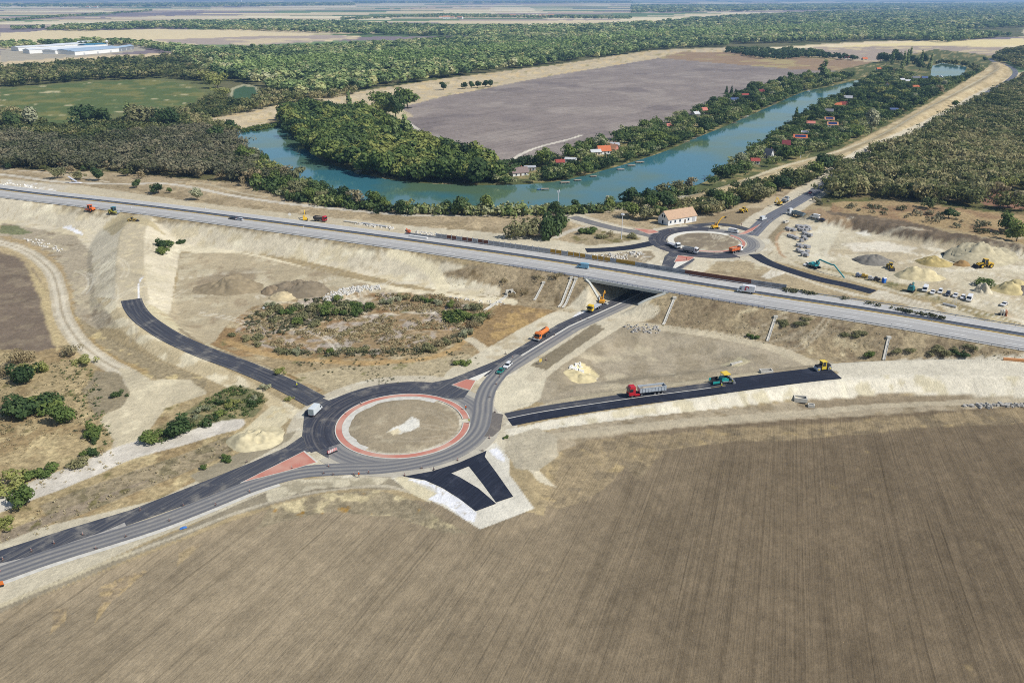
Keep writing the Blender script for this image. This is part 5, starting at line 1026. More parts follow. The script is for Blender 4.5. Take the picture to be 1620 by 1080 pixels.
lone("spruce", 1149, 149, 14, "left one of two dark pointed spruces on the field edge", 1.2); lone("spruce", 1157, 149, 14, "right one of two dark pointed spruces on the field edge", 1.2)
lone("poplar", 1259, 186, 16, "slim dark cypress at the water's edge", 1.2); lone("poplar", 1300, 126, 30, "tall dark poplar above the cottages on the field side", 1.5)
lone("spruce", 577, 190, 20, "pointed dark conifer at the edge of the spit's wood", 1.1)
lone("darkt", 1558, 97, 7, "small round tree beside the bend of the far road", 1.5); lone("dry", 1379, 243, 17, "bare reddish tree on the levee slope"); lone("green", 1510, 170, 12, "pair of trees on the levee above the new road", 1.3)
lone("busholive", 838, 374, 36, "left of the two big grey green trees in the meadow beside the motorway", .9); lone("bushdark", 874, 374, 46, "larger of the two dark trees in the meadow beside the motorway", .8); lone("green", 888, 368, 26, "smaller green tree leaning on the dark meadow tree", 1.1)
lone("darkt", 216, 297, 14, "round dark bush tree right of the track above the motorway", 1.2); lone("darkt", 251, 306, 18, "dark round tree between the track and the motorway", 1.3); lone("green", 269, 306, 10, "small light green tree beside the dark round one", 1.1); lone("silver", 312, 317, 22, "grey green tree standing alone left of the meadow track", 1.0)
lone("olive", 92, 282, 20, "left tree of three along the upper track", 1.1); lone("olive", 124, 284, 16, "middle tree of three along the upper track", 1.2); lone("darkt", 156, 286, 22, "right tree of three along the upper track", 1.1)
lone("green", 1592, 368, 32, "leafy tree at the right edge behind the yard", 1.2); lone("broad", 1608, 382, 34, "big green tree at the right edge above the dark spoil bank", 1.1); lone("darkt", 1500, 345, 18, "bushy tree on the clearing behind the spoil bank", 1.6); lone("mixed", 1470, 330, 20, "mottled tree between the clearing and the wood", 1.3)
lone("darkt", 1128, 318, 22, "dark tree beside the levee track right of the barn"); lone("green", 1000, 345, 26, "green tree left of the barn", 1.3); lone("olive", 1022, 348, 26, "olive tree just left of the barn's gable", 1.2); lone("green", 1042, 346, 22, "tree behind the barn's left gable", 1.2)
for i, (px, py) in enumerate(((1010, 330), (1030, 334), (1050, 332), (1110, 338), (1126, 336), (1145, 332), (1160, 328), (1180, 320), (1200, 318), (1215, 308), (1235, 302), (1255, 294), (1275, 288), (1290, 280), (1300, 272), (1320, 264))):
    lone(("olive", "green", "darkt", "mixed")[i % 4], px, py, 22 + (i % 3) * 5, ("olive", "green", "dark", "mottled")[i % 4] + " tree in the belt between barn, levee and new road", 1.2, "tree belt behind the barn")

# bushes on the open ground
def bush(key, px, py, hpx, label, wide=1.0, group=None):
    x, y, z = PT(px, py); zc = y * CT + (CAMH - z) * ST; return tree(key, x, y, hpx * zc / F * 1.05, label, group, wide, z)
for px, py, h, k, w, lab in ((36, 600, 34, "bushdark", .9, "dark green bush beneath the dark field at the left edge"), (58, 590, 22, "bushyel", 1, "yellow green bush right of the dark bush at the left edge"), (30, 578, 30, "bushdry", .9, "dry twiggy bush above the dark bush at the left edge"), (8, 592, 16, "bushdry", 1.2, "brown bush at the left frame edge"),
    (24, 660, 30, "bushdark", 1.2, "left third of the big dark shrub on the dry slope"), (56, 652, 36, "bushdark", 1.2, "tallest middle part of the big dark shrub on the dry slope"), (84, 645, 30, "bush", 1.2, "right part of the big dark shrub on the dry slope"), (96, 668, 34, "bush", 1.0, "rounded shrub just below the big dark shrub"),
    (14, 772, 30, "bushyel", 1.1, "yellow green shrub at the left edge above the pale road"), (40, 800, 34, "bush", 1.0, "fresh green shrub below the pale road at the left edge"), (66, 755, 22, "bush", 1.2, "round green shrub above the pale road"), (122, 735, 16, "busholive", 1.2, "olive shrub beside the pale road's upper edge"), (148, 722, 14, "bushdark", .9, "tiny dark shrub on the pale road's upper edge"), (134, 722, 10, "bush", 1.1, "little shrub left of the tiny dark one"),
    (116, 562, 20, "bushdry", 1.1, "dry dark bush at the top of the left slope"), (135, 575, 16, "bushyel", 1.2, "pale green bush at the fork of the left haul road"), (292, 678, 26, "bushdark", 1.3, "dark bush at the lower end of the green hedge patch"), (240, 696, 18, "bush", 1.4, "low bush below the hedge patch near the haul road"),
    (355, 728, 10, "bush", 1.2, "small green bush on the road verge right of the pale road"), (322, 741, 8, "bush", 1.2, "small green bush on the road verge further left"), (458, 632, 6, "bushyel", 1.4, "tiny bright bush beside the sandy mound"), (6, 835, 22, "bushyel", 1, "yellow green bush at the bottom of the left verge"),
    (142, 690, 26, "bush", .9, "sprawling bush on the slope left of the haul road"), (152, 697, 14, "bushdark", 1, "dark bush under the sprawling one"), (190, 625, 10, "bushdark", 1.2, "dark bush beside the haul road's bend"), (443, 590, 10, "bushyel", 1.3, "yellow green bush above the left ramp"), (733, 575, 11, "bush", 1.2, "green bush beside the gravel channel above the roundabout"),
    (535, 475, 10, "bush", 1.2, "green bush in the middle of the stone heap"), (1189, 547 - 12, 9, "bush", 1.1, "small green bush below the motorway slope"), (1375, 566, 12, "bush", 1.1, "round green bush at the foot of the motorway slope"), (1265, 620 - 8, 0, "", 0, ""), (1488, 558, 10, "busholive", 1.3, "olive bush on the slope near the right edge"), (1518, 562, 9, "bushdark", 1.5, "dark low bush on the slope near the right edge"),
    (801, 693, 5, "bush", 1.3, "small weed bush beside the fork"), (952, 376, 9, "busholive", 1.5, "olive shrub in the grass island by the mast"), (930, 370, 14, "bush", 1.2, "green shrub beside the dead end of the meadow track"), (965, 374, 8, "bushdry", 1.6, "brown shrub in front of the mast"), (1000, 376, 8, "busholive", 1.5, "olive shrub left of the far roundabout"),
    (1560, 452, 12, "bush", 1.6, "green weeds on top of the chalky heap in the yard"), (262, 395, 20, "bushdark", .8, "green bush on the sand slope right of the left ramp"), (258, 402, 14, "bush", 1, "lighter bush under it on the sand slope"), (270, 388, 10, "bush", 1.5, "small bush patch on the sand slope"), (286, 386, 8, "bushdark", 1.3, "dark little bush on the sand slope's right")):
    if lab: bush(k, px, py, h, lab, w)
WETB = [(427, 500, 20), (440, 492, 22), (455, 496, 24), (470, 490, 26), (478, 505, 26), (500, 492, 28), (512, 488, 26), (522, 500, 30), (535, 498, 32), (548, 488, 30), (556, 498, 28), (565, 490, 26), (498, 515, 20), (470, 512, 20), (434, 510, 16), (584, 490, 20), (430, 485, 16), (368, 530, 12), (392, 536, 16), (404, 538, 20), (407, 548, 16), (440, 555, 14), (455, 558, 16), (470, 558, 16), (510, 558, 14), (525, 560, 16), (548, 556, 16), (560, 556, 20), (572, 554, 16), (640, 552, 14), (680, 555, 22), (692, 548, 24), (706, 545, 18), (735, 530, 20), (745, 520, 22), (760, 510, 24), (766, 500, 20), (772, 504, 16), (744, 500, 22), (750, 490, 22), (612, 480, 18), (625, 476, 16), (640, 474, 18), (660, 476, 20), (672, 478, 18), (690, 482, 16), (710, 484, 18), (725, 486, 16), (740, 488, 14)]
rb = random.Random(5)
for px, py, h in WETB:
    k = rb.choice(("busholive", "bush", "bushgrey", "busholive", "busholive") if px < 600 else ("busholive", "bushgrey", "bushdry", "bush"))
    bush(k, px + rb.uniform(-3, 3), py + rb.uniform(-2, 2), h * .58, {"bush": "green", "busholive": "olive", "bushgrey": "grey green", "bushdark": "dark", "bushdry": "straw coloured"}[k] + " bush round the reddish brown hollow before the motorway", 1.15, "bushes round the brown hollow")
HED = [(rb.uniform(-.5, .5), rb.uniform(0, 1)) for _ in range(16)]
for a, t in HED:
    px, py = 285 + 135 * t + rb.uniform(-5, 5), 672 - 52 * t + a * 26
    k = rb.choice(("bush", "busholive", "bushgrey", "bushdark", "bushyel")); bush(k, px, py, rb.uniform(6, 10), {"bush": "green", "busholive": "olive", "bushgrey": "grey green", "bushdark": "dark", "bushyel": "yellowish"}[k] + " bush in the hedge patch beside the sandy mound", 1.3, "bushes of the hedge patch")
for i in range(26):                           # low weeds scattered on slopes
    px, py = rb.choice(((rb.uniform(1230, 1300), rb.uniform(506, 522)), (rb.uniform(1330, 1370), rb.uniform(525, 534)), (rb.uniform(780, 890), rb.uniform(440, 470)), (rb.uniform(1420, 1540), rb.uniform(545, 560)), (rb.uniform(880, 905), rb.uniform(430, 450))))
    bush("busholive" if px > 1000 else "bushdry", px, py, rb.uniform(4, 7), "low dark weed clump on the motorway's brown slope", 1.6, "weed clumps on the motorway slope")

# ------------------------------------------------------------------ woods further off
def wood(name, P, dens, hr, leaf, kind, nq, qs, seed, label, wide=1.0, holes=(), tall=0.0):
    """a far-off wood: many crowns of leaf clumps in one mass"""
    r = np.random.default_rng(seed); P = np.asarray(P)[:, :2]; lo, hi = P.min(0), P.max(0); n = int(np.prod(hi - lo) / dens)
    c = r.uniform(lo, hi, (n, 2)); sd0 = psd(c[:, 0], c[:, 1], P); c = c[sd0 > 0]
    for h in HP: c = c[~((np.abs(c[:, 0] - h[0]) < h[2] * .75 + 2) & (c[:, 1] - h[1] > -(h[2] * .5 + 15)) & (c[:, 1] - h[1] < h[2] * .8))]
    for q in holes: c = c[psd(c[:, 0], c[:, 1], np.asarray(q)) < 0]
    pr = [crown_arrays(kind, nq, seed + 7 * i, qs) for i in range(5)]; hs = r.uniform(*hr, len(c)) * (1 + .25 * fbm(c[:, 0] / 60, c[:, 1] / 60, seed, 2)); hs = np.array([cap(a, b_, h_) for (a, b_), h_ in zip(c, hs)]) if name == 'woodland' and seed in (202, 203) else hs; pat = fbm(c[:, 0] / 90, c[:, 1] / 90, seed + 3, 3)
    Qs, Ts = [], []
    for i in range(5):
        m = np.arange(len(c)) % 5 == i
        if not m.any(): continue
        cc, h = c[m], hs[m]; a = r.uniform(0, 6.28, len(cc)); q, t = pr[i]; ca, sa = np.cos(a)[:, None, None], np.sin(a)[:, None, None]; h_ = h[:, None, None]
        X = (q[None, :, :, 0] * ca - q[None, :, :, 1] * sa) * h_ * wide + cc[:, 0, None, None]; Y = (q[None, :, :, 0] * sa + q[None, :, :, 1] * ca) * h_ * wide + cc[:, 1, None, None]; Z = q[None, :, :, 2] * h_
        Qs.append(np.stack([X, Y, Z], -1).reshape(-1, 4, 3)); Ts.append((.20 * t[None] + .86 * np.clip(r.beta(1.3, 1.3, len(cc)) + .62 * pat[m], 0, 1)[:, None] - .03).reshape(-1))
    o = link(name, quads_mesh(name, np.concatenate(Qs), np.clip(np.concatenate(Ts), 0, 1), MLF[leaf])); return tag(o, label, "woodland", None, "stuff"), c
W2 = lambda *p: Wz(0, *p)
wood("woodland", pen, 60, (12, 19), "green", "round", 260, .06, 201, "dense tree mass filling the wooded spit in the river bend", 1.1)
wood("woodland", stripF, 60, (6, 11), "garden", "broad", 200, .065, 202, "garden trees and hedges massed in the cottage strip on the field side")
wood("woodland", stripL, 56, (5.5, 10), "garden", "broad", 200, .065, 203, "garden trees and hedges massed in the cottage strip below the levee")
wood("undergrowth", bank, 17, (3, 7.5), "garden", "bush", 130, .1, 204, "scrub massed along the near bank of the backwater")
wood("woodland", W2((0, 266), (0, 215), (60, 222), (140, 232), (230, 212), (320, 205), (378, 225), (400, 258), (440, 290), (400, 290), (330, 282), (200, 274)), 58, (8.5, 13), "olive", "broad", 260, .052, 205, "grey brown wood between the green field and the motorway", 1.1)
wood("woodland", W2((0, 216), (0, 182), (30, 184), (70, 205), (160, 205), (220, 190), (310, 190), (345, 200), (378, 222), (320, 206), (230, 212), (140, 230)), 55, (8, 14), "mixed", "broad", 200, .06, 206, "mixed trees along the near edge of the green field")
wood("woodland", W2((1300, 318), (1318, 296), (1345, 272), (1400, 246), (1480, 202), (1560, 158), (1640, 118), (1900, 105), (1900, 330), (1640, 336), (1560, 330), (1480, 322), (1400, 316), (1340, 318)), 66, (10, 15), "mixed", "broad", 280, .05, 207, "mottled green and brown wood right of the levee", 1.05, [W2((1515, 302), (1570, 298), (1650, 308), (1650, 336), (1560, 328))])
wood("undergrowth", W2((1240, 336), (1300, 326), (1350, 334), (1450, 348), (1560, 370), (1640, 388), (1640, 372), (1560, 356), (1440, 334), (1340, 322), (1290, 318)), 60, (1.5, 4.5), "olive", "bush", 120, .1, 208, "rough scrub behind the dark spoil bank of the yard")
wood("woodland", W2((1000, 326), (1110, 312), (1230, 284), (1330, 258), (1338, 266), (1240, 308), (1190, 322), (1110, 346), (1045, 350), (990, 346)), 45, (4, 7.5), "mixed", "broad", 190, .065, 209, "tree belt between the barn and the levee")
# the river flats behind the dyke
dyk = [(430, 172), (560, 148), (700, 127), (870, 105), (1035, 81), (1150, 74)]
wood("forest", W2((0, 186), (0, 138), (60, 130), (140, 122), (260, 112), (360, 120), (340, 130), (250, 124), (130, 129), (0, 140)), 110, (10, 17), "mixed", "broad", 110, .075, 210, "belt of trees beyond the green field at the left", 1.1)
wood("forest", W2((0, 137), (0, 112), (100, 106), (200, 98), (280, 92), (340, 104), (360, 118), (260, 112), (140, 122)), 180, (11, 17), "mixed", "broad", 100, .08, 211, "wood between the green field and the pale depot fields", 1.15)
wood("forest", W2((340, 128), (300, 104), (276, 92), (330, 84), (520, 78), (700, 68), (760, 62), (1000, 54), (1140, 68), (1150, 74), (1035, 80), (870, 103), (690, 126), (560, 146), (480, 158), (440, 150), (415, 136), (380, 130)), 190, (12, 20), "far", "round", 80, .085, 212, "vast far flood forest behind the dyke and the grey field", 1.25)
wood("forest", W2((320, 190), (410, 160), (430, 150), (480, 158), (560, 147), (570, 150), (440, 168), (330, 192)), 130, (8, 14), "mixed", "broad", 100, .075, 213, "bushy mixed wood edge along the foot of the far dyke")
wood("forest", W2((285, 180), (325, 160), (350, 152), (362, 162), (400, 166), (416, 152), (432, 158), (330, 193), (300, 192)), 50, (5, 9), "mixed", "broad", 150, .065, 226, "low mixed trees between the round pond and the foot of the dyke")
wood("forest", W2((330, 112), (520, 100), (760, 84), (900, 78), (905, 84), (760, 94), (540, 112), (380, 126)), 95, (18, 22), "poplar", "poplar", 60, .06, 214, "plantation of tall straight pale poplars in the flood forest", 1.4)
wood("forest", W2((560, 118), (700, 104), (900, 84), (960, 76), (1000, 66), (900, 68), (760, 84), (560, 106)), 260, (16, 22), "poplar", "poplar", 60, .06, 224, "second pale block of straight poplars behind the mixed wood edge", 1.6)
wood("forest", W2((880, 72), (1000, 58), (1130, 50), (1330, 44), (1340, 50), (1140, 60), (1000, 70)), 420, (18, 25), "poplar", "poplar", 50, .07, 225, "greyish pale poplar plantation far behind the brown field", 1.8)
wood("forest", W2((1040, 72), (1160, 70), (1270, 68), (1400, 64), (1500, 68), (1560, 62), (1600, 58), (1460, 50), (1300, 46), (1100, 52), (980, 56)), 300, (14, 21), "far", "round", 70, .09, 215, "far flood forest beyond the brown field at the right", 1.35)
wood("forest", W2((1220, 97), (1290, 92), (1375, 99), (1340, 92), (1290, 86), (1150, 80), (1145, 84)), 160, (8, 13), "dark", "round", 80, .085, 216, "thin far tree belt behind the brown field", 1.2)
wood("forest", W2((1150, 84), (1160, 80), (1250, 82), (1300, 86), (1290, 92), (1220, 90)), 200, (8, 13), "dark", "round", 80, .085, 217, "far tree belt left of the farmhouses", 1.2)
wood("forest", W2((1570, 94), (1580, 86), (1640, 74), (1800, 70), (1800, 110), (1620, 112), (1600, 103)), 100, (9, 13), "mixed", "round", 110, .08, 218, "wood inside the far bend of the new road", 1.2)
wood("forest", W2((1475, 104), (1488, 99), (1535, 104), (1560, 112), (1545, 118), (1530, 106), (1490, 101)), 60, (6, 9), "mixed", "round", 130, .08, 219, "trees round the far pond")
for i, (P, d, h, lab) in enumerate(((((60, 49), (110, 45), (260, 38), (420, 36), (540, 38), (640, 44), (760, 46), (1000, 42), (1000, 54), (760, 60), (600, 56), (420, 50), (250, 46), (140, 50)), 420, (15, 22), "long dark wood across the plain above the poplar forest"), (((90, 76), (60, 70), (100, 68), (190, 67), (280, 78), (350, 80), (300, 88), (260, 84), (200, 72)), 260, (11, 16), "trees round the depot"), (((0, 78), (0, 72), (30, 70), (60, 70), (55, 75)), 260, (10, 14), "tree row left of the depot"),
        (((1000, 40), (1200, 26), (1400, 18), (1620, 14), (1900, 14), (1900, 46), (1620, 44), (1480, 50), (1300, 46), (1100, 52), (1000, 54)), 800, (16, 24), "far woods fading into blue at the right"), (((0, 9), (300, 7), (560, 6), (560, 9.5), (350, 11.5), (130, 12), (0, 12)), 9000, (24, 36), "bluish wooded horizon at the left"), (((560, 4), (1000, 4), (1000, 5.5), (560, 6)), 14000, (26, 40), "thin wooded strip at the horizon"), (((1000, 10), (1300, 8), (1700, 6), (1700, 13), (1350, 16), (1000, 22)), 4200, (20, 30), "distant blue woods near the right horizon"),
        (((0, 34), (55, 29), (100, 26), (160, 23), (240, 17), (240, 19), (130, 26), (60, 31), (0, 36)), 600, (10, 16), "thin tree line between stubble fields far left"), (((540, 30), (700, 24), (800, 26), (1000, 28), (1000, 31), (780, 29), (640, 28), (540, 33)), 700, (10, 16), "tree dotted hamlet strip across the plain"), (((20, 45), (70, 43), (70, 46), (20, 48)), 240, (9, 13), "short tree row on the plain at the left"))):
    wood("forest", W2(*P), d, h, "far", "round", 46 if d < 1000 else 30, .11, 230 + i, lab, 1.5 if d < 1000 else 2.6)
# reeds and grass tufts
def tufts(name, P, dens, hr, leaf, seed, label, kind="bush", nq=26, qs=.16, follow=True):
    r = np.random.default_rng(seed); P = np.asarray(P)[:, :2]; lo, hi = P.min(0), P.max(0); n = int(np.prod(hi - lo) / dens); c = r.uniform(lo, hi, (n, 2)); c = c[psd(c[:, 0], c[:, 1], P) > 0]; c = c[fbm(c[:, 0] / 9, c[:, 1] / 9, seed, 3) > -.12]
    z = hgt(c[:, 0], c[:, 1]); q, t = crown_arrays(kind, nq, seed, qs); h = r.uniform(*hr, len(c))[:, None, None]; a = r.uniform(0, 6.28, len(c))[:, None, None]
    X = (q[None, :, :, 0] * np.cos(a) - q[None, :, :, 1] * np.sin(a)) * h + c[:, 0, None, None]; Y = (q[None, :, :, 0] * np.sin(a) + q[None, :, :, 1] * np.cos(a)) * h + c[:, 1, None, None]; Z = q[None, :, :, 2] * h + z[:, None, None]
    T = np.clip(.5 * t[None] + r.random(len(c))[:, None], 0, 1.6)
    return tag(link(name, quads_mesh(name, np.stack([X, Y, Z], -1).reshape(-1, 4, 3), np.clip(T.reshape(-1) / 1.5, 0, 1), MLF[leaf])), label, "grass", None, "stuff")
tufts("dry_grass", W2((372, 528), (400, 492), (560, 462), (700, 466), (770, 492), (740, 530), (690, 556), (480, 562)), 1.6, (.5, 1.3), "dry", 301, "withered reeds and brown grass filling the hollow before the motorway")
tufts("weeds", W2((385, 505), (420, 484), (500, 470), (600, 470), (590, 484), (560, 500), (500, 505), (460, 518), (400, 540)), 2.2, (.6, 1.5), "olive", 312, "olive scrub along the upper edge of the brown hollow", nq=34)
tufts("weeds", W2((400, 545), (470, 553), (580, 552), (690, 545), (755, 512), (770, 500), (760, 520), (700, 560), (580, 566), (440, 562)), 2.2, (.6, 1.4), "olive", 313, "olive scrub along the lower edge of the brown hollow", nq=34)
tufts("weeds", W2((520, 590), (640, 575), (740, 560), (700, 552), (560, 566), (460, 575)), 4, (.3, .8), "olive", 314, "thin olive weeds between the hollow and the ring road", nq=28)
tufts("weeds", W2((0, 575), (70, 570), (120, 580), (160, 640), (180, 690), (130, 690), (60, 670), (0, 690)), 7, (.3, .8), "olive", 315, "olive weeds round the big dark shrub on the left", nq=28)
tufts("reeds", W2((700, 490), (730, 488), (740, 502), (712, 508), (698, 500)), .9, (1.2, 2.0), "green", 302, "bright green reeds in the hollow before the motorway")
tufts("dry_grass", W2((0, 560), (110, 565), (150, 600), (160, 660), (190, 735), (100, 765), (0, 790), (-60, 800), (-60, 560)), 6, (.3, .75), "dry", 303, "dry grass tufts on the left slope")
tufts("dry_grass", PTs(((1040, 472), (1193, 488), (1413, 524), (1640, 564), (1640, 574), (1330, 570), (1150, 532), (1030, 514))), 4, (.3, .6), "dry", 304, "withered grass tufts on the brown motorway slope right of the bridge")
tufts("dry_grass", PTs(((745, 424), (900, 440), (935, 462), (900, 496), (790, 475), (700, 446))), 4, (.3, .6), "dry", 305, "withered grass tufts on the brown motorway slope left of the bridge")
tufts("weeds", W2((226, 692), (280, 662), (330, 628), (372, 610), (405, 620), (424, 634), (400, 658), (350, 664), (290, 684), (250, 702)), 1.6, (.5, 1.1), "garden", 310, "tall olive weeds of the hedge patch beside the sandy mound", nq=30)
tufts("weeds", W2((100, 560), (150, 580), (165, 640), (180, 700), (150, 715), (120, 640), (90, 585)), 5, (.4, .9), "garden", 311, "patchy green weeds on the slope left of the haul road", nq=30)
tufts("dry_grass", W2((500, 590), (640, 578), (760, 560), (760, 580), (640, 606), (560, 610)), 5, (.3, .7), "olive", 306, "grass tufts between the hollow and the roundabout")
tufts("dry_grass", W2((60, 800), (150, 765), (280, 722), (350, 700), (360, 715), (200, 785), (60, 845), (0, 860), (0, 830)), 5, (.3, .7), "dry", 307, "grass tufts on the verge between the pale road and the asphalt")
tufts("shrubbery", PTs(((1240, 462), (1330, 472), (1420, 492), (1500, 508), (1500, 504), (1400, 486), (1300, 468), (1244, 456))), 1.2, (.9, 1.8), "olive", 308, "olive shrub strip along the far edge of the motorway behind the noise wall's end", nq=40)
tufts("shrubbery", W2((408, 208), (380, 212), (384, 205), (420, 199), (450, 195), (452, 199)), 6, (1.5, 3), "green", 309, "green reed bed at the closed end of the backwater", nq=40)
# ------------------------------------------------------------------ vehicles and machines (forward = +x)
M_TYRE = plain("tyre_rubber", (.018, .018, .02), .9); M_RIM = plain("rim_metal", L(170, 172, 176), .4, .6); M_GLASS = plain("vehicle_glass", (.015, .02, .028), .08, spec=.7, vary=.02); M_BLACK = plain("black_chassis", (.025, .025, .028), .7)
M_LAMP = plain("lamp_glass", L(240, 238, 225), .2); M_TAIL = plain("tail_lamp", L(150, 22, 22), .3)
def paint_(c): return plain("paint_%d_%d_%d" % c, L(*[v * .9 + d * .1 for v, d in zip(c, (178, 168, 148))]), .32, vary=.06, spec=.5, scale=.7)
WH = {}
def wheels(t, xs, half, r, w=.3, rimc=None):
    k = (round(r, 2), round(w, 2), rimc)
    if k not in WH:
        a = MB().cyl((0, -w / 2, 0), (0, w / 2, 0), r, 18).build("tyre", M_TYRE); b = MB().cyl((0, -w / 2 - .02, 0), (0, w / 2 + .02, 0), r * .58, 12).build("rim", paint_(rimc) if rimc else M_RIM)
        WH[k] = (a.data, b.data); bpy.data.objects.remove(a); bpy.data.objects.remove(b)
    for x in xs:
        for s in (-1, 1):
            o = link("wheel", WH[k][0], t, (x, s * half, r)); link("rim", WH[k][1], o)
def lamps(t, xf, xr, half, z, zr=None):
    for s in (-1, 1):
        MB().box((xf, s * half, z), (.1, .34, .2)).build("headlight", M_LAMP, t); MB().box((xr, s * half, zr or z), (.1, .26, .24)).build("tail_light", M_TAIL, t)
def spot(px, py, a=None, b=None, z=None):
    """place and heading: seen at px, py; driving from a towards b"""
    if z is None: x, y, zz = PT(px, py)
    else: x, y = G(px, py, z); zz = z
    if a is None: return (x, y, zz), 0.0
    A, B = (PT(*a), PT(*b)) if z is None else (np.array(G(*a, z)), np.array(G(*b, z)))
    return (x, y, zz), math.atan2(B[1] - A[1], B[0] - A[0])
def car(label, sp, col, kind="saloon", lift=.06):
    loc, rz = sp; t = thing("van" if kind == "van" else "car", label, "van" if kind == "van" else "car", (loc[0], loc[1], loc[2] + lift), rz); m = paint_(col)
    if kind == "van":
        l, w = 5.4, 2.0; prof = [(-2.7, .35), (2.65, .35), (2.7, .9), (2.2, 1.25), (1.5, 2.1), (1.0, 2.35), (-2.6, 2.4), (-2.7, 2.2)]
        MB().prism(prof, -w / 2, w / 2, inset=.12).build("body", m, t, bevel=.05); MB().prism([(2.25, 1.27), (1.56, 2.1), (1.5, 2.02), (2.15, 1.2)], -.86, .86).build("windscreen", M_GLASS, t)
        for s in (-1, 1): MB().prism([(.7, 1.3), (1.9, 1.3), (1.45, 1.95), (.7, 1.95)], s * .93 - .03, s * .93 + .03).build("window", M_GLASS, t)
        MB().box((-2.71, 0, 1.75), (.06, 1.5, .6)).build("rear_window", M_GLASS, t)
        wheels(t, (-1.75, 1.75), .9, .34, .24); lamps(t, 2.68, -2.7, .75, .85, 1.0)
    else:
        w = 1.8; est = kind in ("estate", "suv"); h = 1.65 if kind == "suv" else 1.45; l = 2.25 if kind != "small" else 1.9
        low = [(-l, .3), (l, .3), (l, .62), (l - .15, .80), (l * .45, .95), (-l * .86, .98), (-l, .85)]
        MB().prism(low, -w / 2, w / 2, inset=.05).build("body", m, t, bevel=.06)
        rb_ = -l + .12 if est else -l * .72
        g = [(rb_, .95), (l * .48, .93), (l * .10, h - .05), (rb_ + (.25 if est else .55), h - .04)]
        MB().prism(g, -w / 2 + .08, w / 2 - .08, inset=.2).build("windows", M_GLASS, t)
        MB().prism([(rb_ + (.22 if est else .5), h - .06), (l * .13, h - .06), (l * .06, h + .02), (rb_ + (.3 if est else .6), h + .03)], -w / 2 + .26, w / 2 - .26).build("roof", m, t, bevel=.02)
        for s in (-1, 1): MB().bar((l * .02, s * (w / 2 - .12), .95), (l * -.05, s * (w / 2 - .27), h - .04), .09).build("door_pillar", m, t)
        wheels(t, (-l * .62, l * .62), w / 2 - .1, .33, .22); lamps(t, l - .04, -l + .03, w / 2 - .28, .68, .78)
    return t
def cab(t, x, col, w=2.4, h=2.7, ln=2.0, z0=.55):
    m = paint_(col)
    c = MB().prism([(x - ln, z0), (x, z0), (x + .05, z0 + h * .35), (x - .18, z0 + h * .86), (x - .55, z0 + h), (x - ln, z0 + h)], -w / 2, w / 2, inset=.08).build("cab", m, t, bevel=.06)
    MB().prism([(x + .09, z0 + h * .40), (x - .12, z0 + h * .80), (x - .2, z0 + h * .80), (x, z0 + h * .38)], -w / 2 + .16, w / 2 - .16).build("windscreen", M_GLASS, c)
    for s in (-1, 1): MB().prism([(x - ln * .62, z0 + h * .45), (x - .18, z0 + h * .43), (x - .32, z0 + h * .78), (x - ln * .62, z0 + h * .78)], s * (w / 2 - .03) - .02, s * (w / 2 - .03) + .02).build("window", M_GLASS, c); MB().box((x + .05, s * (w / 2 + .12), z0 + h * .62), (.12, .2, .5)).build("mirror", M_BLACK, c)
    MB().box((x + .08, 0, z0 + .22), (.12, w * .92, .4)).build("bumper", M_BLACK, c)
    for s in (-1, 1): MB().box((x + .1, s * (w / 2 - .35), z0 + .32), (.1, .4, .2)).build("headlight", M_LAMP, c)
    return c
M_LOAD = plain("gravel_load", L(178, 164, 140), 1, vary=.3, scale=2)
def tub(t, x0, x1, col, w=2.45, z0=1.25, h=1.3, load=True, name="tipper_body"):
    m = paint_(col); mb = MB(); th = .1
    mb.box(((x0 + x1) / 2, 0, z0), (x1 - x0, w, .14))
    for s in (-1, 1): mb.box(((x0 + x1) / 2, s * (w / 2 - th / 2), z0 + h / 2), (x1 - x0, th, h))
    for x in (x0, x1): mb.box((x, 0, z0 + h / 2), (th, w, h))
    for k in range(int((x1 - x0) / 1.1)):
        for s in (-1, 1): mb.box((x0 + .5 + k * 1.1, s * (w / 2 + .04), z0 + h / 2), (.12, .1, h * .96))
    for s in (-1, 1): mb.box(((x0 + x1) / 2, s * (w / 2), z0 + h), (x1 - x0 + .1, .18, .12))
    o = mb.build(name, m, t)
    if load: MB().box(((x0 + x1) / 2, 0, z0 + h * .55), (x1 - x0 - .2, w - .2, h * .5), top=(.7, .5)).build("load", M_LOAD, o)
    return o
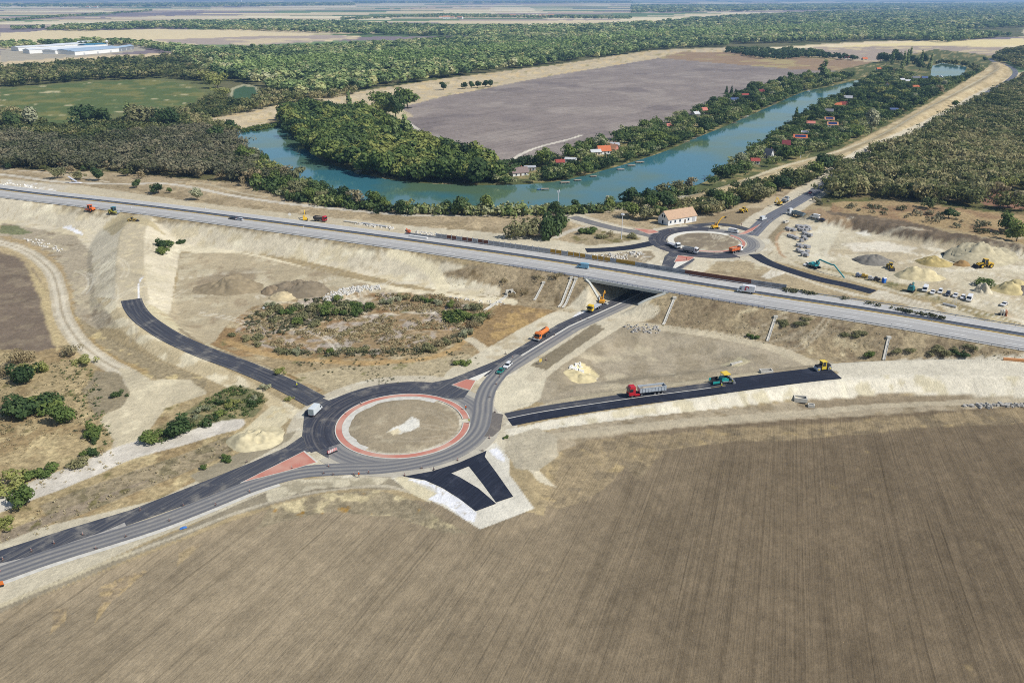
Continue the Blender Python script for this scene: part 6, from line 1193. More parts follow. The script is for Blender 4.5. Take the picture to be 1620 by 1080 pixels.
def lorry(label, sp, cabc, kind, bodyc=(150, 156, 160), name="lorry", load=True, extra=None):
    loc, rz = sp; t = thing(name, label, "lorry", (loc[0], loc[1], loc[2] + .13), rz)
    if kind == "semi":
        cab(t, 6.3, cabc, 2.5, 3.0, 2.2, .6); MB().box((3.2, 0, .85), (6.0, 1.0, .3)).build("chassis", M_BLACK, t); MB().box((3.4, -1.0, .75), (1.6, .5, .6)).box((3.4, 1.0, .75), (1.6, .5, .6)).build("fuel_tank", paint_(cabc), t)
        wheels(t, (5.2, 2.0), 1.0, .5, .34); tub(t, -6.4, 2.6, bodyc, 2.5, 1.35, 1.5, load); MB().box((-2.2, 0, 1.05), (8.0, 1.1, .34)).build("trailer_frame", M_BLACK, t); wheels(t, (-5.2, -3.9, -2.6), 1.0, .5, .36)
    elif kind == "tipper":
        cab(t, 4.0, cabc, 2.4, 2.6, 1.9, .6); MB().box((-.2, 0, .85), (7.6, 1.0, .3)).build("chassis", M_BLACK, t); wheels(t, (3.1, 1.7, -1.7, -3.0), 1.0, .5, .34); tub(t, -4.0, 1.8, bodyc, 2.45, 1.3, 1.35, load)
    elif kind == "flatbed":
        cab(t, 4.2, cabc, 2.4, 2.5, 1.9, .6); MB().box((-.4, 0, .85), (8.4, 1.0, .3)).build("chassis", M_BLACK, t); wheels(t, (3.2, -1.6, -2.9), 1.0, .5, .34); MB().box((-1.2, 0, 1.2), (6.6, 2.45, .2)).box((2.0, 0, 1.7), (.12, 2.4, 1.0)).build("loading_bed", paint_(bodyc), t); MB().box((-4.6, 0, .9), (.9, 2.0, .2)).build("ramp", M_BLACK, t)
    elif kind == "tanker":
        cab(t, 3.9, cabc, 2.4, 2.5, 1.9, .6); MB().box((-.2, 0, .9), (7.6, 1.0, .3)).build("chassis", M_BLACK, t); wheels(t, (3.0, -1.4, -2.7), 1.0, .52, .36); MB().cyl((-3.9, 0, 2.05), (1.5, 0, 2.05), 1.08, 20).cyl((1.5, 0, 2.05), (1.75, 0, 2.05), 1.08, 20, r2=.7).cyl((-3.9, 0, 2.05), (-4.15, 0, 2.05), 1.08, 20, r2=.7).build("tank", paint_(bodyc), t)
        MB().box((-1.2, 0, 3.15), (3.4, .5, .1)).build("walkway", M_BLACK, t); MB().box((4.3, 0, .65), (.5, 2.7, .3)).build("spray_bar", paint_((200, 200, 196)), t); MB().box((-4.4, 0, .8), (.3, 2.4, .3)).build("spray_bar", M_BLACK, t)
    elif kind == "box":
        MB().prism([(1.3, .45), (3.3, .45), (3.35, 1.0), (2.85, 1.35), (2.2, 2.2), (1.3, 2.3)], -1.0, 1.0, inset=.1).build("cab", paint_(cabc), t, bevel=.05); MB().prism([(2.93, 1.36), (2.26, 2.2), (2.16, 2.15), (2.8, 1.3)], -.84, .84).build("windscreen", M_GLASS, t)
        for s in (-1, 1): MB().prism([(1.6, 1.35), (2.6, 1.35), (2.1, 2.0), (1.6, 2.0)], s * .95 - .03, s * .95 + .03).build("window", M_GLASS, t)
        b = MB().box((-1.2, 0, 2.0), (5.0, 2.3, 2.5)).build("box_body", paint_(bodyc), t, bevel=.05)
        if extra == "rear": MB().box((-3.71, 0, 2.1), (.05, 2.0, 1.9)).build("rear_door", paint_((176, 190, 192)), b)
        MB().box((-.6, 0, .6), (6.4, .9, .25)).build("chassis", M_BLACK, t); wheels(t, (2.4, -2.2), .93, .4, .28); lamps(t, 3.35, -3.7, .8, .85, .8)
        if extra == "logo":
            mk = plain("red_lettering", L(196, 24, 52), .5); mb = MB(); y = 1.165
            for s in (1,):
                c = (-.15 - .45, 2.15); n = 14       # an open ring with a short tail, as on the van's side
                for k in range(n):
                    a0, a1 = math.radians(-70 + 250 * k / n), math.radians(-70 + 250 * (k + 1) / n)
                    mb.bar((c[0] + .75 * math.cos(a0), y, c[1] + .75 * math.sin(a0)), (c[0] + .75 * math.cos(a1), y, c[1] + .75 * math.sin(a1)), .03, .36)
                mb.bar((c[0] + .55, y, c[1] - .05), (c[0] + .1, y, c[1] + .05), .03, .24); mb.bar((c[0] + .5, y, c[1] - .5), (c[0] + .95, y, c[1] - .95), .03, .3); mb.bar((c[0] + .2, y, c[1] - .35), (c[0] + .55, y, c[1] - .5), .03, .24)
            mb.build("emblem", mk, b)
    return t
def digger(label, sp, col, swing=0.0, wheeled=False, pts=((0, 1.5), (1.6, 4.2), (3.6, 5.2), (5.2, 3.2)), sc=1.0, dark=False):
    """an excavator: boom, stick and bucket follow pts (reach, height) out from the cab"""
    loc, rz = sp; t = thing("excavator", label, "excavator", (loc[0], loc[1], loc[2] + .03), rz); m = paint_(col); R = Matrix.Rotation(swing, 4, 'Z'); t.scale = (sc,) * 3
    if wheeled: MB().box((0, 0, .8), (3.4, 1.2, .5)).build("undercarriage", M_BLACK, t); wheels(t, (-1.3, 1.3), 1.0, .5, .4); MB().box((1.9, 0, .5), (.2, 2.3, .6)).build("blade", m, t)
    else:
        for s in (-1, 1): MB().prism([(-2.0, .25), (-1.7, 0), (1.7, 0), (2.0, .25), (2.0, .6), (1.7, .85), (-1.7, .85), (-2.0, .6)], s * 1.1 - .28, s * 1.1 + .28).build("track", M_BLACK, t)
        MB().box((0, 0, .65), (1.6, 1.8, .4)).build("undercarriage", M_BLACK, t)
    up = []
    up.append(MB().box((-.6, 0, 1.45), (3.2, 2.4, .8)).box((-1.5, 0, 1.85), (1.3, 2.3, .5)).build("upper_body", m, t, bevel=.06)); up.append(MB().prism([(-2.6, 1.05), (-2.1, 1.05), (-2.1, 1.95), (-2.5, 1.95)], -1.2, 1.2).build("counterweight", M_BLACK if dark else m, t))
    c = MB().prism([(-.2, 1.7), (1.2, 1.7), (1.25, 2.4), (.9, 3.05), (-.1, 3.1)], .25, 1.2, inset=.04).build("cab", m, t, bevel=.04); up.append(c)
    for y in (.22, 1.22): MB().prism([(-.05, 2.05), (1.15, 2.05), (.85, 2.9), (-.02, 2.92)], y - .02, y + .02).build("window", M_GLASS, c)
    MB().prism([(1.29, 2.2), (.94, 3.0), (.88, 2.98), (1.22, 2.2)], .32, 1.12).build("windscreen", M_GLASS, c)
    P = [Vector((.4 + a, -.1, z)) for a, z in pts]; n = len(P)
    bo = MB(); half = n - 2
    for a, b in zip(P[:half], P[1:half + 1]): bo.bar(a, b, .36, .5)
    up.append(bo.build("boom", m, t)); up.append(MB().bar(P[-2], P[-1], .3, .42).build("stick", m, t)); up.append(MB().bar(P[0] + Vector((.3, .0, -.2)), P[1] + Vector((-.1, 0, -.5)), .18).build("hydraulic_ram", M_RIM, t))
    e = P[-1]; up.append(MB().prism([(e.x - .5, e.z + .1), (e.x + .5, e.z + .1), (e.x + .45, e.z - .6), (e.x - .2, e.z - .9), (e.x - .8, e.z - .4)], -.6, .5).build("bucket", M_BLACK, t))
    for o in up: o.matrix_local = R @ o.matrix_local
    return t
def loader(label, sp, col, name="wheel_loader", sc=1.0, dump=False):
    loc, rz = sp; t = thing(name, label, "loader" if not dump else "dumper", (loc[0], loc[1], loc[2] + .03), rz); m = paint_(col); t.scale = (sc,) * 3
    MB().prism([(-3.2, .9), (-.9, .9), (-.9, 2.0), (-2.9, 1.8), (-3.2, 1.5)], -1.0, 1.0, inset=.06).build("engine_hood", m, t, bevel=.06); MB().box((.9, 0, 1.0), (2.2, 1.1, .8)).build("front_frame", m, t, bevel=.04)
    c = MB().prism([(-.9, 1.3), (.5, 1.3), (.6, 2.2), (.3, 3.1), (-.8, 3.1)], -.75, .75, inset=.06).build("cab", M_GLASS, t); MB().box((-.25, 0, 3.15), (1.4, 1.6, .12)).build("cab_roof", m, c)
    for x in (-.85, .45):
        for s in (-1, 1): MB().bar((x, s * .74, 1.3), (x, s * .7, 3.1), .1).build("cab_pillar", m, c)
    wheels(t, (-2.0, 1.6), 1.05, .78, .6, col)
    if dump: MB().prism([(1.0, 1.4), (3.2, 1.6), (3.4, 2.4), (.9, 2.2)], -1.1, 1.1).build("skip", m, t)
    else:
        for s in (-1, 1): MB().bar((.6, s * .45, 1.8), (2.3, s * .45, 1.5), .2, .35).bar((2.3, s * .45, 1.5), (3.2, s * .45, .7), .2, .3).build("lift_arm", m, t)
        MB().prism([(3.0, .15), (4.3, .1), (3.5, .5), (3.2, 1.2), (3.0, 1.2)], -1.35, 1.35).build("bucket", M_BLACK if col[0] > 150 else m, t)
    return t
def roller(label, sp, col, kind="tandem", sc=1.0, col2=None):
    loc, rz = sp; t = thing("road_roller", label, "roller", (loc[0], loc[1], loc[2] + .05), rz); m = paint_(col); m2 = paint_(col2) if col2 else m; t.scale = (sc,) * 3
    def drum(x, r, n="drum"): d = MB().cyl((x, -.85, r), (x, .85, r), r, 22).build(n, M_STEEL, t); MB().box((x, .95, r), (.5, .12, .4)).box((x, -.95, r), (.5, .12, .4)).build("yoke", m2, d)
    drum(1.9, .68)
    if kind == "tandem": drum(-1.9, .68); MB().box((1.5, 0, 1.35), (1.5, 1.6, .7)).box((-1.5, 0, 1.35), (1.5, 1.6, .7)).build("frame", M_BLACK, t, bevel=.05); MB().box((0, 0, .95), (1.6, 1.5, 1.1)).build("body", m, t, bevel=.06)
    else:
        wheels(t, (-1.4,), .85, .72, .5, col2); MB().box((1.0, 0, .9), (1.9, 2.0, .4)).build("frame", m2, t); MB().prism([(-2.5, .9), (-.6, .9), (-.6, 1.9), (-2.3, 1.7)], -.95, .95).build("body", m2, t, bevel=.06)
    c = MB().prism([(-.75, 1.5), (.6, 1.5), (.6, 2.75), (-.75, 2.75)], -.75, .75).build("cab", M_GLASS, t); MB().box((-.08, 0, 2.86), (1.7, 1.75, .18)).build("cab_roof", m, c, bevel=.04); MB().box((.52, .72, 2.1), (.2, .14, 1.3)).box((.52, -.72, 2.1), (.2, .14, 1.3)).box((-.7, .72, 2.1), (.14, .14, 1.3)).box((-.7, -.72, 2.1), (.14, .14, 1.3)).build("cab_pillar", m, c)
    return t
YEL, ORG = (232, 190, 50), (228, 120, 44)
lorry("red tipper semi trailer lorry standing on the fresh black ramp", spot(1022, 624, (1050, 618), (996, 626)), (198, 26, 40), "semi", (186, 196, 206))
def paver():
    loc, rz = spot(1144, 605, (1165, 601), (1122, 608)); t = thing("asphalt_paver", "teal asphalt paver under a yellow canopy laying the black ramp", "paver", (loc[0], loc[1], loc[2] + .1), rz); te = paint_((30, 160, 158))
    MB().box((0, 0, 1.15), (2.6, 2.4, 1.1)).box((.2, 0, 1.8), (1.8, 2.2, .4)).build("body", te, t, bevel=.06)
    hp = MB()
    for s in (-1, 1): hp.box((2.5, s * 1.45, 1.2), (2.3, .12, 1.0)).box((1.9, s * .9, .85), (2.2, 1.0, .15))
    hp.box((2.6, 0, .8), (2.4, 2.8, .12)).build("hopper", M_BLACK, t); MB().box((3.4, 1.55, 1.05), (2.4, .12, .8)).box((3.2, -1.55, 1.05), (2.6, .12, .8)).build("hopper_flap", te, t)
    for s in (-1, 1): MB().prism([(-1.6, .2), (-1.3, 0), (1.3, 0), (1.6, .2), (1.6, .5), (1.3, .75), (-1.3, .75), (-1.6, .5)], s * 1.0 - .2, s * 1.0 + .2).build("track", M_BLACK, t)
    r = MB().box((-.5, 0, 3.3), (2.5, 2.9, .2)).box((-.5, 0, 3.42), (2.1, 2.5, .1)).build("canopy", paint_((246, 208, 62)), t, bevel=.04)
    for x in (-1.5, .5):
        for s in (-1, 1): MB().bar((x, s * 1.1, 1.8), (x, s * 1.2, 3.25), .1).build("canopy_post", M_BLACK, r)
    MB().box((-1.0, 0, 2.0), (.8, 1.8, .6)).build("operator_desk", M_BLACK, t); MB().box((-2.9, 0, .35), (.9, 4.6, .5)).box((-2.9, 0, .9), (.5, 3.8, .5)).build("screed", paint_((128, 132, 136)), t)
    for s in (-1, 1): MB().bar((.8, s * 1.3, .9), (-2.6, s * 1.4, .6), .2, .25).build("screed_arm", paint_((150, 154, 156)), t)
paver()
roller("yellow tandem roller standing at the end of the fresh black ramp", spot(1301, 585, (1285, 588), (1310, 584)), (240, 208, 64), "tandem", 1.15)
lorry("small white box lorry with a grey green tail door beside the near roundabout", spot(500, 653, (493, 660), (509, 644)), (226, 232, 236), "box", (222, 230, 234), "box_lorry", extra="rear"); bpy.data.objects["box_lorry"].scale = (.86, .86, .86)
lorry("orange tank lorry with a spray bar on the underpass road", spot(857, 534, (868, 526), (846, 541)), ORG, "tanker", ORG, "tank_lorry")
lorry("yellow cabbed flatbed lorry just in front of the bridge", spot(940, 490, (950, 484), (930, 496)), (240, 196, 40), "flatbed", (196, 200, 206))
digger("orange yellow excavator behind the yellow flatbed at the bridge mouth", spot(953, 480, (945, 486), (962, 475)), (236, 166, 44), .25, True, sc=.88)
car("white estate car following the teal one on the underpass road", spot(803, 580, (812, 573), (797, 586)), (236, 238, 240), "estate"); car("small teal car in front of the white estate car", spot(792, 589, (800, 582), (785, 596)), (22, 120, 112), "small")
MW1, MW0 = (700, 384), (1000, 434)
def mwdir(px, py, left=True): p, _ = spot(px, py, z=MZ + .12); a, b = mw_near[3], mw_near[8]; h = math.atan2(b[1] - a[1], b[0] - a[0]); return (p, h + (math.pi if left else 0))
car("pale blue panel van driving on the motorway above the bridge", mwdir(922, 424), (120, 176, 204), "van", .02)
lorry("white box van with a red ring emblem on its side on the motorway", (mwdir(1179, 463)[0], mwdir(1179, 463)[1]), (232, 236, 240), "box", (240, 240, 240), "box_van", extra="logo")
car("dark grey car on the motorway at the left", mwdir(368, 347), (50, 56, 66), "saloon", .02); car("silver car close behind the dark one on the motorway", mwdir(379, 348.5), (206, 212, 218), "estate", .02)
lorry("dark tipper lorry with a red cab on the motorway verge beside a yellow excavator", spot(507, 350, (494, 349), (519, 351)), (206, 30, 48), "tipper", (58, 62, 72)); digger("yellow excavator loading the red cabbed lorry on the motorway verge", spot(483, 349, (478, 349), (490, 349.5)), (240, 196, 46), .15)
digger("small orange red excavator working beside the start of the noise wall", spot(646, 370, (655, 372), (640, 368)), (214, 92, 44), 2.7, pts=((0, 1.4), (1.2, 3.6), (2.6, 4.6), (4.4, 3.9)), sc=.8)
roller("bright orange compactor on the sand slope at the far left of the motorway", spot(143, 334, (150, 336), (136, 334)), (244, 110, 30), "single", 1.25, (244, 110, 30)); roller("teal and yellow roller on the sand at the top of the left ramp", spot(181, 338, (174, 338), (190, 338.5)), (40, 116, 132), "single", 1.3, (206, 200, 70)); loader("small yellowish dozer at the top of the left ramp", spot(210, 350, (205, 352), (214, 352)), (206, 176, 92), "bulldozer", .8)
# round the far roundabout
z0 = None
lorry("white lorry with a grey load on the near left side of the far roundabout", spot(1066, 391, (1058, 387), (1075, 394)), (232, 236, 240), "flatbed", (176, 178, 184)); lorry("white cabbed grey tipper right behind the grey loaded lorry on the far roundabout", spot(1092, 400, (1082, 398), (1104, 402)), (236, 238, 240), "tipper", (176, 180, 182), load=False)
lorry("lorry with white cab and orange body on the right of the far roundabout", spot(1164, 399, (1155, 401), (1173, 397)), (238, 240, 242), "tipper", (226, 110, 56))
digger("yellow wheeled excavator beside the barn", spot(1132, 362, (1124, 362), (1142, 361)), (240, 184, 40), .2, True, pts=((0, 1.5), (1.4, 4.4), (3.2, 6.2), (5.4, 6.4)))
car("white van parked on the upper side of the far roundabout", spot(1160, 368, (1153, 367), (1168, 369)), (238, 238, 238), "van"); car("grey and white van on the road right of the far roundabout", spot(1207, 348, (1200, 350), (1215, 345)), (214, 220, 224), "van")
loader("yellow dumper on the bare earth above the far roundabout", spot(1176, 336, (1184, 334), (1168, 338)), YEL, "dumper", 1.0, True); digger("yellow excavator with a dark boom at the start of the new road", spot(1232, 325, (1236, 323), (1222, 326)), (236, 190, 50), .2, pts=((0, 1.5), (1.6, 4.6), (3.2, 5.4), (5.0, 3.0)), dark=True)
lorry("grey tipper lorry being loaded by the excavator on the new road", spot(1242, 320, (1238, 322), (1246, 317)), (190, 198, 206), "tipper", (150, 158, 166)); lorry("white cabbed grey tipper semi trailer lorry turning into the yard", spot(1259, 342, (1275, 345), (1244, 340)), (240, 242, 244), "semi", (122, 140, 150), load=False)
car("white van standing behind the semi trailer at the yard's entrance", spot(1289, 345, (1297, 347), (1282, 344)), (240, 240, 240), "van"); car("dark car beside the white van at the yard's entrance", spot(1299, 349, (1304, 350), (1294, 348)), (62, 58, 72)); car("dark red car driving down the new road", spot(1281, 306, (1287, 301), (1275, 311)), (120, 30, 44))
# the yard
car("white car behind the teal excavator", spot(1277, 420, (1283, 419), (1271, 421)), (240, 240, 240)); digger("teal long arm excavator reaching out along the edge of the yard", spot(1289, 424, (1283, 422), (1300, 427)), (28, 150, 160), -.03, pts=((0, 1.6), (1.5, 4.2), (7.5, 3.7), (9, 3.9), (15.2, -.2)), sc=1.15)
loader("yellow wheel loader facing the camera in the middle of the yard", spot(1408, 425, (1404, 421), (1411, 428)), (238, 198, 46), sc=.95); loader("big yellow wheel loader beneath the large heap", spot(1556, 423, (1572, 422), (1540, 424)), (236, 190, 48), sc=1.35)
for i, (px, py, c, k, lab) in enumerate(((1463, 460, (238, 240, 242), "van", "white van at the left end of the parked row in the yard"), (1475, 464, (240, 240, 240), "saloon", "second car from the left in the parked row, white and low"), (1487, 463, (236, 238, 240), "suv", "tall white off road car third in the parked row"), (1499, 467, (58, 66, 82), "suv", "the only dark car in the parked row"), (1511, 469, (236, 238, 242), "saloon", "white car just right of the dark one in the parked row"), (1523, 472, (240, 240, 240), "estate", "white estate car last but one in the parked row"), (1533, 475, (240, 242, 244), "van", "white van at the right end of the parked row in the yard"))):
    car(lab, spot(px, py, (px + 5, py - 5), (px - 2, py + 6)), c, k)
car("single white car parked apart at the right of the yard", spot(1588, 483, (1593, 480), (1583, 486)), (240, 240, 240))
def portaloo():
    (x, y, z), _ = spot(1398, 447); t = thing("portable_toilet", "blue portable toilet cabin with a white roof at the yard's edge", "toilet cabin", (x, y, z), .3); b = plain("blue_plastic", L(30, 104, 208), .5); MB().box((0, 0, 1.1), (1.4, 1.4, 2.2)).build("cabin", b, t, bevel=.05); MB().box((0, 0, 2.3), (1.45, 1.45, .25), top=(.7, .7)).build("roof", paint_((230, 232, 234)), t); MB().box((0, -.73, 1.05), (.8, .06, 1.8)).build("door", plain("blue_plastic_light", L(70, 140, 226), .5), t)
portaloo()
def trailer_(label, px, py, col, n):
    (x, y, z), _ = spot(px, py); t = thing(n, label, "machine", (x, y, z), -.35); MB().box((0, 0, .9), (2.8, 1.6, .9)).box((-.5, 0, 1.6), (1.2, 1.4, .6)).build("body", paint_(col), t, bevel=.08); MB().bar((1.4, 0, .7), (2.4, 0, .5), .14).build("drawbar", M_BLACK, t); wheels(t, (-.6, .6), .85, .38, .24)
trailer_("blue grey compressor trailer at the tip of the teal excavator's arm", 1358, 438, (112, 128, 160), "compressor"); trailer_("small yellow machine between the compressor and black trailers", 1367, 439, (206, 168, 60), "generator"); trailer_("black and white trailer left of the toilet cabin", 1378, 443, (206, 206, 208), "trailer"); trailer_("dark trailer next to the toilet cabin", 1387, 444, (48, 48, 54), "trailer")
def plant_machine():
    (x, y, z), _ = spot(1441, 461); t = thing("drilling_rig", "dark teal machine folded up left of the parked row", "machine", (x, y, z), .9); te = paint_((26, 124, 136))
    for s in (-1, 1): MB().prism([(-2.0, .25), (-1.7, 0), (1.7, 0), (2.0, .25), (2.0, .6), (1.7, .85), (-1.7, .85), (-2.0, .6)], s * 1.1 - .28, s * 1.1 + .28).build("track", M_BLACK, t)
    MB().box((-.4, 0, 1.6), (3.4, 2.4, 1.3)).box((-1.0, 0, 2.6), (1.8, 2.2, .8)).build("body", te, t, bevel=.08); MB().box((1.0, .8, 2.2), (1.1, 1.0, 1.6)).build("cab", M_GLASS, t); MB().bar((1.4, -.4, 1.2), (-1.2, -.4, 4.6), .45, .6).build("boom", te, t); MB().bar((-1.2, -.4, 4.6), (1.6, -.4, 3.4), .35, .5).build("stick", te, t); MB().box((2.2, 0, .6), (.8, 2.0, .9)).build("bucket", M_BLACK, t)
plant_machine()
# ------------------------------------------------------------------ heaps, stones, pallets, small site things
def soil(name, col, c2=None): return plain(name, L(*col), 1.0, vary=.22, scale=.5, spec=.05)
def heap(label, px, py, wpx, hpx, col, seed, dep=.8, name="earth_heap", tops=1, green=False, rough=1.0):
    x, y, z = PT(px, py); zc = y * CT + (CAMH - z) * ST; R = wpx / 2 * zc / F; H_ = hpx * zc / F / .95; n, k = 44, 18; v = []; f = []
    t = np.linspace(0, 2 * math.pi, n + 1)[:-1]; rg_ = np.random.default_rng(seed); off = [(rg_.uniform(-.35, .35), rg_.uniform(-.2, .2), rg_.uniform(.6, 1)) for _ in range(tops)]
    zb = []
    for i in range(k + 1):
        q = i / k
        for a in t:
            ex = R * q * math.cos(a) * (1 + .12 * math.sin(3 * a + seed) + .06 * math.sin(7 * a + 2 * seed)); ey = R * dep * q * math.sin(a) * (1 + .1 * math.cos(2 * a + seed)); zb.append((ex, ey, q))
    zb = np.array(zb); hh = np.zeros(len(zb))
    for (ox, oy, s) in off:
        d = np.hypot((zb[:, 0] - ox * R * (tops > 1)) / R, (zb[:, 1] - oy * R * (tops > 1)) / (R * dep)); hh = np.maximum(hh, s * smooth(0, 1, np.clip(1 - d / (1.08 if tops == 1 else .8), 0, 1)) ** .9)
    nz = fbm(zb[:, 0] * .8 + seed * 7, zb[:, 1] * .8, seed, 4) * .16 * rough + fbm(zb[:, 0] * .25 + seed, zb[:, 1] * .25, seed + 5, 3) * .2; hh = H_ * (hh + nz * np.clip(hh * 3, 0, 1)); hh -= .4 * smooth(.85, 1, zb[:, 2])
    gz = hgt(zb[:, 0] + x, zb[:, 1] + y) - z
    v = [(a[0], a[1], max(h, -.35) + g) for a, h, g in zip(zb, hh, gz)]
    for i in range(k):
        for j in range(n): f.append((i * n + j, (i + 1) * n + j, (i + 1) * n + (j + 1) % n, i * n + (j + 1) % n))
    o = MB().add(v, f).build(name, soil("soil_%d_%d_%d" % col, col), None, (x, y, z)); o.data.polygons.foreach_set("use_smooth", [True] * len(o.data.polygons)); tag(o, label, "heap"); return o
heap("pointed khaki sand heap in the yard", 1478, 416, 60, 16, (182, 164, 112), 1); heap("huge grey sand heap at the back of the yard", 1552, 408, 130, 25, (190, 180, 150), 2, .7, tops=4); heap("wide yellow sand heap in front of the khaki one", 1455, 436, 84, 16, (208, 194, 154), 3, .75, "sand_heap", 2); heap("small brown heap beside the big loader", 1521, 419, 28, 8, (160, 130, 88), 4)
heap("long yellow sand heap at the right edge of the yard", 1600, 458, 74, 17, (200, 184, 136), 5, .8, "sand_heap", 2); heap("chalky heap topped with green weeds in the yard", 1556, 462, 34, 16, (206, 196, 170), 6, .8, tops=2, rough=2); heap("flat grey heap behind the yellow loader in the yard", 1385, 414, 70, 9, (128, 124, 116), 7, .8, tops=3, rough=1.6); heap("grey heap cut by the right frame edge", 1622, 462, 50, 12, (140, 132, 122), 8)
heap("large bare earth heap in the hollow right of the left ramp", 358, 455, 124, 18, (150, 136, 110), 9, .7, tops=4); heap("second bare earth heap with a few weeds in the hollow", 468, 460, 112, 16, (136, 124, 104), 10, .7, tops=4, rough=1.8); heap("small pointed earth heap left of the second one", 430, 462, 40, 12, (146, 130, 106), 13); heap("small sand heap beside the haul track in the hollow", 447, 470, 50, 9, (196, 180, 144), 14)
heap("yellow sand mound left of the near roundabout", 410, 694, 96, 15, (206, 194, 158), 11, 1.0, "sand_heap", 4, rough=1.6); heap("sandy spoil between the underpass road and the red lorry", 920, 598, 60, 7, (206, 192, 150), 12, .8, tops=3, rough=1.6)
ROCK = [plain("pale_limestone", L(214, 210, 200), .95, vary=.2, scale=2), plain("grey_rubble", L(176, 172, 164), .95, vary=.2, scale=2), plain("white_chalk", L(236, 234, 226), .95, vary=.08, scale=2)]
def stones(label, pts, n, s, seed, m=0, name="stone_heap"):
    r = np.random.default_rng(seed); P = PTs(pts); lo, hi = P[:, :2].min(0), P[:, :2].max(0); mb = MB(); c0 = P.mean(0); k = 0; d = 0
    while k < n and d < n * 40:
        d += 1; q = r.uniform(lo, hi)
        if psd(q[:1], q[1:2], P)[0] < 0: continue
        z = float(hgt(q[:1], q[1:2])[0]) - c0[2]; a = s * r.uniform(.5, 1.4); mb.box((q[0] - c0[0], q[1] - c0[1], z + a * .3), (a * r.uniform(.7, 1.4), a, a * r.uniform(.6, 1)), r.uniform(0, 3), 0, (r.uniform(.5, .9), r.uniform(.5, .9)), r.uniform(-.4, .4)); k += 1
    return tag(mb.build("rubble", ROCK[m], None, tuple(c0)), label, "stones", None, "stuff")
stones("white stone rubble band above the brown hollow", [(508, 470), (530, 460), (560, 453), (600, 452), (604, 458), (560, 464), (530, 474), (516, 478)], 240, .75, 1, 0); stones("pale rubble strewn left of the bare bank in the yard", [(925, 404), (950, 402), (1005, 398), (1020, 402), (1000, 410), (950, 412)], 80, .9, 2, 0); stones("grey rubble beside the right foot of the bridge slope", [(982, 516), (1000, 512), (1030, 514), (1052, 518), (1044, 528), (1000, 526)], 70, .7, 3, 1)
stones("line of rough stones along the field edge at the right", [(1530, 640), (1620, 638), (1640, 642), (1560, 646), (1520, 643)], 60, .8, 4, 1); stones("rubble line on the motorway's far verge", [(560, 352), (620, 360), (624, 364), (560, 356)], 70, .9, 5, 0); stones("white rubble on the motorway's far verge at the left edge", [(0, 288), (40, 291), (60, 297), (0, 293)], 60, 1.0, 6, 2)
stones("little stone heap beside the small orange excavator", [(655, 366), (690, 370), (700, 373), (660, 371)], 40, .8, 7, 0); stones("rubble in the little basin right of the underpass road", [(900, 580), (918, 574), (926, 590), (910, 596)], 40, .8, 8, 2); stones("scattered stones at the bottom of the sand bench", [(700, 468), (770, 476), (800, 480), (790, 484), (720, 476)], 40, .6, 9, 0); stones("white stone scatter beside the left haul road", [(30, 376), (70, 380), (100, 395), (95, 400), (60, 388)], 50, .7, 10, 0)
# stacks of paving blocks in the yard
M_PAL = plain("paving_block_grey", L(168, 168, 170), .9, vary=.15); M_WOOD = plain("pallet_wood", L(170, 146, 104), .9); pal = None; rp = random.Random(3)
SPOTS = [(1245, 363), (1249, 365), (1253, 364), (1256, 366), (1262, 360), (1266, 359), (1270, 361), (1274, 359), (1278, 361), (1264, 364), (1269, 366), (1275, 366), (1280, 365), (1248, 374), (1252, 376), (1256, 377), (1260, 379), (1272, 371), (1277, 373), (1282, 375), (1271, 377), (1275, 380), (1268, 383), (1263, 390), (1268, 392), (1273, 390), (1278, 393), (1262, 398), (1267, 400), (1272, 401), (1277, 400), (1270, 405), (1276, 406)]
for px, py in SPOTS:
    x, y, z = PT(px, py); sc = rp.uniform(1.5, 2.0)
    if pal is None:
        pal = thing("paving_stack", "grey block of paving stones stacked on a pallet in the yard", "paving stack", (x, y, z), .4, "paving stacks in the yard"); MB().box((0, 0, .08), (1.2, 1.0, .14)).build("pallet", M_WOOD, pal); mb = MB()
        for k in range(4): mb.box((0, 0, .28 + k * .22), (1.15, .95, .2), .02 * k)
        mb.build("blocks", M_PAL, pal); pal.scale = (sc, sc, 1.3)
    else: dup(pal, (x, y, z), rp.uniform(.2, .7), (sc, sc, rp.uniform(1.0, 1.7)))
# site beacons: slim red and white plates on a foot
def beacon_proto(x, y, z):
    t = thing("traffic_beacon", "slim red and white beacon on a black foot beside the carriageway", "beacon", (x, y, z), .2, "traffic beacons along the roads"); MB().box((0, 0, .06), (.8, .4, .12)).build("foot", plain("recycled_foot", L(92, 86, 82), .9), t); mb = MB()
    for k in range(4): mb.box((0, 0, .2 + k * .22), (.07, .2, .22), mi=k % 2)
    mb.build("plate", [plain("faded_beacon_red", L(150, 76, 66), .7), plain("faded_beacon_white", L(190, 186, 178), .7)], t); return t
bc_ = None
for px, py in ((152, 868), (199, 849), (268, 824), (341, 799), (395, 778), (5, 886), (50, 872), (86, 860), (131, 846), (222, 807), (290, 800), (462, 741), (512, 749), (527, 751), (560, 751), (583, 748), (640, 752), (667, 741), (686, 743), (724, 728), (763, 713), (774, 693), (783, 652), (775, 628), (785, 608), (790, 596), (811, 566), (877, 530), (919, 506), (864, 570), (930, 505), (1050, 398), (1060, 366), (1130, 401), (1170, 408), (1195, 398), (1214, 352), (1222, 347), (1235, 340), (1252, 318), (1264, 310), (1196, 362), (1204, 359), (1188, 370), (1155, 372), (546, 655), (571, 640), (520, 738), (390, 731), (800, 560)):
    x, y, z = PT(px, py)
    if bc_ is None: bc_ = beacon_proto(x, y, max(z, 0) + .05)
    else: dup(bc_, (x, y, max(z, 0) + .05), rp.uniform(0, 3))
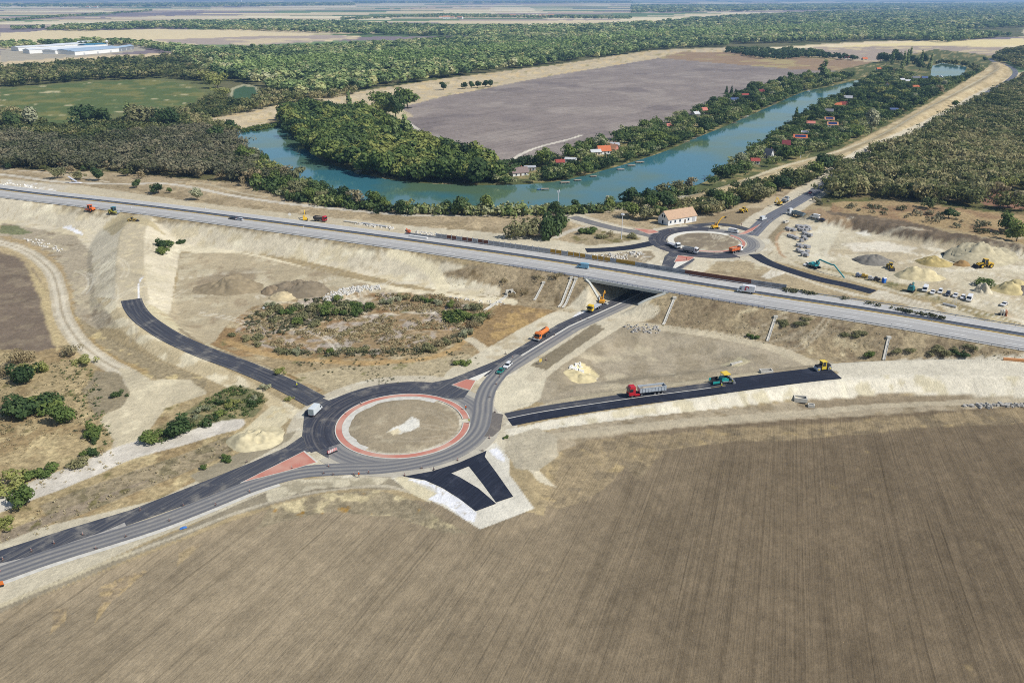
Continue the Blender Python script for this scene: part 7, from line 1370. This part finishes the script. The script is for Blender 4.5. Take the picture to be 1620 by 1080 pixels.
for i, (px, py) in enumerate(((521, 718), (524.5, 716.5), (528, 715), (531.5, 713.5))):
    x, y = G(px, py, .1)
    if i == 0:
        bb = thing("barrier_board", "red and white striped barrier board across the dark lane of the near roundabout", "barrier", (x, y, .1), .55, "barrier boards on the near roundabout"); mb = MB()
        for k in range(6): mb.box((-.35 + .14 * k, 0, .75), (.14, .06, .9), mi=k % 2)
        mb.build("board", [plain("signal_red", L(206, 44, 36), .5), M_WHITE], bb); MB().box((0, 0, .1), (.9, .5, .2)).build("foot", M_BLACK, bb)
    else: dup(bb, (x, y, .1), .55)
def disc_sign(label, px, py, h, back=True, r=.45, ring=None):
    x, y, z = PT(px, py); t = thing("road_sign", label, "road sign", (x, y, z), .1); MB().cyl((0, 0, 0), (0, 0, h), .05, 8).build("post", M_STEEL, t); MB().cyl((0, -.06, h), (0, -.1, h), r, 20).build("plate", M_WHITE, t)
    if ring: MB().cyl((0, -.10, h), (0, -.115, h), r * .98, 20).build("red_ring", plain("signal_red", L(206, 44, 36), .5), t); MB().cyl((0, -.115, h), (0, -.13, h), r * .7, 20).build("centre", M_WHITE, t)
disc_sign("white round sign on the motorway verge left of the yellow excavator", 459, 346, 2.6, r=.9); disc_sign("small round white sign at the left end of the brown hollow", 418, 494, 2.0, r=.5); disc_sign("round red ringed sign at the left frame edge beside the lower road", 1, 914, 2.2, r=.5, ring=True)
x, y, z = PT(3, 927); t = thing("warning_board", "orange board on a stand at the left frame edge below the road", "board", (x, y, z), .3); MB().box((0, 0, .9), (1.0, .08, 1.0), top=(.9, 1)).build("board", paint_((236, 120, 40)), t); MB().box((0, 0, .2), (.8, .6, .3)).build("foot", M_BLACK, t)
x, y, z = PT(855, 576); t = thing("temporary_sign", "yellow temporary sign on two legs beside the underpass road", "road sign", (x, y, z), .4); MB().box((0, 0, 1.5), (1.0, .08, 1.2)).build("board", paint_((232, 200, 96)), t); MB().bar((-.35, 0, 0), (-.35, 0, 1.0), .08).bar((.35, 0, 0), (.35, 0, 1.0), .08).build("leg", M_STEEL, t)
x, y, z = PT(290, 835); t = thing("tarpaulin", "crumpled blue tarpaulin on the field edge below the lower road", "tarpaulin", (x, y, z), .5); MB().add([(-1.2, -.8, .05), (0, -1, .35), (1.2, -.6, .06), (-1, .1, .4), (.1, .2, .6), (1.1, .2, .3), (-.8, .9, .05), (.3, .9, .3), (1.0, .8, .05)], [(0, 1, 4, 3), (1, 2, 5, 4), (3, 4, 7, 6), (4, 5, 8, 7)]).build("sheet", plain("blue_tarpaulin", L(70, 120, 190), .6), t); t.scale = (.75, .6, .6)
def slab_thing(label, pts, z0, h, mat, name, cat):
    P = PTs(pts); c = P.mean(0); n = len(P); v = [(p[0] - c[0], p[1] - c[1], z0) for p in P] + [(p[0] - c[0], p[1] - c[1], z0 + h) for p in P]; o = MB().add(v, [tuple(range(n, 2 * n))] + [(i, (i + 1) % n, (i + 1) % n + n, i + n) for i in range(n)]).build(name, mat, None, tuple(c)); return tag(o, label, cat)
for lab, px, py, w, l, h, rz in (("pale concrete shaft on the verge below the black ramp", 1266, 633, 4.0, 2.4, 1.2, -.2), ("second smaller concrete shaft under the first one below the ramp", 1283, 643, 2.0, 1.6, .9, -.2), ("concrete inlet above the ramp behind the teal paver", 1212, 588, 4.2, 2.0, .8, .1), ("concrete block beside the lorry park of the far road", 1243, 352, 3.0, 2.0, 1.0, .5), ("low concrete chamber in the ditch behind the yellow roller", 1165, 575, 5, 1.0, .5, .45)):
    x, y, z = PT(px, py); t = thing("concrete_shaft", lab, "concrete shaft", (x, y, z), rz); mb = MB(); th = .3
    for s in (-1, 1): mb.box((s * (w / 2 - th / 2), 0, h / 2 - .1), (th, l, h + .2)); mb.box((0, s * (l / 2 - th / 2), h / 2 - .1), (w - 2 * th, th, h + .2))
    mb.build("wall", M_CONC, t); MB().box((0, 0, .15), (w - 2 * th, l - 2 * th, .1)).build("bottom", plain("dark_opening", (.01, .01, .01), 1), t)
a, b = PT(1491, 482), PT(1512, 487); c = (a + b) / 2; o = MB(); d = b - a
pp = thing("concrete_pipe", "grey concrete pipe lying beside the unpaved road in the yard", "pipe", tuple(c)); MB().cyl(tuple(a - c + (0, 0, .5)), tuple(b - c + (0, 0, .5)), .55, 14).build("pipe_wall", M_CONC2, pp); MB().cyl(tuple(b - c + d * .005 + (0, 0, .5)), tuple(b - c + d * .012 + (0, 0, .5)), .5, 14).build("pipe_mouth", M_WHITE, pp)
x, y, z = PT(1509, 481); t = thing("tripod_stand", "spindly white tripod frame above the concrete pipe", "tripod", (x, y, z))
for k in range(3): MB().bar((1.1 * math.cos(k * 2.1), 1.1 * math.sin(k * 2.1), 0), (0, 0, 3.4), .1).build("leg", M_WHITE, t)
for i, (px, c_) in enumerate(((1583, (226, 222, 210)), (1587, (236, 236, 234)), (1591, (226, 130, 84)))):
    x, y, z = PT(px, 498 + i * .5); t = thing("formwork_panel", ("cream", "white", "orange")[i] + " leaning panel in the little stack at the right edge of the yard", "panel", (x, y, z), 1.2); MB().box((0, 0, 1.1), (2.4, .5, 2.2), 0, 0, (1, .6)).build("panel_face", paint_(c_), t); MB().box((0, .5, .3), (2.0, .5, .5)).build("foot", M_BLACK, t)
# rest of a pipe run and formwork on the motorway verge
for lab, pa, pb, wd2, m in (("long pale kerb stack on the motorway verge", (545, 351), (566, 354), 1.2, M_CONC), ("pale pipe stack on the verge right of the kerbs", (572, 354), (612, 360), 1.6, M_CONC2), ("white slab row where the noise wall begins", (648, 374), (676, 378), 1.0, M_WHITE), ("orange pipe lying on the ramp's end at the right frame edge", (1587, 569), (1640, 573), .7, paint_((236, 160, 96)))):
    a, b = PT(*pa), PT(*pb); c = (a + b) / 2; t = thing("pipe_stack" if "pipe" in lab else "kerb_stack", lab, "pipes" if "pipe" in lab else "kerb stones", tuple(c)); u = (b - a)[:2]; u /= np.linalg.norm(u); nv = np.array((-u[1], u[0], 0))
    for k in (-1, 1): MB().bar(tuple(a - c + nv * wd2 * .3 * k + (0, 0, .4)), tuple(b - c + nv * wd2 * .3 * k + (0, 0, .4)), wd2 * .55, .8).build("pipe" if "pipe" in lab else "kerb_stone", m, t)
def camp():
    (x, y, z), _ = spot(120, 290); t = thing("broken_billboard", "collapsed white billboard frame beside the upper track", "billboard", (x, y, z), -.2); MB().box((0, 0, .6), (9, 3, .5), 0, 0, (.8, .6)).build("panel", paint_((222, 222, 226)), t); MB().bar((-5, 0, 4.6), (1, 0, 1.2), 1.6, .2).build("fallen_board", paint_((190, 194, 204)), t); MB().bar((-3, 1, 0), (-4, 0, 4.2), .3).build("strut", M_STEEL, t)
camp()
# jetties and boats
M_JET = plain("weathered_jetty_wood", L(168, 156, 138), .9, vary=.2)
for i, (px, py, rz) in enumerate(((862, 299, .1), (894, 289, .2), (914, 285, .2), (939, 279, .25), (982, 268, .3), (999, 262, .3), (1163, 194, .4), (1177, 186, .4), (1225, 164, .4), (1259, 148, .3), (1280, 143, .3), (1012, 257, .3), (1098, 219, .3), (1086, 224, .3))):
    x, y = G(px, py, .6)
    if i == 0:
        jt = thing("jetty", "small wooden fishing jetty standing in the backwater at the cottages", "jetty", (x, y, .16), rz, "fishing jetties on the backwater"); MB().box((0, 0, .7), (5.5, 2.4, .16)).build("deck", M_JET, jt)
        for a in (-2.4, 0, 2.4):
            for s in (-1, 1): MB().cyl((a, s, -.8), (a, s, .65), .1, 8).build("pile", M_JET, jt)
        MB().box((-2.6, 0, 1.0), (.1, 2.3, .1)).build("bench_rail", M_JET, jt)
    else: dup(jt, (x, y, .16), rz, rp.uniform(.8, 1.3))
for i, (px, py, rz, c_, lab) in enumerate(((855, 300, .2, (30, 120, 214), "bright blue rowing boat at the jetty below the brown roofed cottage"), (1156, 193, .5, (236, 238, 240), "white boat moored by a jetty on the far bank bend"), (1181, 184, .4, (226, 228, 230), "small pale boat further up the backwater"), (567, 271, .4, (228, 228, 226), "white boat lying under the trees of the spit"), (1279, 144.5, .3, (232, 234, 236), "tiny white boat near the top of the backwater"))):
    x, y = G(px, py, .3); t = thing("rowing_boat", lab, "boat", (x, y, .16), rz); hb = MB(); st = [(-2.2, .55, .5), (-1, .8, .45), (.6, .75, .45), (1.8, .4, .55), (2.5, .03, .7)]; v = []
    for X, w, h in st: v += [(X, -w, h), (X, -w * .6, -.1), (X, w * .6, -.1), (X, w, h)]
    f = [(0, 1, 2, 3)]
    for k in range(4): a = 4 * k; f += [(a, a + 4, a + 5, a + 1), (a + 1, a + 5, a + 6, a + 2), (a + 2, a + 6, a + 7, a + 3)]
    hb.add(v, f).build("hull", paint_(c_), t); MB().box((-.8, 0, .38), (.3, 1.4, .06)).box((.7, 0, .38), (.3, 1.3, .06)).build("bench", M_JET, t)
# workers
def person_mesh():
    V_ = [(0, 0, .95), (0, 0, 1.15), (0, 0, 1.38), (0, 0, 1.50), (.02, 0, 1.62), (.03, 0, 1.72), (0, .1, .90), (.03, .11, .50), (0, .11, .09), (.14, .12, .04), (0, -.1, .90), (-.04, -.11, .50), (-.03, -.11, .09), (.11, -.12, .04), (0, .19, 1.40), (.02, .25, 1.14), (.14, .24, .92), (0, -.19, 1.40), (.0, -.26, 1.14), (.10, -.25, .90)]
    E_ = [(0, 1), (1, 2), (2, 3), (3, 4), (4, 5), (0, 6), (6, 7), (7, 8), (8, 9), (0, 10), (10, 11), (11, 12), (12, 13), (2, 14), (14, 15), (15, 16), (2, 17), (17, 18), (18, 19)]
    R_ = [.15, .14, .16, .06, .085, .08, .09, .065, .045, .035, .09, .065, .045, .035, .06, .045, .035, .06, .045, .035]
    me = bpy.data.meshes.new("body"); me.from_pydata(V_, E_, []); o = bpy.data.objects.new("body", me); COL.objects.link(o); md = o.modifiers.new("skin", 'SKIN'); o.modifiers.new("sub", 'SUBSURF').levels = 1
    for d_, r in zip(me.skin_vertices[0].data, R_): d_.radius = (r, r)
    me.skin_vertices[0].data[0].use_root = True
    m2 = bpy.data.meshes.new_from_object(o.evaluated_get(bpy.context.evaluated_depsgraph_get())); bpy.data.objects.remove(o); m2.materials.clear()
    for m in (plain("skin", L(196, 150, 122), .6), plain("navy_workwear", L(52, 58, 78), .9)): m2.materials.append(m)
    for p in m2.polygons: p.material_index = 0 if p.center.z > 1.5 or (p.center.z < 1.0 and abs(p.center.y) > .21) else 1
    return m2
PM = person_mesh()
def vest(cl): return MB().prism([(-.17, .93), (.17, .93), (.18, 1.44), (-.17, 1.44)], -.21, .21, inset=.02).build("vest", plain("vest_" + cl, L(*{"yellow": (226, 232, 60), "orange": (250, 120, 40)}[cl]), .7), None, bevel=.05)
for px, py, rz, cl, lab in ((470, 613, 2.2, "yellow", "worker in a yellow vest walking on the dark left ramp"), (742, 670, .5, "yellow", "worker in a yellow vest at the gap of the red roundabout ring"), (737, 649, 1.5, "orange", "worker in an orange vest at the right edge of the near roundabout"), (1141, 614, 1.8, "yellow", "worker in a yellow vest walking beside the teal paver"), (1158, 608, .3, "yellow", "worker in a yellow vest behind the paver's screed"), (1173, 358, .4, "orange", "worker in an orange vest on the far roundabout's upper lane"), (568, 33 + 722, .9, "orange", "worker in an orange vest on the lower road's shoulder near the beacons"), (1086, 412, 2.0, "orange", "worker in an orange vest laying the red island before the far roundabout")):
    x, y, z = PT(px, py); t = thing("person", lab, "person", (x, y, max(z, 0) + .12), rz); link("body", PM, t); v = vest(cl); v.parent = t; MB().cyl((.03, 0, 1.72), (.03, 0, 1.79), .13, 12).cyl((.03, 0, 1.79), (.03, 0, 1.86), .12, 12, r2=.05).build("helmet", plain("white_helmet", L(236, 236, 232), .4), t)
# skid marks, spilled sand and the chalk in the middle of the near island
fh = None
for i, (px, py) in enumerate(((698, 29), (706, 30), (716, 29.5), (728, 30), (812, 27.5), (824, 27.5), (858, 28), (872, 27.5), (905, 27.5), (1560, 36), (140, 12.5), (152, 12.5), (98, 11), (112, 8), (1400, 26), (1452, 35))):
    x, y = G(px, py)
    if fh is None: fh = gable_house("farm_building", "tiny pale farm building in the hamlets strewn over the far plain", "farm building", (x, y, 0), .2, 26, 16, 6, 11, tiles("roof_tan", RO["tan"]), WA["w"], (-7, 7), 0, False, group="farm buildings on the far plain", attic=False)
    else: dup(fh, (x, y, 0), rp.uniform(-.5, .5), rp.uniform(.8, 1.6) * (1 + max(0, 20 - py) * .06))
# ------------------------------------------------------------------ air
hz = MB().box((0, 31000, 61.5), (150000, 70000, 133)).build("haze", plain("tmp_haze", (1, 1, 1)), None); hm = bpy.data.materials.new("haze_air"); hm.use_nodes = True; hn = hm.node_tree; hn.nodes.clear()
ho = hn.nodes.new("ShaderNodeOutputMaterial"); pv = hn.nodes.new("ShaderNodeVolumePrincipled"); pv.inputs["Density"].default_value = 7.0e-5; pv.inputs["Color"].default_value = (.36, .63, 1.0, 1); pv.inputs["Anisotropy"].default_value = .1
hn.links.new(pv.outputs[0], ho.inputs["Volume"]); hz.data.materials.clear(); hz.data.materials.append(hm); hz["kind"] = "stuff"
